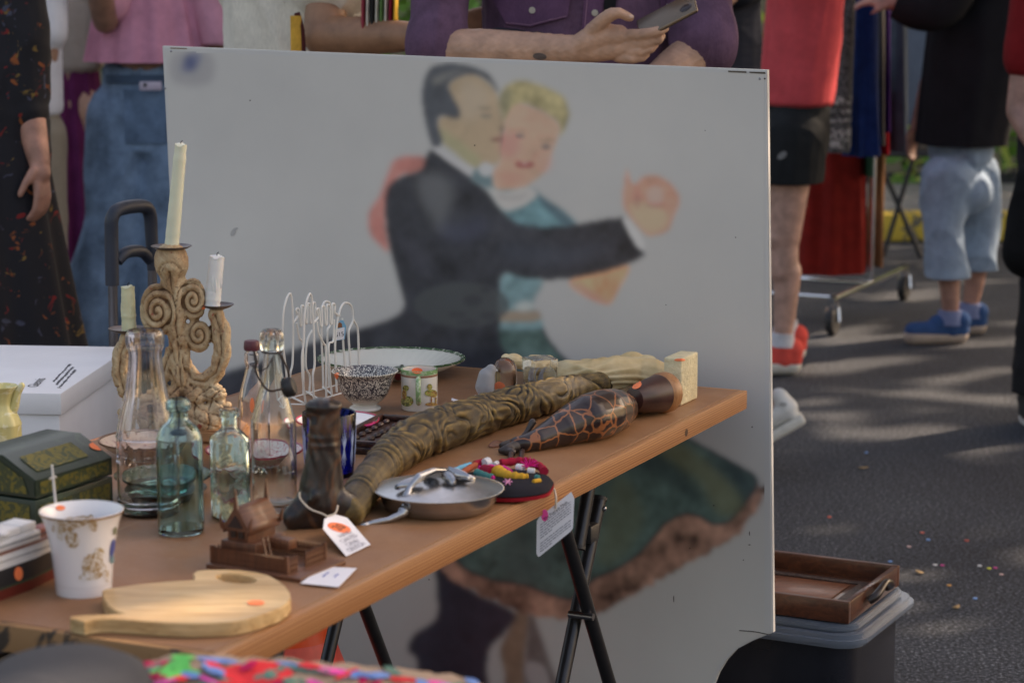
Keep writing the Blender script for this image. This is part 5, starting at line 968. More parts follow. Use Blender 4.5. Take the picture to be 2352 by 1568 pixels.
# green chest
q0 = P(80, 1104, T+.078); q1 = P(258, 1049, T+.078); dl = (q1-q0); LL = dl.length; dl.normalize(); dg_ = Vector((-dl.y, dl.x, 0)); base_ = Vector((q0.x, q0.y, T))
chn = thing('document_chest', 'dark green painted chest with chamfered lid and faded gold panels', 'chest', base_); WD = .17
Mc = frame((0, 0, 0), dl, dg_); cg_ = spots('bottle_green_paint', (.020, .036, .024, 1), [((.035, .06, .035, 1), .6, 25)], 1, rough=.4); gpn = spots('faded_gold_panel', (.045, .06, .025, 1), [((.16, .13, .02, 1), .50, 70)], 1, rough=.45)
part('chest_body', box(LL, WD, .050, (LL/2, WD/2, .025), .002), cg_, chn, Mc)
prf2 = [(0, .053), (0, .078), (.055, .108), (.115, .108), (WD, .078), (WD, .053)]
MLd = Mc @ Matrix(((0, 0, 1, 0), (1, 0, 0, 0), (0, 1, 0, 0), (0, 0, 0, 1)))
ldo = part('chest_lid', prism(prf2, 0, LL, bev=.0015), cg_, chn, MLd)
def fpanel(u0, u1, pts, nm='gold_panel'):
    p_, q_2 = pts; vs = []
    for u in (u0, u1):
        for (y_, z_) in (p_, q_2): vs.append(Mc @ Vector((u, y_, z_)))
    return part(nm, (vs, [(0, 1, 3, 2)]), gpn, chn)
fpanel(LL*.12, LL*.78, ((.012, .078+.0066+.0012), (.043, .078+.0235+.0014))); fpanel(LL*.06, LL*.94, ((-.001, .057), (-.001, .074))); fpanel(LL*.55, LL*.95, ((-.001, .010), (-.001, .042))); fpanel(LL*.05, LL*.45, ((-.001, .010), (-.001, .042)))
vs = [Mc @ Vector((-.0012, y_, z_)) for y_, z_ in ((.01, .012), (WD-.01, .012), (WD-.01, .044), (.01, .044))]; part('gold_panel', (vs, [(0, 1, 2, 3)]), gpn, chn)
vs = [Mc @ Vector((-.0012, y_, z_)) for y_, z_ in ((.012, .058), (WD-.012, .058), (WD-.03, .08), (.11, .1), (.06, .1), (.02, .08))]; part('gold_panel', (vs, [tuple(range(6))]), gpn, chn)
sticker(ldo, 221, 1026, 17, 8, chn, rot=.25)
# yellow pitcher behind the chest
a = At(8, 1062); yp = thing('yellow_pitcher', 'pale yellow glazed pitcher behind the green chest', 'pitcher', a.p); k = a.k
yg = spots('primrose_glaze', (.60, .54, .24, 1), [((.70, .66, .42, 1), .55, 30)], 1, rough=.22)
part('jug_body', lathe([(v.x*k, v.y*k) for v in cat([(x, y, 0) for x, y in ((.5, 2), (30, 0), (40, 10), (43, 40), (43, 85), (44, 92), (36, 112), (26, 130), (24, 145), (30, 165), (38, 178), (36, 178), (26, 162), (20, 145), (.5, 120))], 3)], 48, lambda q, z: 1+.03*math.cos(8*q)), yg, yp)
B = Blob(); B.chain([a(22, 960), a(38, 930), a(45, 900), a(56, 882)], [14*k, 11*k, 9*k, 8*k]); B.build('spout', yg, yp, .002, 3); B = Blob(); B.chain([a(-10, 890), a(-45, 900), a(-55, 950), a(-30, 985)], [6*k]*4); B.build('handle', yg, yp, .0022, 3)
# ocean liner model
s0 = P(-250, 1450, T); s1 = P(150, 1306, T); dl = s1-s0; SL = dl.length; dl.normalize(); sp = thing('model_ship', 'model ocean liner with black hull, red bottom and white decks', 'model ship', s0); Ms = frame((0, 0, 0), dl, (-dl.y, dl.x, 0)); k = kk(s1)
def hull(z0, z1, w0, w1):
    vs, fs = [], []; n_ = 16
    for zi, w in ((z0, w0), (z1, w1)):
        for i in range(n_+1): u = i/n_; ww = w*min(1, ((1-u)*3.2)**.6)*min(1, (u*4+.35)**.5); vs.append((u*SL*(1+.05*(zi/.05)), -ww, zi)); 
        for i in range(n_+1): u = 1-i/n_; ww = w*min(1, ((1-u)*3.2)**.6)*min(1, (u*4+.35)**.5); vs.append((u*SL*(1+.05*(zi/.05)), ww, zi))
    m = 2*(n_+1); 
    for i in range(m): j = (i+1) % m; fs.append((i, j, m+j, m+i))
    fs += [tuple(range(m-1, -1, -1)), tuple(range(m, 2*m))]; return vs, fs
part('red_hull', hull(0, .014, .026, .028), plain('hull_red', (.14, .018, .012, 1), .4), sp, Ms); part('green_line', hull(.0142, .0165, .0284, .0284), plain('hull_green', (.03, .06, .03, 1), .4), sp, Ms)
bh = part('black_hull', hull(.0167, .040, .0285, .030), plain('hull_black', (.018, .018, .02, 1), .4), sp, Ms); wh_ = plain('hull_white', (.66, .66, .66, 1), .5); part('white_hull', hull(.0402, .058, .0302, .031), wh_, sp, Ms)
part('deck', hull(.0582, .0592, .031, .031), plain('deck_brown', (.2, .08, .05, 1), .6), sp, Ms)
part('lower_cabin', box(SL*.66, .046, .012, (SL*.44, 0, .0655), .001), wh_, sp, Ms); uc = part('upper_cabin', box(SL*.5, .036, .010, (SL*.42, 0, .077), .001), wh_, sp, Ms); part('bridge', box(.03, .034, .010, (SL*.72, 0, .0775), .001), wh_, sp, Ms)
mb = MB()
for i in range(40): mb.add(box(.0028, .0008, .0022, (SL*.14+i*SL*.017, -.0234, .066))); mb.add(box(.0022, .0008, .0016, (SL*.12+i*SL*.017, -.0312, .050)))
mb.build('portholes', plain('porthole_dark', (.08, .08, .09, 1), .4), uc).matrix_basis = Ms
for u in (.3, .5): part('funnel', tube([(SL*u, 0, .08), (SL*u-.004, 0, .108)], .010, 16, 0, .7), plain('funnel_%d' % (u*10), (.35, .05, .02, 1), .4), sp, Ms)
for i in range(6): part('lifeboat', ball((SL*(.22+i*.07), -.021, .0795), (.008, .0035, .003), 10, 6), wh_, sp, Ms)
xm = (P(74, 1250, T+.03)-s0).dot(dl); part('mast', tube([(xm, 0, .058), (xm-.008, 0, .142)], [.0022, .0014], 8), wh_, sp, Ms); part('crosstree', tube([(xm-.014, 0, .125), (xm, 0, .125)], .001, 6), wh_, sp, Ms); part('hatch', box(.03, .02, .008, (xm-.035, 0, .0635), .001), plain('hatch_red', (.2, .05, .04, 1), .5), sp, Ms)
sticker(bh, 41, 1316, 10, 16, sp)
# ------------------------------------------------------------ beside the table: archive box, trolley, cone, tote, tray
D_ = 4.35; bp_ = Q(140, 903, D_); zl = bp_.z; q2 = P(252, 828, zl); e1 = (q2-bp_); e1.normalize(); e2 = Vector((-e1.y, e1.x, 0))
abx = thing('archive_box', 'white cardboard archive box with handwriting on its lid', 'box', (bp_.x, bp_.y, zl-.28)); Mb = frame((0, 0, 0), e1, e2); LB, WB = .52, .36
cdb = plain('white_cardboard', (.80, .80, .81, 1), .85, 0, .05, 6, .3, 40, .002); part('box_body', box(LB-.012, WB-.012, .245, (LB/2, WB/2, .1225), .002), cdb, abx, Mb)
lidb = part('lid', box(LB, WB, .042, (LB/2, WB/2, .259), .003), cdb, abx, Mb)
mb = MB(); rr_ = random.Random(2)
for i in range(3):
    pts = []
    for j in range(44): pts.append((.05+j*.0045+i*.03, .018+i*.014+j*.0005+rr_.uniform(.001, .004)*(1 if j % 2 else -1), .2806))
    mb.add(tube(pts, .0004, 4, 2), Mb)
mb.build('handwriting', M_['ink'], lidb)
text('handwriting', 'Glennis', .03, M_['ink'], lidb, Mb @ frame((.10, .075, .2808), (1, .1, 0), (0, 1, 0)))
crate = thing('storage_crate', 'grey plastic storage crate under the white archive box', 'crate', (bp_.x, bp_.y, 0)); hc = zl-.281; pc = plain('grey_plastic', (.12, .12, .13, 1), .5)
part('crate_body', box(LB-.03, WB-.03, hc-.02, (LB/2, WB/2, (hc-.02)/2), .01), pc, crate, Mb); part('crate_rim', box(LB, WB, .019, (LB/2, WB/2, hc-.0098), .004), pc, crate, Mb)
# trolley handle
tD = 4.95; tr0 = Q(300, 1000, tD); tx = (300-1176)*kk(Q(300, 700, tD)); tro = thing('luggage_trolley', 'folding luggage trolley with dark rubber looped handle and steel poles', 'trolley', (tx, tD, 0))
tq = lambda x, y, d=0: Q(x, y, tD+d)-Vector(tro.location); kt = kk(Q(300, 700, tD)); stl = plain('brushed_pole', (.14, .14, .16, 1), .3, .8, .08); rub = plain('dark_blue_rubber', (.016, .024, .042, 1), .5, 0, .1, 20, .1)
pb_ = tq(264, 1000); pb_ = Vector((pb_.x, 0, .10))
part('pole', tube([tq(259, 650), tq(264, 1000), pb_], 11*kt, 16), stl, tro); pr_ = tq(350, 620, .12); part('pole', tube([pr_, tq(352, 1000, .12), Vector((pr_.x, .12, .10))], 11*kt, 16), stl, tro)
part('grip', tube([tq(258, 655), tq(256, 540), tq(258, 500), tq(276, 480, .02), tq(328, 474, .09), tq(344, 492, .115), tq(348, 540, .12), tq(352, 620, .12)], [16*kt]*6+[15*kt, 14*kt], 16, 6), rub, tro)
part('lower_bar', tube([tq(270, 600, .01), tq(290, 580, .03), tq(325, 578, .09), tq(347, 600, .12)], [13*kt, 14*kt, 14*kt, 13*kt], 14, 5), rub, tro)
part('foot_plate', box(.34, .26, .012, (pb_.x+.07, -.02, .07), .003), stl, tro); part('back_frame', box(.22, .03, .05, (pb_.x+.05, .06, .13), .008), rub, tro)
for s in (-.08, .19): wl_ = part('wheel', lathe([(.001, -.012), (.05, -.012), (.055, -.006), (.055, .006), (.05, .012), (.001, .012)], 28), M_['black'], tro, Matrix.Translation((pb_.x+s, .10, .055)) @ Matrix.Rotation(math.pi/2, 4, 'Y')); part('hub', lathe([(.001, -.014), (.018, -.014), (.018, .014), (.001, .014)], 16), stl, wl_, Matrix.Translation((pb_.x+s, .10, .055)) @ Matrix.Rotation(math.pi/2, 4, 'Y'))
# cone
co = Q(655, 1400, 4.25); cne = thing('traffic_cone', 'bright orange traffic cone standing under the table', 'cone', (co.x, co.y, 0))
cm = plain('orange_plastic', (.95, .10, .02, 1), .45, 0, .06); part('cone_body', lathe([(.018, .46), (.02, .458), (.185, .025), (.18, .025), (.015, .45)], 40), cm, cne); part('base', box(.42, .42, .025, (0, 0, .0125), .008), plain('cone_base', (.75, .04, .01, 1), .5), cne); part('pale_band', lathe([(.088, .285), (.1135, .215), (.1145, .215), (.089, .2855)], 40, caps=False), plain('faded_band', (.9, .12, .09, 1), .5), cne)
# tote and tray
ztp = .300; c1 = P(1950, 1383, ztp); c2 = P(2067, 1297, ztp); ey = (c2-c1); TD = ey.length; ey.normalize(); exx = Vector((ey.y, -ey.x, 0)); print('tray', TD, c1, c2)
tr_ = thing('wooden_tray', 'dark reddish wooden tray with carved panel and side handle', 'tray', (c1.x, c1.y, .257)); TLn = .46; Mt = frame((0, 0, 0), ey.cross(Vector((0, 0, 1))), ey) @ Matrix.Translation((-TLn, 0, 0))
dkw = wood('dark_tray_wood', (.045, .014, .008, 1), (.13, .042, .02, 1), 'X', 1.5, .32, .3)
mbt = MB(); hh = .043
base_p = part('tray_floor', box(TLn-.026, TD-.026, .007, (-TLn/2*-1, TD/2, .004)), dkw, tr_, Mt)
part('side_wall', box(TLn, .013, hh, (TLn/2, .0065, hh/2), .0015), dkw, tr_, Mt); part('side_wall', box(TLn, .013, hh, (TLn/2, TD-.0065, hh/2), .0015), dkw, tr_, Mt)
part('end_wall', box(.013, TD-.026, hh-.001, (.0065, TD/2, hh/2), .0015), dkw, tr_, Mt); part('end_wall', box(.013, TD-.026, hh-.001, (TLn-.0065, TD/2, hh/2), .0015), dkw, tr_, Mt)
inl = spots('pale_carved_inlay', (.10, .065, .05, 1), [((.03, .015, .012, 1), .5, 90)], 1, rough=.5); mb = MB()
mb.add(box(TLn-.09, .022, .002, (TLn/2, .05, .0088))).add(box(TLn-.09, .022, .002, (TLn/2, TD-.05, .0088))).add(box(.022, TD-.122, .002, (.056, TD/2, .0087))).add(box(.022, TD-.122, .002, (TLn-.056, TD/2, .0087))).build('inlay_border', inl, tr_).matrix_basis = Mt
part('centre_panel', box(TLn-.16, TD-.15, .003, (TLn/2, TD/2, .009), .001), wood('panel_red', (.14, .05, .025, 1), (.24, .09, .045, 1), 'X', 1.5, .35), tr_, Mt)
for s in (-.006, TLn+.006): part('handle', tube([(s, TD*.32, hh*.5), (s+(-.012 if s < 0 else .012), TD*.36, hh*.75), (s+(-.016 if s < 0 else .016), TD*.5, hh*1.1), (s+(-.012 if s < 0 else .012), TD*.64, hh*.75), (s, TD*.68, hh*.5)], [.008, .009, .007, .009, .008], 10, 5), plain('dark_handle_%d' % (s > 0), (.02, .012, .01, 1), .3), tr_, Mt)
tcor = Vector((c1.x, c1.y, 0)); to = thing('storage_tote', 'dark storage tote with translucent clear lid under the wooden tray', 'storage box', tcor); xa, xb, ya, yb = -.035, .50, -.035, TD+.04; Mo = frame((0, 0, 0), ey.cross(Vector((0, 0, 1))), ey) @ Matrix.Translation((-(xa+xb), 0, 0))
def rrect(x0_, x1_, y0_, y1_, r_, n_=7):
    out = []
    for cx_, cy_, a0 in ((x1_-r_, y1_-r_, 0), (x0_+r_, y1_-r_, 90), (x0_+r_, y0_+r_, 180), (x1_-r_, y0_+r_, 270)):
        for i in range(n_+1): q = math.radians(a0+90*i/n_); out.append((cx_+r_*math.cos(q), cy_+r_*math.sin(q)))
    return out
tdark = plain('smoky_dark_plastic', (.012, .014, .022, 1), .25, 0, .2, 10, .05)
part('tote_body', prism(rrect(xa+.03, xb-.03, ya+.03, yb-.03, .05), .004, .212, bev=.004), tdark, to, Mo)
m, n, l, b = newmat('translucent_lid'); b.inputs['Base Color'].default_value = (.27, .33, .42, 1); b.inputs['Roughness'].default_value = .2; b.inputs['Transmission Weight'].default_value = .6; b.inputs['IOR'].default_value = 1.3; ldm = m
part('lid_top', prism(rrect(xa+.022, xb-.022, ya+.022, yb-.022, .05), .240, .254, bev=.004), ldm, to, Mo)
part('lid_rim', prism(rrect(xa, xb, ya, yb, .06), .213, .239, bev=.009), ldm, to, Mo)
for u in (.16, .24): part('lid_clip', box(.03, .012, .022, (u, ya-.004, .205), .003), ldm, to, Mo)
# ------------------------------------------------------------ foreground goods
fY = 2.25
ftb = thing('front_table', 'low wooden table at the front carrying the bright cloth bundle', 'table', (-.35, 1.95, 0)); part('table_top', box(1.3, .8, .03, (0, 0, .735), .003), hardboard(), ftb)
for s in (-1, 1):
    for q in (-1, 1): part('leg', box(.04, .04, .72, (s*.6, q*.35, .36), .004), legm, ftb)
def mound_sil(pts, Yd, depth, z0=T):
    """rounded soft bundle whose top silhouette passes through the picture points"""
    P3 = [Q(x, y, Yd) for x, y in pts]; return P3
bun = Q(650, 1560, fY); eb = thing('embroidered_cushion', 'brightly embroidered tan cloth cushion blurred at the front edge', 'cushion', (bun.x, fY, T+.001))
sil = cat([Vector((Q(x, y, fY).x, 0, Q(x, y, fY).z)) for x, y in ((170, 1640), (255, 1560), (330, 1524), (420, 1506), (520, 1510), (640, 1516), (760, 1526), (860, 1535), (960, 1545), (1060, 1560), (1150, 1600))], 4)
vs = []; fs = []; nn_ = 18
for i, p in enumerate(sil):
    for j in range(nn_+1):
        t_ = j/nn_; an = math.pi*t_; h = p.z-(T+.001); yy = -math.cos(an)*.16; yy = yy if yy < 0 else yy*.25; zz = max(0, h)*math.sin(an)**.8+.004*math.sin(i*1.3)*math.sin(j*2.1); vs.append((p.x-bun.x, yy, max(zz, 0)))
for i in range(len(sil)-1):
    for j in range(nn_): q = i*(nn_+1)+j; fs.append((q, q+nn_+1, q+nn_+2, q+1))
emb = spots('bright_embroidery', (.42, .30, .20, 1), [((.85, .05, .10, 1), .56, 16), ((.10, .60, .12, 1), .60, 12), ((.10, .25, .60, 1), .62, 14), ((.85, .10, .45, 1), .62, 13), ((.95, .10, .04, 1), .60, 9)], 1, rough=.9, dist=.6, soft=.015)
part('cushion_cover', (vs, fs), cloth('tan_weave', (.40, .29, .21, 1)), eb)
tbv = bvh([o for o in eb.children][0]) if eb.children else None
cover = [o for o in bpy.data.objects if o.parent == eb][0]
ecol = {n_: wool('embroidery_'+n_, c) for n_, c in (('red', (.85, .05, .06, 1)), ('green', (.10, .60, .14, 1)), ('blue', (.16, .30, .65, 1)), ('pink', (.85, .10, .42, 1)), ('crimson', (.6, .02, .10, 1)), ('teal', (.12, .25, .2, 1)))}
for nm, x, y, rx, ry, rot in (('crimson', 300, 1543, 52, 11, -.35), ('crimson', 350, 1532, 40, 6, -.2), ('green', 420, 1514, 28, 6, .05), ('green', 402, 1545, 40, 22, -.6), ('blue', 500, 1521, 50, 5, .1), ('red', 495, 1535, 30, 8, .5), ('red', 590, 1550, 84, 22, 0), ('red', 610, 1528, 42, 5, .1), ('teal', 700, 1540, 60, 7, .1), ('blue', 680, 1532, 50, 4, .15), ('pink', 760, 1545, 60, 7, .12), ('blue', 850, 1556, 32, 6, .1), ('red', 930, 1566, 36, 7, .1), ('red', 560, 1575, 70, 8, 0), ('pink', 1010, 1575, 30, 6, .2)):
    disc_patch('embroidered_flower', cover, x, y, rx, ry, ecol[nm], eb, rot, .003)
re_ = random.Random(11)
for i in range(46):
    cx_ = re_.uniform(330, 1090); disc_patch('embroidered_motif', cover, cx_, 1532+re_.uniform(0, 44)+max(0, cx_-640)*.06, re_.uniform(10, 34), re_.uniform(4, 9), ecol[re_.choice(['red', 'teal', 'blue', 'pink', 'teal', 'green', 'crimson'])], eb, re_.uniform(-.5, .5), .0015+.0001*i)
hz = Q(130, 1560, 2.15); hat = thing('grey_felt_hat', 'dark grey felt hat blurred at the lower left corner', 'hat', (hz.x, 2.15, T+.001)); kh = kk(hz); hh_ = Q(190, 1505, 2.15).z-T-.012
part('hat_crown', loft([(0, 0, 0, 290*kh, .20, 3, .01, 0), (0, 0, hh_*.5, 255*kh, .18, 3, .01, 0), (0, 0, hh_*.8, 215*kh, .15, 3, .01, .3), (0, 0, hh_*.95, 160*kh, .10, 3, .01, .3), (0, 0, hh_, 40*kh, .03, 3, .01, .3)], 64), cloth('grey_felt', (.065, .067, .074, 1), .1), hat)
# ------------------------------------------------------------ clothes rack, chair
rb0 = P(1912, 770, 0); rb1 = P(2076, 690, 0); rkk = thing('clothes_rail', 'chrome clothes rail on black castors', 'clothes rail', rb0); chm = chrome('chrome_tube', (.75, .75, .77, 1), .15); O = Vector(rb0)
j0 = Vector((0, 0, .145)); j1 = Vector(rb1)-O+Vector((0, 0, .145)); dr = (j1-j0).normalized(); px_ = Vector((-dr.y, dr.x, 0)); px_ = px_ if px_.x < 0 else -px_
def castor(p):
    c = part('castor', MB and lathe([(.001, -.016), (.050, -.016), (.056, -.008), (.056, .008), (.050, .016), (.001, .016)], 28), M_['black'], rkk, Matrix.Translation(p+Vector((0, 0, .057))) @ frame((0, 0, 0), (0, 0, 1), (.45, .9, 0)))
    part('castor_fork', (lambda m: (m.v, m.f))(MB().add(tube([p+Vector((-.021, -.015, .057)), p+Vector((-.021, 0, .112)), p+Vector((.022, 0, .112)), p+Vector((.022, -.015, .057))], .009, 8, 0)).add(tube([p+Vector((0, 0, .108)), p+Vector((0, 0, .132))], .024, 14))), chm, c); part('castor_stem', tube([p+Vector((0, 0, .132)), p+Vector((0, 0, .165))], .014, 12), M_['black'], c)
castor(Vector((0, 0, 0))); castor(Vector(rb1)-O); far2 = px_*1.35; castor(far2); castor(far2+Vector(rb1)-O)
mb = MB(); mb.add(tube([j0-dr*.02, j1+dr*.02], .013, 12)).add(tube([j0+far2-dr*.02, j1+far2+dr*.02], .013, 12)); m0 = (j0+j1)/2; mb.add(tube([m0, m0+far2], .012, 12)).add(tube([j0+dr*.06, j0+dr*.06+far2], .009, 12)); mb.build('base_frame', chm, rkk)
for s in (Vector(), far2): part('upright', tube([m0+s, m0+s+Vector((0, 0, 1.55))], .011, 12), chm, rkk)
part('hanging_bar', tube([m0-far2*.05+Vector((0, 0, 1.55)), m0+far2*1.05+Vector((0, 0, 1.55))], .012, 12), chm, rkk)
def garment(name, label, x0_, x1_, ytop, ybot, Dp, mat, waves=7, amp=.10, sk_=0, thick=.10, catg='garment', topw=.8, extra=None):
    a0 = Q(x0_, ybot, Dp); a1 = Q(x1_, ybot, Dp); c = (a0+a1)/2; w = (a1-a0).length/2; zt_ = Q(0, ytop, Dp).z; t = thing(name, label, catg, (c.x, Dp, c.z), 0, 'clothes hanging on the rail')
    H_ = zt_-c.z; rings = []
    for i in range(15):
        u = i/14; ww = w*(1-(1-topw)*u); rings.append((sk_*u*w, 0, H_*u, ww, thick*(1-.4*u), waves, amp*(1-.6*u)*(1+.4*math.sin(5*u+x0_)), 1.3*u))
    part('cloth', loft(rings, 96), mat, t)
    part('hanger', tube([(-w*.7+sk_*w, 0, H_), (sk_*w, 0, H_+.04), (w*.7+sk_*w, 0, H_)], .006, 8, 4), wood('hanger_wood_'+name, (.3, .18, .08, 1), (.4, .25, .12, 1)), t)
    part('hook', tube([(sk_*w, 0, H_+.04), (sk_*w, 0, H_+.09), (sk_*w+.015, 0, H_+.105)], .002, 6, 4), chm, t)
    if extra: extra(t, w, H_)
    return t
RD = 9.75
def knitband(t, w, H_):
    km = spots('off_white_knit', (.40, .39, .37, 1), [((.03, .03, .03, 1), .5, 60)], 1, rough=.95, soft=.05)
    for zz, hh2 in ((.02, .075), (.12, .014), (.155, .014), (.19, .03)):
        part('knit_band', loft([(.35*0, 0, zz+hh2*q, w*1.015+.002, .1035, 5, .05, .4*(zz/H_)) for q in (0, .5, 1)], 96, False), km, t)
garment('knitted_cardigan', 'black and grey patterned knit cardigan hanging on the rail', 1888, 1952, -60, 347, RD-.35, spots('salt_pepper_knit', (.018, .018, .02, 1), [((.16, .16, .16, 1), .52, 120)], 1, rough=.95), 5, .05, .35, extra=knitband)
garment('blue_dress', 'royal blue dress hanging beside the patterned cardigan', 1938, 2018, -60, 356, RD-.2, cloth('royal_blue_cloth', (.010, .035, .15, 1), .3), 6, .14, -.2)
garment('navy_dress', 'navy glittery dress hanging between blue and purple ones', 1996, 2030, -60, 330, RD-.05, spots('navy_sequins', (.012, .014, .03, 1), [((.08, .10, .22, 1), .62, 160)], 1, rough=.4), 4, .2, -.4)
garment('purple_dress', 'thin violet purple dress on the rail', 2022, 2042, -60, 300, RD+.05, cloth('violet_cloth', (.07, .015, .16, 1), .3), 3, .2, -.6)
garment('red_top', 'bright red garment with black upper part on the rail', 2012, 2042, 200, 350, RD+.12, cloth('bright_red_cloth', (.42, .01, .02, 1), .2), 3, .15, -.3)
garment('grey_dress', 'long grey blue garment at the right end of the rail', 2040, 2084, -60, 345, RD+.2, cloth('grey_blue_cloth', (.085, .11, .14, 1), .2), 4, .18, -.5)
garment('long_red_dress', 'long dark red dress hanging low beneath the blue one', 1822, 1986, 120, 624, RD+.1, cloth('brick_red_cloth', (.21, .014, .010, 1), .25), 7, .07, .1, .12, topw=.7)
garment('tan_dress', 'long tan brown garment beside the dark red dress', 1988, 2024, 120, 606, RD+.25, cloth('tan_cloth', (.24, .115, .055, 1), .2), 4, .22, .4)
garment('green_scarf', 'small dark green garment between red and tan dresses', 1982, 2002, 150, 400, RD+.1, cloth('dark_green_cloth', (.02, .07, .035, 1), .2), 3, .2, .3)
chD = 11.3; cf = P(2065, 600, 0); ch_ = thing('folding_chair', 'black folding chair with grey back behind the clothes rail', 'chair', (Q(2070, 600, chD).x, chD, 0)); O = Vector(ch_.location); cq = lambda x, y, d=0: Q(x, y, chD+d)-O
for d in (-.2, .2):
    part('leg', tube([cq(2020, 370, d), cq(2115, 590, d)], .012, 10), M_['black'], ch_); part('leg', tube([cq(2135, 240, d), cq(2028, 590, d)], .012, 10), M_['black'], ch_)
part('seat', box(.42, .42, .03, tuple(cq(2075, 345)), .01), plain('black_seat', (.03, .03, .035, 1), .6), ch_)
part('backrest', box(.30, .44, .5, tuple(cq(2120, 160)), .02), cloth('grey_blue_pad', (.12, .15, .20, 1), .1), ch_); part('ground_bar', tube([cq(2115, 590, -.2), cq(2115, 590, .2)], .012, 8), M_['black'], ch_)
# ------------------------------------------------------------ people
def hand(B, w, d, side, sc=1.0, curl=.5, n=None, up=None):
    """palm and five fingers: w wrist, d pointing direction, side thumb direction"""
    d = Vector(d).normalized(); side = Vector(side); side = (side-d*side.dot(d)).normalized(); nn = d.cross(side)
    if n is not None and nn.dot(Vector(n)) < 0: nn = -nn
    pc_ = w+d*.05*sc; B.cap(w, w+d*.03*sc, .024*sc, .027*sc)
    for q in (-1.2, -.4, .4, 1.2): B.cap(w+d*.02*sc+side*q*.012*sc, w+d*.085*sc+side*q*.0155*sc, .013*sc, .0115*sc)
    for q, ln in ((1.25, .068), (.42, .076), (-.42, .070), (-1.25, .055)):
        b0 = w+d*.09*sc+side*q*.0165*sc; c = curl; d1 = (d*math.cos(c*.7)+nn*math.sin(c*.7)); d2 = (d*math.cos(c*1.7)+nn*math.sin(c*1.7)); d3 = (d*math.cos(c*2.4)+nn*math.sin(c*2.4))
        p1 = b0+d1*ln*.45*sc; p2 = p1+d2*ln*.32*sc; p3 = p2+d3*ln*.24*sc; B.cap(b0, p1, .0098*sc, .0088*sc); B.cap(p1, p2, .0088*sc, .0080*sc); B.cap(p2, p3, .0080*sc, .0070*sc)
    t0 = w+d*.025*sc+side*.024*sc; t1 = t0+(side*.55+d*.8+nn*.35).normalized()*.040*sc; t2 = t1+(side*.2+d*.9+nn*.5).normalized()*.030*sc; B.cap(t0, t1, .014*sc, .0105*sc); B.cap(t1, t2, .0105*sc, .0085*sc)
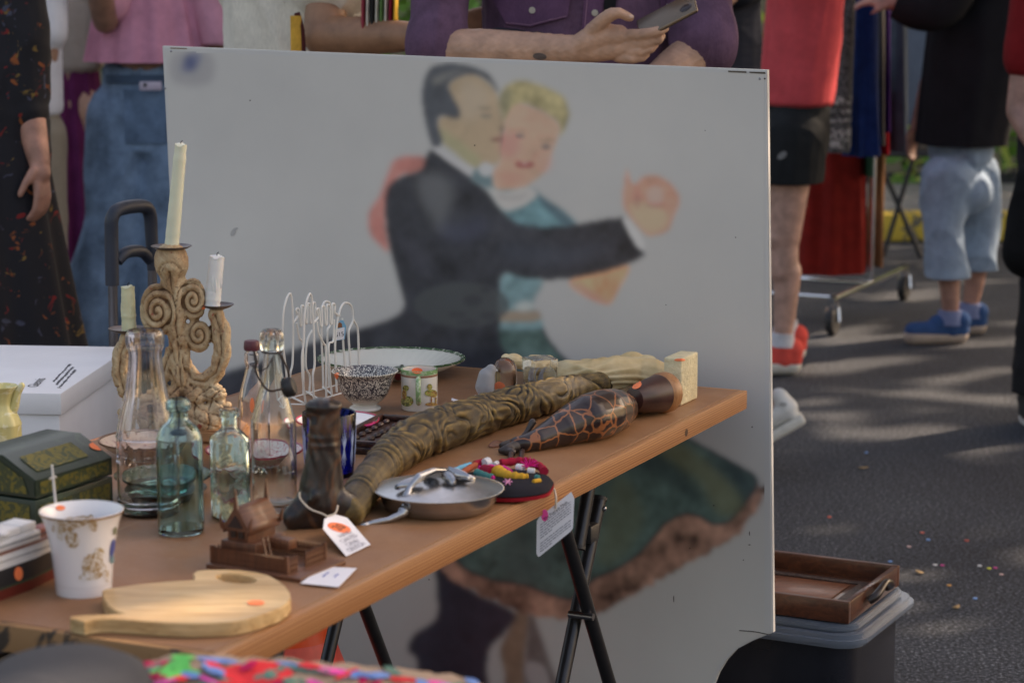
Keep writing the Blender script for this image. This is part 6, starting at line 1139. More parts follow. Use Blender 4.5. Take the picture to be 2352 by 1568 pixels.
def person(label, x, y, yaw=0, H=1.78, skin=(.42, .24, .17, 1), hair=(.05, .03, .02, 1), J=None, wear=(), vox=.009, hands=('L', 'R'), curl=.4, shoes=(.05, .05, .05, 1), sole=(.6, .6, .58, 1), group=None, width=1.0, handdir=None, thumb=None):
    """yaw 0 faces the camera (-Y); J overrides joints in world coordinates"""
    R = Matrix.Rotation(yaw, 3, 'Z'); O = Vector((x, y, 0)); h = H
    def w(v): return R @ Vector(v)
    j = {'pel': w((0, 0, .53*h)), 'waist': w((0, 0, .61*h)), 'chest': w((0, 0, .72*h)), 'neck': w((0, 0, .835*h)), 'head': w((0, -.01*h, .925*h))}
    for s, n_ in ((1, 'L'), (-1, 'R')):
        j['sh'+n_] = w((s*.108*h*width, 0, .80*h)); j['el'+n_] = w((s*.145*h*width, .01*h, .63*h)); j['wr'+n_] = w((s*.15*h*width, -.03*h, .49*h))
        j['hip'+n_] = w((s*.052*h*width, 0, .52*h)); j['kn'+n_] = w((s*.056*h*width, -.012*h, .285*h)); j['an'+n_] = w((s*.06*h*width, .01*h, .045*h)); j['toe'+n_] = w((s*.072*h*width, -.105*h, .016*h))
    for k_, v in (J or {}).items(): j[k_] = Vector(v)-O
    t = thing('person', label, 'person', O, 0, group); B = Blob(); wd_ = width
    RM = R.to_4x4()
    B.ell(j['chest'], (.088*h*wd_, .060*h*wd_, .11*h), RM); B.ell(j['pel'], (.088*h*wd_, .062*h*wd_, .075*h), RM); B.cap(j['pel'], j['chest'], .062*h*wd_, .066*h*wd_); B.cap(j['chest']+Vector((0, 0, .06*h)), j['neck'], .045*h, .032*h); B.cap(j['neck'], j['head']-Vector((0, 0, .02*h)), .032*h, .032*h)
    B.ell(j['head'], (.044*h, .054*h, .066*h), RM); B.ell(j['head']+w((0, -.052*h, -.006*h)), (.008*h, .012*h, .014*h), RM); B.ell(j['head']+w((0, -.038*h, -.044*h)), (.022*h, .016*h, .016*h), RM); B.ell(j['head']+w((0, -.048*h, -.032*h)), (.014*h, .006*h, .005*h), RM)
    for s in (1, -1): B.ell(j['head']+w((s*.045*h, .002*h, -.004*h)), (.005*h, .011*h, .018*h), RM)
    for n_ in 'LR':
        B.cap(j['chest']+Vector((0, 0, .06*h)), j['sh'+n_], .04*h, .033*h); B.cap(j['sh'+n_], j['el'+n_], .031*h, .024*h); B.cap(j['el'+n_], j['el'+n_].lerp(j['wr'+n_], .35), .024*h, .0245*h); B.cap(j['el'+n_].lerp(j['wr'+n_], .35), j['wr'+n_], .0245*h, .0155*h)
        B.cap(j['hip'+n_], j['kn'+n_], .050*h, .032*h); cf = j['kn'+n_].lerp(j['an'+n_], .3); B.cap(j['kn'+n_], cf, .028*h, .030*h); B.cap(cf+w((0, .008*h, 0)), j['an'+n_], .0295*h, .018*h); B.ell(j['kn'+n_]+w((0, -.012*h, 0)), .026*h); B.cap(j['an'+n_]-Vector((0, 0, .02*h)), j['toe'+n_], .02*h, .016*h)
        if n_ in hands:
            hd_ = (handdir or {}).get(n_) or (j['wr'+n_]-j['el'+n_]); th_ = (thumb or {}).get(n_) or w((-.2 if n_ == 'L' else .2, -1, 0)); hand(B, j['wr'+n_], hd_, th_, h/1.78, curl, n=w((-1 if n_ == 'L' else 1, 0, 0)))
    body = B.build('body', SKIN('skin', skin), t, vox, 4)
    if hair:
        B2 = Blob(); B2.ell(j['head']+w((0, .012*h, .014*h)), (.050*h, .056*h, .062*h), RM); B2.ell(j['head']+w((0, .035*h, -.02*h)), (.042*h, .03*h, .05*h), RM); B2.build('hair', plain('hair', hair, .5, 0, .4, 60, .6, 300), t, .009, 3)
    for s in (1, -1): part('eye', ball(tuple(j['head']+w((s*.017*h, -.046*h, .004*h))), .0075*h, 12, 8), plain('eye_white', (.5, .5, .5, 1), .2), t)
    for i, ws in enumerate(wear): ws(t, j, h, w, RM)
    if shoes:
        for n_ in 'LR':
            a0, t0 = j['an'+n_], j['toe'+n_]; d = (t0-a0); d.z = 0; d = d.normalized() if d.length > 1e-4 else Vector((0, -1, 0)); dn = (t0-a0).normalized()
            B3 = Blob(); hl = a0-d*.022*h-Vector((0, 0, .022*h)); B3.cap(hl, t0+Vector((0, 0, .004*h)), .023*h, .0215*h); B3.cap(hl+Vector((0, 0, .02*h)), a0.lerp(t0, .35)+Vector((0, 0, .002*h)), .025*h, .022*h); B3.cap(a0+Vector((0, 0, .004*h)), a0-Vector((0, 0, .02*h)), .025*h, .026*h); so = B3.build('shoe', cloth('shoe_cloth', shoes, .15, bst=.1), t, .007, 3)
            B4 = Blob(); dz_ = Vector((0, 0, -.013*h)); B4.cap(hl+dz_, t0+dz_*.55, .021*h, .0225*h); o4 = B4.build('sole', plain('rubber_sole', sole, .6), so, .007, 2)
            for v in o4.data.vertices: v.co = v.co
    return t, j, body
def clampz(o, z):
    me = o.data; n = len(me.vertices); co = np.empty(n*3); me.vertices.foreach_get('co', co); co = co.reshape(-1, 3); m = co[:, 2] < z; co[m, 2] = z+(co[m, 2]-z)*.06; me.vertices.foreach_set('co', co.reshape(-1)); me.update(); return o
def top(name, mat, sleeve=.5, hem=.50, loose=1.15, amp=.006, seed=1, r_sl=1.4, cuff=None, vert=.5, flare=0):
    def f(t, j, h, w, RM):
        B = Blob(); g = loose
        B.ell(j['chest'], (.095*h*g, .066*h*g, .115*h), RM); zc = Vector((j['pel'].x, j['pel'].y, hem*h)); B.cap(j['chest'], j['waist'], .066*h*g, .066*h*g)
        B.ell((j['waist']+j['chest'])/2, (.088*h*g, .065*h*g, .12*h), RM)
        # straight hem: flattened tube
        n_ = 26
        for i in range(n_):
            u = i/(n_-1); z_ = j['chest'].z+(hem*h+.02*h-j['chest'].z)*u; c = j['chest'].lerp(Vector((j['pel'].x, j['pel'].y, hem*h)), u); c.z = z_; q = 1+flare*u; B.ell(c, (.094*h*g*q, .069*h*g*q, .030*h), RM)
        for n__ in 'LR':
            e = j['el'+n__]; s = j['sh'+n__]; wr = j['wr'+n__]; B.cap(j['chest']+Vector((0, 0, .05*h)), s, .05*h, .040*h)
            if sleeve <= 1: B.cap(s, s.lerp(e, sleeve), .036*h*r_sl**.5, .028*h*r_sl)
            else: B.cap(s, e, .036*h*r_sl**.5, .027*h*r_sl); B.cap(e, e.lerp(wr, sleeve-1), .026*h*r_sl, .022*h*r_sl)
            if cuff: e2 = s.lerp(e, sleeve) if sleeve <= 1 else e.lerp(wr, sleeve-1); d = (s-e if sleeve <= 1 else e-wr).normalized(); B.cap(e2, e2+d*.03, cuff*h, cuff*h)
        o_ = B.build(name, mat, t, .008, 3, folds(amp, 1, seed, vert)); return clampz(o_, hem*h+.004)
    return f
def pants(name, mat, hem=.06, rh=.062, rk=.045, ra=.045, waist=.60, amp=.006, seed=2, vert=.6, sc=1.0):
    def f(t, j, h, w, RM):
        B = Blob(); B.ell(j['pel'], (.095*h, .070*h, .08*h), RM)
        for i in range(12): B.ell(Vector((j['pel'].x, j['pel'].y, h*(.47+(waist-.48)*i/11))), (.094*h, .070*h, .03*h), RM)
        B.ell((j['hipL']+j['hipR'])/2-Vector((0, 0, .03*h)), (.09*h, .07*h, .06*h), RM)
        for n_ in 'LR':
            hp_, kn, an = j['hip'+n_], j['kn'+n_], j['an'+n_]; B.cap(hp_, kn if hem*h < kn.z else hp_.lerp(kn, (hp_.z-hem*h)/(hp_.z-kn.z)), rh*h, rk*h)
            if hem*h < kn.z: B.cap(kn, kn.lerp(an, min(1, (kn.z-hem*h)/(kn.z-an.z))), rk*h, ra*h)
        o_ = B.build(name, mat, t, .008, 4, folds(amp, sc, seed, vert)); return clampz(o_, hem*h)
    return f
def skirt(name, mat, z0=.08, z1=.62, r0=.2, r1=.09, waves=14, amp=.06, ry=.8):
    def f(t, j, h, w, RM):
        rings = []
        for i in range(16): u = i/15; rr = (r0+(r1-r0)*u**.8)*h; rings.append((j['pel'].x, j['pel'].y, h*(z0+(z1-z0)*u), rr, rr*ry, waves, amp*(1-.75*u), .5*u))
        return part(name, loft(rings, 140), mat, t, ang=70)
    return f
def floral():
    return spots('floral_dress_cloth', (.008, .008, .013, 1), [((.26, .07, .02, 1), .65, 17), ((.20, .012, .012, 1), .66, 20), ((.20, .12, .03, 1), .68, 22), ((.05, .055, .09, 1), .65, 18)], 1, rough=.85, dist=1.0, soft=.02)
# woman in floral dress, left edge
D = 5.9; kD = D/F
person('person in a black floral dress with arm hanging at the left edge', Q(-60, 500, D).x, D, .2, 1.76, (.40, .20, .15, 1), J={'shL': Q(30, -60, D-.02), 'elL': Q(52, 215, D-.03), 'wrL': Q(90, 370, D-.08)}, handdir={'L': Q(98, 480, D-.10)-Q(88, 370, D-.08)}, thumb={'L': Vector((-.5, -1, 0))}, wear=(top('dress_bodice', floral(), 1.22, .5, 1.2, .006, 3, 1.55), skirt('dress_skirt', floral(), .05, .62, .205, .10, 9, .07)), vox=.005, curl=.45)
# white T-shirt person
D = 8.0
person('person in white t shirt and loose beige trousers behind the floral dress', Q(34, 300, D).x, D, -.4, 1.76, (.33, .18, .12, 1), J={'shL': Q(98, -90, D), 'elL': Q(108, 100, D-.06), 'wrL': Q(95, 240, D-.05)}, wear=(top('t_shirt', cloth('white_jersey', (.62, .63, .68, 1), .06), .86, .55, 1.1, .006, 4, 1.5), pants('trousers', cloth('beige_linen', (.26, .225, .18, 1), .08), .05, .056, .055, .06, amp=.005)), vox=.009)
D = 9.4
person('person in beige top and long pleated purple skirt', Q(150, 300, D).x, D, 2.9, 1.74, (.36, .2, .14, 1), wear=(top('blouse', cloth('beige_blouse', (.30, .25, .22, 1), .1), 1.1, .60, 1.0, .004, 5), skirt('pleated_skirt', cloth('plum_cloth', (.10, .014, .065, 1), .25), .18, .635, .13, .075, 16, .10)), vox=.012)
# pink top, jeans
D = 8.2
den = cloth('blue_denim', (.15, .235, .35, 1), .5, 1700, 9); 
tjs, jj_, bj = person('person seen from behind in pink blouse and wide blue jeans', Q(352, 300, D).x, D, 3.0, 1.83, (.25, .13, .09, 1), J={'shL': Q(300, -160, D), 'elL': Q(242, 48, D-.15), 'wrL': Q(215, -80, D-.3), 'knL': Q(278, 500, D), 'anL': Q(212, 790, D+.05), 'knR': Q(380, 500, D), 'anR': Q(400, 790, D)},
    wear=(pants('jeans', den, .05, .074, .066, .085, .62, .014, 6, .40, .75), top('blouse', cloth('pink_seersucker', (.58, .27, .36, 1), .12), .8, .66, 1.05, .006, 7, 1.5)), vox=.009)
rings = []
zt0 = Q(0, -40, D).z; zb0 = Q(0, 140, D).z
for i in range(12): u = i/11; rings.append((jj_['pel'].x, jj_['pel'].y, zb0+(zt0-zb0)*u, .225*(1-.25*u), .17*(1-.2*u), 13, .045*(1-.5*u), .3*u))
part('peplum', loft(rings, 160), cloth('pink_peplum', (.58, .25, .35, 1), .15), tjs, ang=80)
jb = [o for o in bpy.data.objects if o.parent == tjs and o.name.startswith('jeans')][0]
quad_patch('back_pocket', jb, [(285, 205), (385, 205), (382, 330), (290, 330)], cloth('pocket_denim', (.11, .18, .28, 1), .3), tjs, 8, 8, .006); quad_patch('waistband', jb, [(198, 172), (395, 172), (395, 192), (198, 192)], cloth('band_denim', (.06, .10, .16, 1), .2), tjs, 3, 12, .008)
ph = Q(346, 198, D-.17); tph = thing('mobile_phone', 'pale phone tucked in the jeans back pocket', 'phone', ph); part('phone_case', box(.075, .009, .03, (0, 0, 0), .004), plain('lilac_case', (.45, .40, .50, 1), .3), tph); part('camera_lens', ball((-.018, -.005, .004), (.007, .002, .007), 12, 6), M_['black'], tph)
# two far figures between pink blouse and linen shirt
D = 11.2
person('person in crimson shirt and dark jeans far behind the board', Q(478, 300, D).x, D, 0, 1.75, (.42, .24, .2, 1), J={'elL': Q(520, -10, D-.05), 'wrL': Q(496, 50, D-.25), 'elR': Q(440, -10, D), 'wrR': Q(482, 50, D-.25)}, wear=(top('shirt', cloth('crimson_cloth', (.28, .01, .035, 1), .2), 1.5, .67, 1.1, .004, 8), pants('jeans', cloth('dark_denim', (.02, .03, .055, 1), .2))), vox=.012)
D = 10.4
person('person in rolled up denim shirt with bare forearm far behind', Q(590, 300, D).x, D, -.3, 1.74, (.42, .25, .2, 1), J={'shR': Q(548, -110, D), 'elR': Q(545, 10, D-.1), 'wrR': Q(548, 130, D-.12)}, wear=(top('denim_shirt', cloth('light_denim', (.07, .13, .22, 1), .2), 1.15, .62, 1.1, .004, 9, 1.5, .042), pants('trousers', cloth('maroon_trousers', (.12, .01, .02, 1), .2))), vox=.012)
# linen shirt man
D = 5.75
person('person in cream linen short sleeved shirt resting a bare bent arm', Q(690, 300, D).x, D+.05, -.25, 1.93, (.30, .15, .085, 1), J={'shL': Q(775, -150, D-.05), 'elL': Q(740, 84, D-.16), 'wrL': Q(985, 84, D-.3), 'shR': Q(600, -130, D+.1), 'elR': Q(575, 60, D+.15), 'wrR': Q(570, 240, D+.1), 'chest': Q(668, -80, D+.05), 'waist': Q(665, 90, D+.06)},
    handdir={'L': Vector((1, 0, .3))}, thumb={'L': Vector((0, 0, 1))}, wear=(top('linen_shirt', cloth('cream_linen', (.70, .66, .58, 1), .12, 900), .42, .55, 1.0, .012, 10, 1.75, .056), pants('trousers', cloth('grey_trousers', (.1, .1, .1, 1)))), vox=.0065)
D2x = 5.52; sb0 = Q(880, 25, D2x); sb_ = thing('striped_bag', 'multicoloured striped woven bag under the linen shirt arm', 'bag', sb0)
cols = [(.33, .05, .07, 1), (.62, .58, .5, 1), (.03, .03, .03, 1), (.62, .58, .5, 1), (.12, .24, .08, 1), (.62, .58, .5, 1), (.28, .02, .05, 1), (.7, .42, .06, 1)]
for i, c in enumerate(cols): part('stripe', loft([(.0, 0, -.045, .0055, .03, 2, .02, 0), (0, 0, -.02, .0060, .034, 2, .05, 1), (0, 0, 0, .0054, .032, 2, .02, 0), (.001, 0, .02, .0060, .036, 2, .02, 0), (0, 0, .05, .0055, .03, 2, .02, 0)], 20), cloth('stripe_%d' % i, c, .1), sb_, Matrix.Translation((-.045+i*.0105, 0, 0)))
yb0 = Q(672, 70, D2x); ys = thing('yellow_strap', 'worn mustard yellow strap hanging at the linen shirt side', 'strap', yb0); kx = kk(yb0)
part('strap_band', loft([((.008+(i == 0)*.004), 0, (-75+i*18)*kx, 13*kx, 5*kx, 2, .02, i) for i in range(7)], 24), cloth('mustard_cloth', (.62, .34, .06, 1), .25), ys); part('strap_lining', tube([(24*kx, .004, -70*kx), (20*kx, .004, 0), (10*kx, .004, 40*kx)], 7*kx, 8, 4), cloth('maroon_lining', (.08, .02, .02, 1)), ys)
# purple shirt man with phone
D = 5.12
pur = cloth('faded_plum_shirt', (.105, .058, .100, 1), .3, 1300, 16, bst=1.2)
Jp = {'chest': Q(1340, -95, D+.20), 'waist': Q(1335, 110, D+.20), 'pel': Q(1335, 270, D+.2), 'neck': Q(1340, -320, D+.2), 'head': Q(1345, -480, D+.16),
      'shR': Q(1020, -170, D+.16), 'elR': Q(1004, 118, D+.02), 'wrR': Q(1318, 116, D-.13), 'shL': Q(1600, -170, D+.16), 'elL': Q(1622, 104, D+.04), 'wrL': Q(1440, 245, D-.05)}
tp_, jp, bp2 = person('person in a faded purple shirt typing on a phone behind the board', Q(1335, 300, D).x, D+.2, 0, 1.93, (.44, .25, .17, 1), J=Jp, hands=('L',), wear=(top('purple_shirt', pur, .97, .55, 1.28, .009, 11, 1.22, .0385, .5), pants('trousers', cloth('dark_trousers', (.04, .04, .05, 1)))), vox=.0055)
# right hand gripping the phone, built in pose and fused into its own forearm skin
O = Vector(tp_.location); hq = lambda x, y, d: Q(x, y, D+d)-O
bpy.data.objects.remove(bp2); 
def purple_body():
    # rebuild the body with the posed right hand fused in
    global B
    B = Blob(); j = jp; h = 1.93
    B.ell(j['chest'], (.088*h, .060*h, .11*h)); B.ell(j['pel'], (.088*h, .062*h, .075*h)); B.cap(j['pel'], j['chest'], .062*h, .066*h); B.cap(j['chest']+Vector((0, 0, .06*h)), j['neck'], .045*h, .032*h); B.cap(j['neck'], j['head']-Vector((0, 0, .02*h)), .032*h, .032*h)
    B.ell(j['head'], (.044*h, .054*h, .066*h)); B.ell(j['head']+Vector((0, -.052*h, -.006*h)), (.008*h, .012*h, .014*h)); B.ell(j['head']+Vector((0, -.038*h, -.044*h)), (.022*h, .016*h, .016*h)); B.ell(j['head']+Vector((0, -.048*h, -.032*h)), (.014*h, .006*h, .005*h))
    for s in (1, -1): B.ell(j['head']+Vector((s*.045*h, .002*h, -.004*h)), (.005*h, .011*h, .018*h))
    for n_ in 'LR':
        B.cap(j['chest']+Vector((0, 0, .06*h)), j['sh'+n_], .04*h, .033*h); B.cap(j['sh'+n_], j['el'+n_], .031*h, .024*h); B.cap(j['el'+n_], j['el'+n_].lerp(j['wr'+n_], .35), .0245*h, .0245*h); B.cap(j['el'+n_].lerp(j['wr'+n_], .35), j['wr'+n_], .0245*h, .0165*h)
        B.cap(j['hip'+n_], j['kn'+n_], .050*h, .032*h); cf = j['kn'+n_].lerp(j['an'+n_], .3); B.cap(j['kn'+n_], cf, .031*h, .034*h); B.cap(cf, j['an'+n_], .033*h, .019*h); B.cap(j['an'+n_]-Vector((0, 0, .02*h)), j['toe'+n_], .02*h, .016*h)
    hand(B, j['wrL'], j['wrL']-j['elL'], (0, -1, 0), 1.08, .5)
    m = kk(hq(1400, 90, -.14)+O)
    # back of the hand
    B.chain([j['wrR'], hq(1352, 98, -.145), hq(1385, 84, -.150), hq(1420, 84, -.155)], [30*m, 33*m, 32*m, 27*m]); B.chain([j['wrR'], hq(1360, 116, -.145), hq(1405, 112, -.15), hq(1440, 108, -.155)], [28*m, 28*m, 27*m, 22*m]); B.ell(hq(1392, 100, -.15), (50*m, 26*m, 38*m))
    # thumb
    B.chain([hq(1362, 74, -.155), hq(1384, 48, -.175), hq(1404, 33, -.185), hq(1422, 30, -.19), hq(1447, 41, -.185)], [22*m, 17*m, 15*m, 12.5*m, 10*m])
    # index finger across the phone, then three more stacked below
    B.chain([hq(1432, 84, -.158), hq(1478, 80, -.185), hq(1514, 72, -.19), hq(1527, 66, -.18)], [16*m, 14*m, 12*m, 10*m])
    B.chain([hq(1436, 102, -.158), hq(1480, 100, -.18), hq(1512, 92, -.182), hq(1520, 84, -.17)], [15*m, 13.5*m, 11*m, 9*m])
    B.chain([hq(1432, 118, -.156), hq(1470, 119, -.176), hq(1496, 112, -.178), hq(1505, 104, -.168)], [15*m, 13*m, 10.5*m, 8.5*m])
    B.chain([hq(1420, 132, -.153), hq(1452, 136, -.17), hq(1476, 133, -.172), hq(1486, 126, -.165)], [13*m, 11.5*m, 9.5*m, 8*m])
    return B.build('body', SKIN('skin_tan', (.44, .255, .175, 1)), tp_, .0030, 3, lambda co: .0006*np.sin(co[:, 0]*260+2*np.sin(co[:, 2]*200))*np.sin(co[:, 2]*310))
pbod = purple_body(); m = kk(hq(1400, 90, -.14)+O)
disc_patch('forearm_tattoo', pbod, 1240, 130, 16, 8, plain('tattoo_ink', (.10, .075, .07, 1), .6), tp_, .1, .0006); disc_patch('thumbnail', pbod, 1450, 38, 6, 4, plain('nail', (.5, .33, .26, 1), .3), tp_, .4, .0006)
shirt = [o for o in bpy.data.objects if o.parent == tp_ and o.name.startswith('purple_shirt')][0]
flapm = cloth('plum_flap', (.115, .056, .112, 1), .2, 1300, 16); tbs = bvh(shirt)
quad_patch('pocket_flap', tbs, [(1135, -40), (1318, -40), (1302, 40), (1218, 62)], flapm, tp_, 8, 12, .006); quad_patch('pocket_flap', tbs, [(1118, -40), (1160, -40), (1222, 62), (1165, 56)], flapm, tp_, 8, 6, .0058)
quad_patch('pocket_flap', tbs, [(1508, -40), (1590, -40), (1590, 22), (1520, 40)], flapm, tp_, 8, 8, .006); quad_patch('button_placket', tbs, [(1345, -40), (1392, -40), (1372, 140), (1330, 140)], flapm, tp_, 12, 5, .005)
stit = plain('pale_stitching', (.26, .13, .20, 1), .8)
for c in ([(1165, 51), (1219, 57), (1219, 58.5), (1165, 52.5)], [(1219, 57), (1300, 37), (1300, 38.5), (1219, 58.5)], [(1352, -40), (1354, -40), (1337, 140), (1335, 140)], [(1521, 35), (1588, 18), (1588, 19.5), (1521, 36.5)]): quad_patch('stitching', tbs, c, stit, tp_, 2, 12, .0072)
btm = plain('pearl_button', (.35, .32, .28, 1), .25)
for x, y in ((1222, 24), (1537, 14), (1366, 30)):
    h = tbs.ray_cast(CAM, ray(x, y).normalized())
    if h[0] is not None: part('button', lathe([(.001, 0), (.0068, 0), (.0072, .002), (.005, .0024), (.001, .0018)], 18), btm, tp_, Matrix.Translation(h[0]-O+Vector((0, -.007, 0))) @ RX)
quad_patch('backpack_strap', tbs, [(1384, -40), (1420, -40), (1412, 30), (1388, 34)], cloth('black_webbing', (.01, .01, .012, 1)), tp_, 6, 4, .010)
bb = Q(1172, 100, D-.02); bbg = thing('folded_umbrella', 'black folded fabric bundle with neon yellow shapes under the purple arm', 'umbrella', bb); B = Blob(); m_b = kk(bb)
B.ell((0, 0, 0), (88*m_b, .05, 34*m_b)); B.ell((-55*m_b, 0, 4*m_b), (34*m_b, .04, 26*m_b)); B.ell((50*m_b, 0, 0), (44*m_b, .045, 30*m_b)); bb_o = B.build('fabric_roll', cloth('black_nylon', (.012, .012, .02, 1), .3, rough=.6), bbg, .005, 2, folds(.006, 1.2, 4, 1))
yl = plain('neon_yellow', (.55, .60, .02, 1), .6)
for c in ([(1098, 92), (1110, 88), (1110, 103), (1096, 103)], [(1112, 84), (1128, 72), (1132, 84), (1118, 96)], [(1214, 86), (1226, 94), (1232, 112), (1218, 112)], [(1246, 98), (1252, 96), (1252, 110), (1246, 110)], [(1106, 74), (1112, 68), (1114, 74), (1108, 79)]): quad_patch('yellow_shape', bb_o, c, yl, bbg, 4, 4, .003)
pc0 = Q(1532, 38, D-.175); phn = thing('mobile_phone', 'bronze mobile phone held up in the right hand', 'phone', pc0); 
e1p = Vector(Q(1588, 10, D-.19)-Q(1478, 68, D-.165)).normalized(); Mph = frame((0, 0, 0), e1p, Vector((.25, -.62, -.25)))
part('phone_body', box(.135, .070, .009, (0, 0, 0), .004, 3), plain('bronze_metal', (.20, .15, .11, 1), .25, .7, .05), phn, Mph); part('screen', box(.128, .064, .0008, (0, 0, .0050 if (Mph.to_3x3() @ Vector((0, 0, 1))).y > 0 else -.0050), .0), plain('phone_screen', (.02, .02, .03, 1), .08), phn, Mph)
part('camera_lens', ball((.045, .012, -.0050 if (Mph.to_3x3() @ Vector((0, 0, 1))).y > 0 else .0050), (.014, .011, .0018), 16, 6), plain('lens_ring', (.05, .04, .04, 1), .2, .5), phn, Mph)
# dark T-shirt person and coral runner on the right
D = 7.0
person('person in black t shirt behind the right edge of the board', Q(1598, 300, D).x, D, .1, 1.86, (.4, .22, .16, 1), J={'chest': Q(1604, -110, D), 'elL': Q(1680, -30, D-.15), 'wrL': Q(1560, 60, D-.35), 'anL': Q(1758, 934, D), 'toeL': Q(1700, 1000, D-.03), 'knL': Q(1600, 640, D)}, wear=(top('t_shirt', cloth('black_jersey', (.022, .024, .034, 1), .2), .9, .5, 1.1, .006, 12), pants('trousers', cloth('black_jeans', (.03, .03, .035, 1)), .16, .055, .036, .026)), shoes=None, vox=.01)
wk = [o for o in bpy.data.objects if o.get('label', '').startswith('person in black t shirt behind')][0]; O = Vector(wk.location); kw = kk(Q(1800, 950, D)); wq = lambda x, y, d=0: Q(x, y, D+d)-O
B = Blob(); B.chain([wq(1806, 938), wq(1770, 960), wq(1728, 984)], [28*kw, 26*kw, 20*kw]); B.chain([wq(1790, 912), wq(1802, 935)], [22*kw, 28*kw]); B.ell(wq(1812, 950), (24*kw, 26*kw, 20*kw)); ws_ = B.build('shoe', plain('white_leather', (.62, .62, .60, 1), .4, 0, .06, 20, .3, 60), wk, .006, 3)
sd1 = (wq(1775, 1008)-wq(1838, 972)); part('sole', box(.30, .070, .032, (.118, 0, 0), .010, 3), plain('cream_sole', (.60, .58, .52, 1), .6, 0, .15, 20), wk, frame(wq(1824, 969), sd1, (0, 1, 0)))
disc_patch('heel_emblem', ws_, 1799, 928, 8, 5, plain('grey_emblem', (.35, .35, .34, 1), .5), wk, .2, .002)
run_b = Blob(); run_b.ell(Q(1650, 990, D)-O+Vector((0, -.1, 0)), (.05, .13, .05)); run_b.build('shoe', plain('white_leather_front', (.6, .6, .58, 1), .4), wk, .008, 3)
D = 8.6
tc_, jc, _b = person('person in coral t shirt, black running shorts and coral shoes', Q(1822, 300, D).x, D, -1.35, 1.76, (.50, .29, .23, 1), J={'chest': Q(1858, -60, D), 'waist': Q(1842, 100, D), 'neck': Q(1880, -240, D), 'head': Q(1880, -360, D), 'pel': Q(1825, 290, D), 'shL': Q(1880, -160, D-.15), 'shR': Q(1880, -160, D+.18), 'hipL': Q(1822, 320, D-.09), 'hipR': Q(1822, 310, D+.09), 'knL': Q(1803, 548, D-.09), 'anL': Q(1796, 800, D-.1), 'toeL': Q(1745, 830, D-.12), 'knR': Q(1790, 545, D+.12), 'anR': Q(1806, 768, D+.12), 'toeR': Q(1755, 800, D+.12), 'elL': Q(1840, -90, D-.4), 'wrL': Q(1740, -60, D-.5)},
    wear=(pants('shorts', cloth('black_shorts', (.018, .020, .022, 1), .2), .40, .072, .068, .06, .60, .005, 13), top('t_shirt', cloth('coral_jersey', (.60, .075, .085, 1), .14), .8, .545, 1.12, .008, 14, 1.3)), shoes=(.80, .10, .08, 1), sole=(.62, .6, .56, 1), vox=.008)
so_ = [o for o in bpy.data.objects if o.parent == tc_ and o.name.startswith('shorts')][0]; disc_patch('shorts_logo', so_, 1797, 357, 12, 7, plain('logo_grey', (.2, .2, .2, 1), .6), tc_, -.7, .004)
for nm, xx, yy, dd in (('sock', 1797, 776, -.1), ('sock', 1806, 746, .12)): part(nm, tube([Q(xx, yy-12, D+dd)-Vector(tc_.location), Q(xx-2, yy+18, D+dd)-Vector(tc_.location)], [.043, .05], 18), cloth('white_sock_%d' % xx, (.6, .6, .64, 1)), tc_)
# capri person
D = 9.3
tk, jk, _b = person('person in black tunic, pale blue cropped jeans and blue canvas shoes', Q(2205, 300, D).x, D, -1.25, 1.70, (.33, .17, .13, 1), J={'chest': Q(2245, -80, D), 'waist': Q(2230, 120, D), 'pel': Q(2205, 330, D), 'neck': Q(2250, -240, D), 'head': Q(2240, -340, D), 'hipL': Q(2176, 410, D-.08), 'hipR': Q(2238, 405, D+.08), 'knL': Q(2166, 520, D-.1), 'anL': Q(2184, 735, D-.1), 'toeL': Q(2098, 764, D-.12), 'knR': Q(2252, 510, D+.12), 'anR': Q(2226, 715, D+.12), 'toeR': Q(2160, 745, D+.12), 'shL': Q(2200, -150, D-.2), 'elL': Q(2140, 20, D-.22), 'wrL': Q(2050, 10, D-.2), 'shR': Q(2290, -150, D+.2)},
    wear=(pants('cropped_jeans', cloth('pale_blue_denim', (.25, .335, .44, 1), .2), .155, .064, .050, .052, .6, .012, 15, .5, .95),), shoes=(.03, .08, .20, 1), sole=(.42, .33, .27, 1), vox=.009)
rings = []; loc = Vector(tk.location)
for i in range(18):
    u = i/17; yv = 330-u*430; xl = 2106+(2150-2106)*u if u < .75 else 2150; xr = 2312+(2375-2312)*min(1, u*1.6); a0 = Q(xl, yv, D)-loc; a1 = Q(xr, yv, D)-loc; rings.append(((a0.x+a1.x)/2, 0, a0.z, (a1.x-a0.x)/2, .20*(1-.2*u), 7, .035*(1-u*.6), u))
part('tunic', loft(rings, 96), cloth('black_tunic_cloth', (.010, .010, .013, 1), .2), tk, ang=80)
for w_, dd in (((2048, 6), -.2),): part('sleeve', tube([Q(2056, 8, D-.2)-loc, Q(2110, 25, D-.21)-loc, Q(2170, 5, D-.2)-loc, Q(2230, -120, D-.18)-loc], [.055, .075, .09, .1], 24, 5), cloth('black_sleeve', (.010, .010, .013, 1), .2), tk)
for xx, yy, dd in ((2182, 728, -.1), (2228, 712, .12)): part('sock', tube([Q(xx, yy-16, D+dd)-loc, Q(xx-1, yy+16, D+dd)-loc], [.046, .053], 18), cloth('blue_sock_%d' % xx, (.17, .21, .36, 1)), tk)
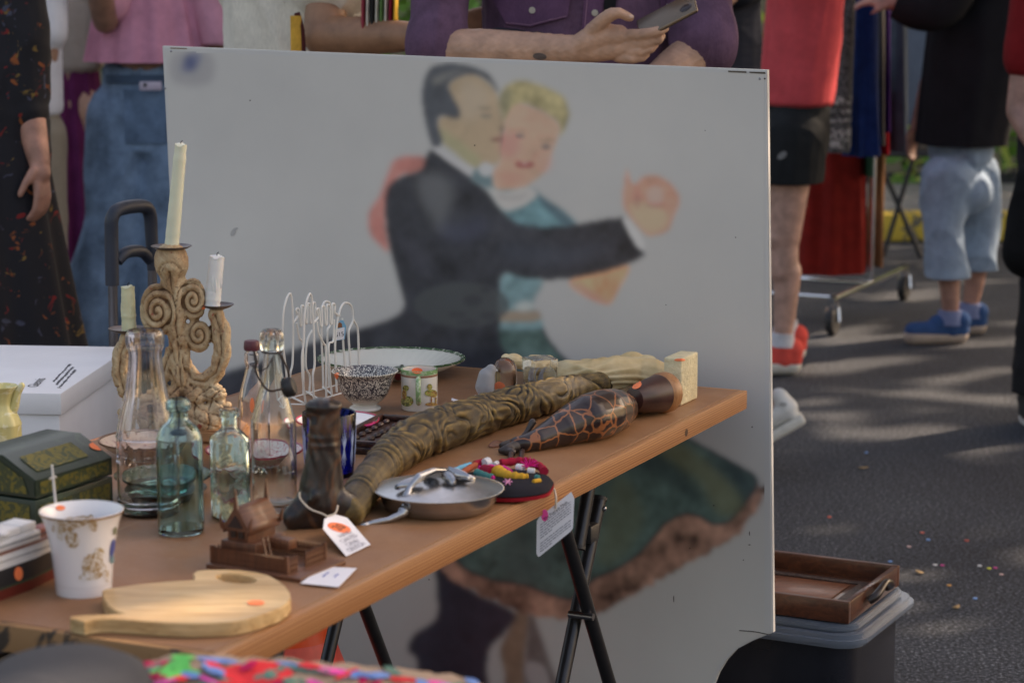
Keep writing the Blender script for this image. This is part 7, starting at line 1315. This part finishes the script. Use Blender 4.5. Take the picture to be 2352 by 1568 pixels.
# right edge person
D = 7.6
person('person in red sleeve with bent elbow at the right edge', Q(2480, 300, D).x, D, .2, 1.85, (.36, .19, .15, 1), J={'shR': Q(2385, -60, D), 'elR': Q(2342, 255, D-.03), 'wrR': Q(2420, 390, D-.2), 'chest': Q(2480, -60, D)}, wear=(top('red_shirt', cloth('dark_red_cloth', (.20, .01, .012, 1), .2), .62, .5, 1.1, .006, 16, 1.5), pants('trousers', cloth('black_trousers', (.02, .02, .022, 1)))), vox=.01)
bgp = Q(2362, 590, 7.2); bgg = thing('black_handbag', 'soft black bag hanging at the right edge', 'bag', bgp); B = Blob(); B.chain([(0, 0, .02), (0, 0, .24)], [.085, .05]); B.ell((.02, 0, .08), (.09, .06, .09)); B.build('bag_body', cloth('black_bag_cloth', (.008, .008, .009, 1)), bgg, .008, 3, folds(.006, 1, 9, .6)); part('strap', tube([(0, 0, .27), (.03, 0, .5), (.09, 0, .75)], .010, 8, 4), M_['black'], bgg)
eb0 = sorted([o for o in bpy.data.objects if o.name.startswith('edge_board')], key=lambda o: o.name)[0]
disc_patch('wood_knot', eb0, 1576, 993, 3.2, 9, plain('knot_dark', (.07, .03, .015, 1), .6), tab, .12, .0006)
lf = leafmesh(1, lambda: (0, 0, .004), .02, .0201); tanl = plain('dry_leaf', (.34, .22, .10, 1), .7, 0, .3)
for i, (x, y) in enumerate(((1981, 1077), (2196, 1398), (2112, 1318))):
    p = P(x, y, 0); vs_l = [(math.cos(i)*v[0]*1.0-math.sin(i)*v[1], math.sin(i)*v[0]+math.cos(i)*v[1], .004+abs(v[0])*.15) for v in ((-.016, 0, 0), (-.006, .008, 0), (.009, .006, 0), (.018, 0, 0), (.009, -.006, 0), (-.006, -.008, 0))]
    o = part('fallen_leaf', (vs_l, [(0, 1, 2, 3, 4, 5)]), tanl); q = o.modifiers.new('t', 'SOLIDIFY'); q.thickness = .001; o.location = p; tag(o, 'small dry tan leaf lying on the dark asphalt', 'leaf', 'dry leaves on the asphalt')
# confetti on the asphalt
dots = [(1877, 1340, 0), (1905, 1188, 1), (1660+330, 1040, 2), (2118, 1224, 1), (2132, 1240, 2), (2088, 1256, 3), (2148, 1298, 4), (2164, 1299, 5), (2060, 1318, 2), (2220, 1242, 1), (2250, 1300, 4), (2272, 1306, 6), (2286, 1305, 5), (2045, 1290, 2), (2300, 1320, 3), (2010, 1370, 6), (2180, 1345, 0), (2240, 1375, 2)]
dc = [(.7, .35, .1, 1), (.75, .15, .1, 1), (.2, .4, .75, 1), (.75, .5, .45, 1), (.8, .8, .8, 1), (.7, .08, .3, 1), (.7, .7, .1, 1)]; dmt = [plain('confetti_%d' % i, c, .7) for i, c in enumerate(dc)]
dn = ['pale orange', 'orange red', 'light blue', 'dusty pink', 'white', 'magenta', 'yellow']
cm0 = lathe([(.001, .001), (.0055, .001), (.0055, .003), (.001, .003)], 10)
for x, y, c in dots:
    p = P(x, y, 0); o = part('confetti_dot', cm0, dmt[c]); o.location = p; tag(o, dn[c]+' confetti dot scattered on the asphalt at right', 'confetti', 'confetti dots of '+dn[c])
print('objects', len(bpy.data.objects))
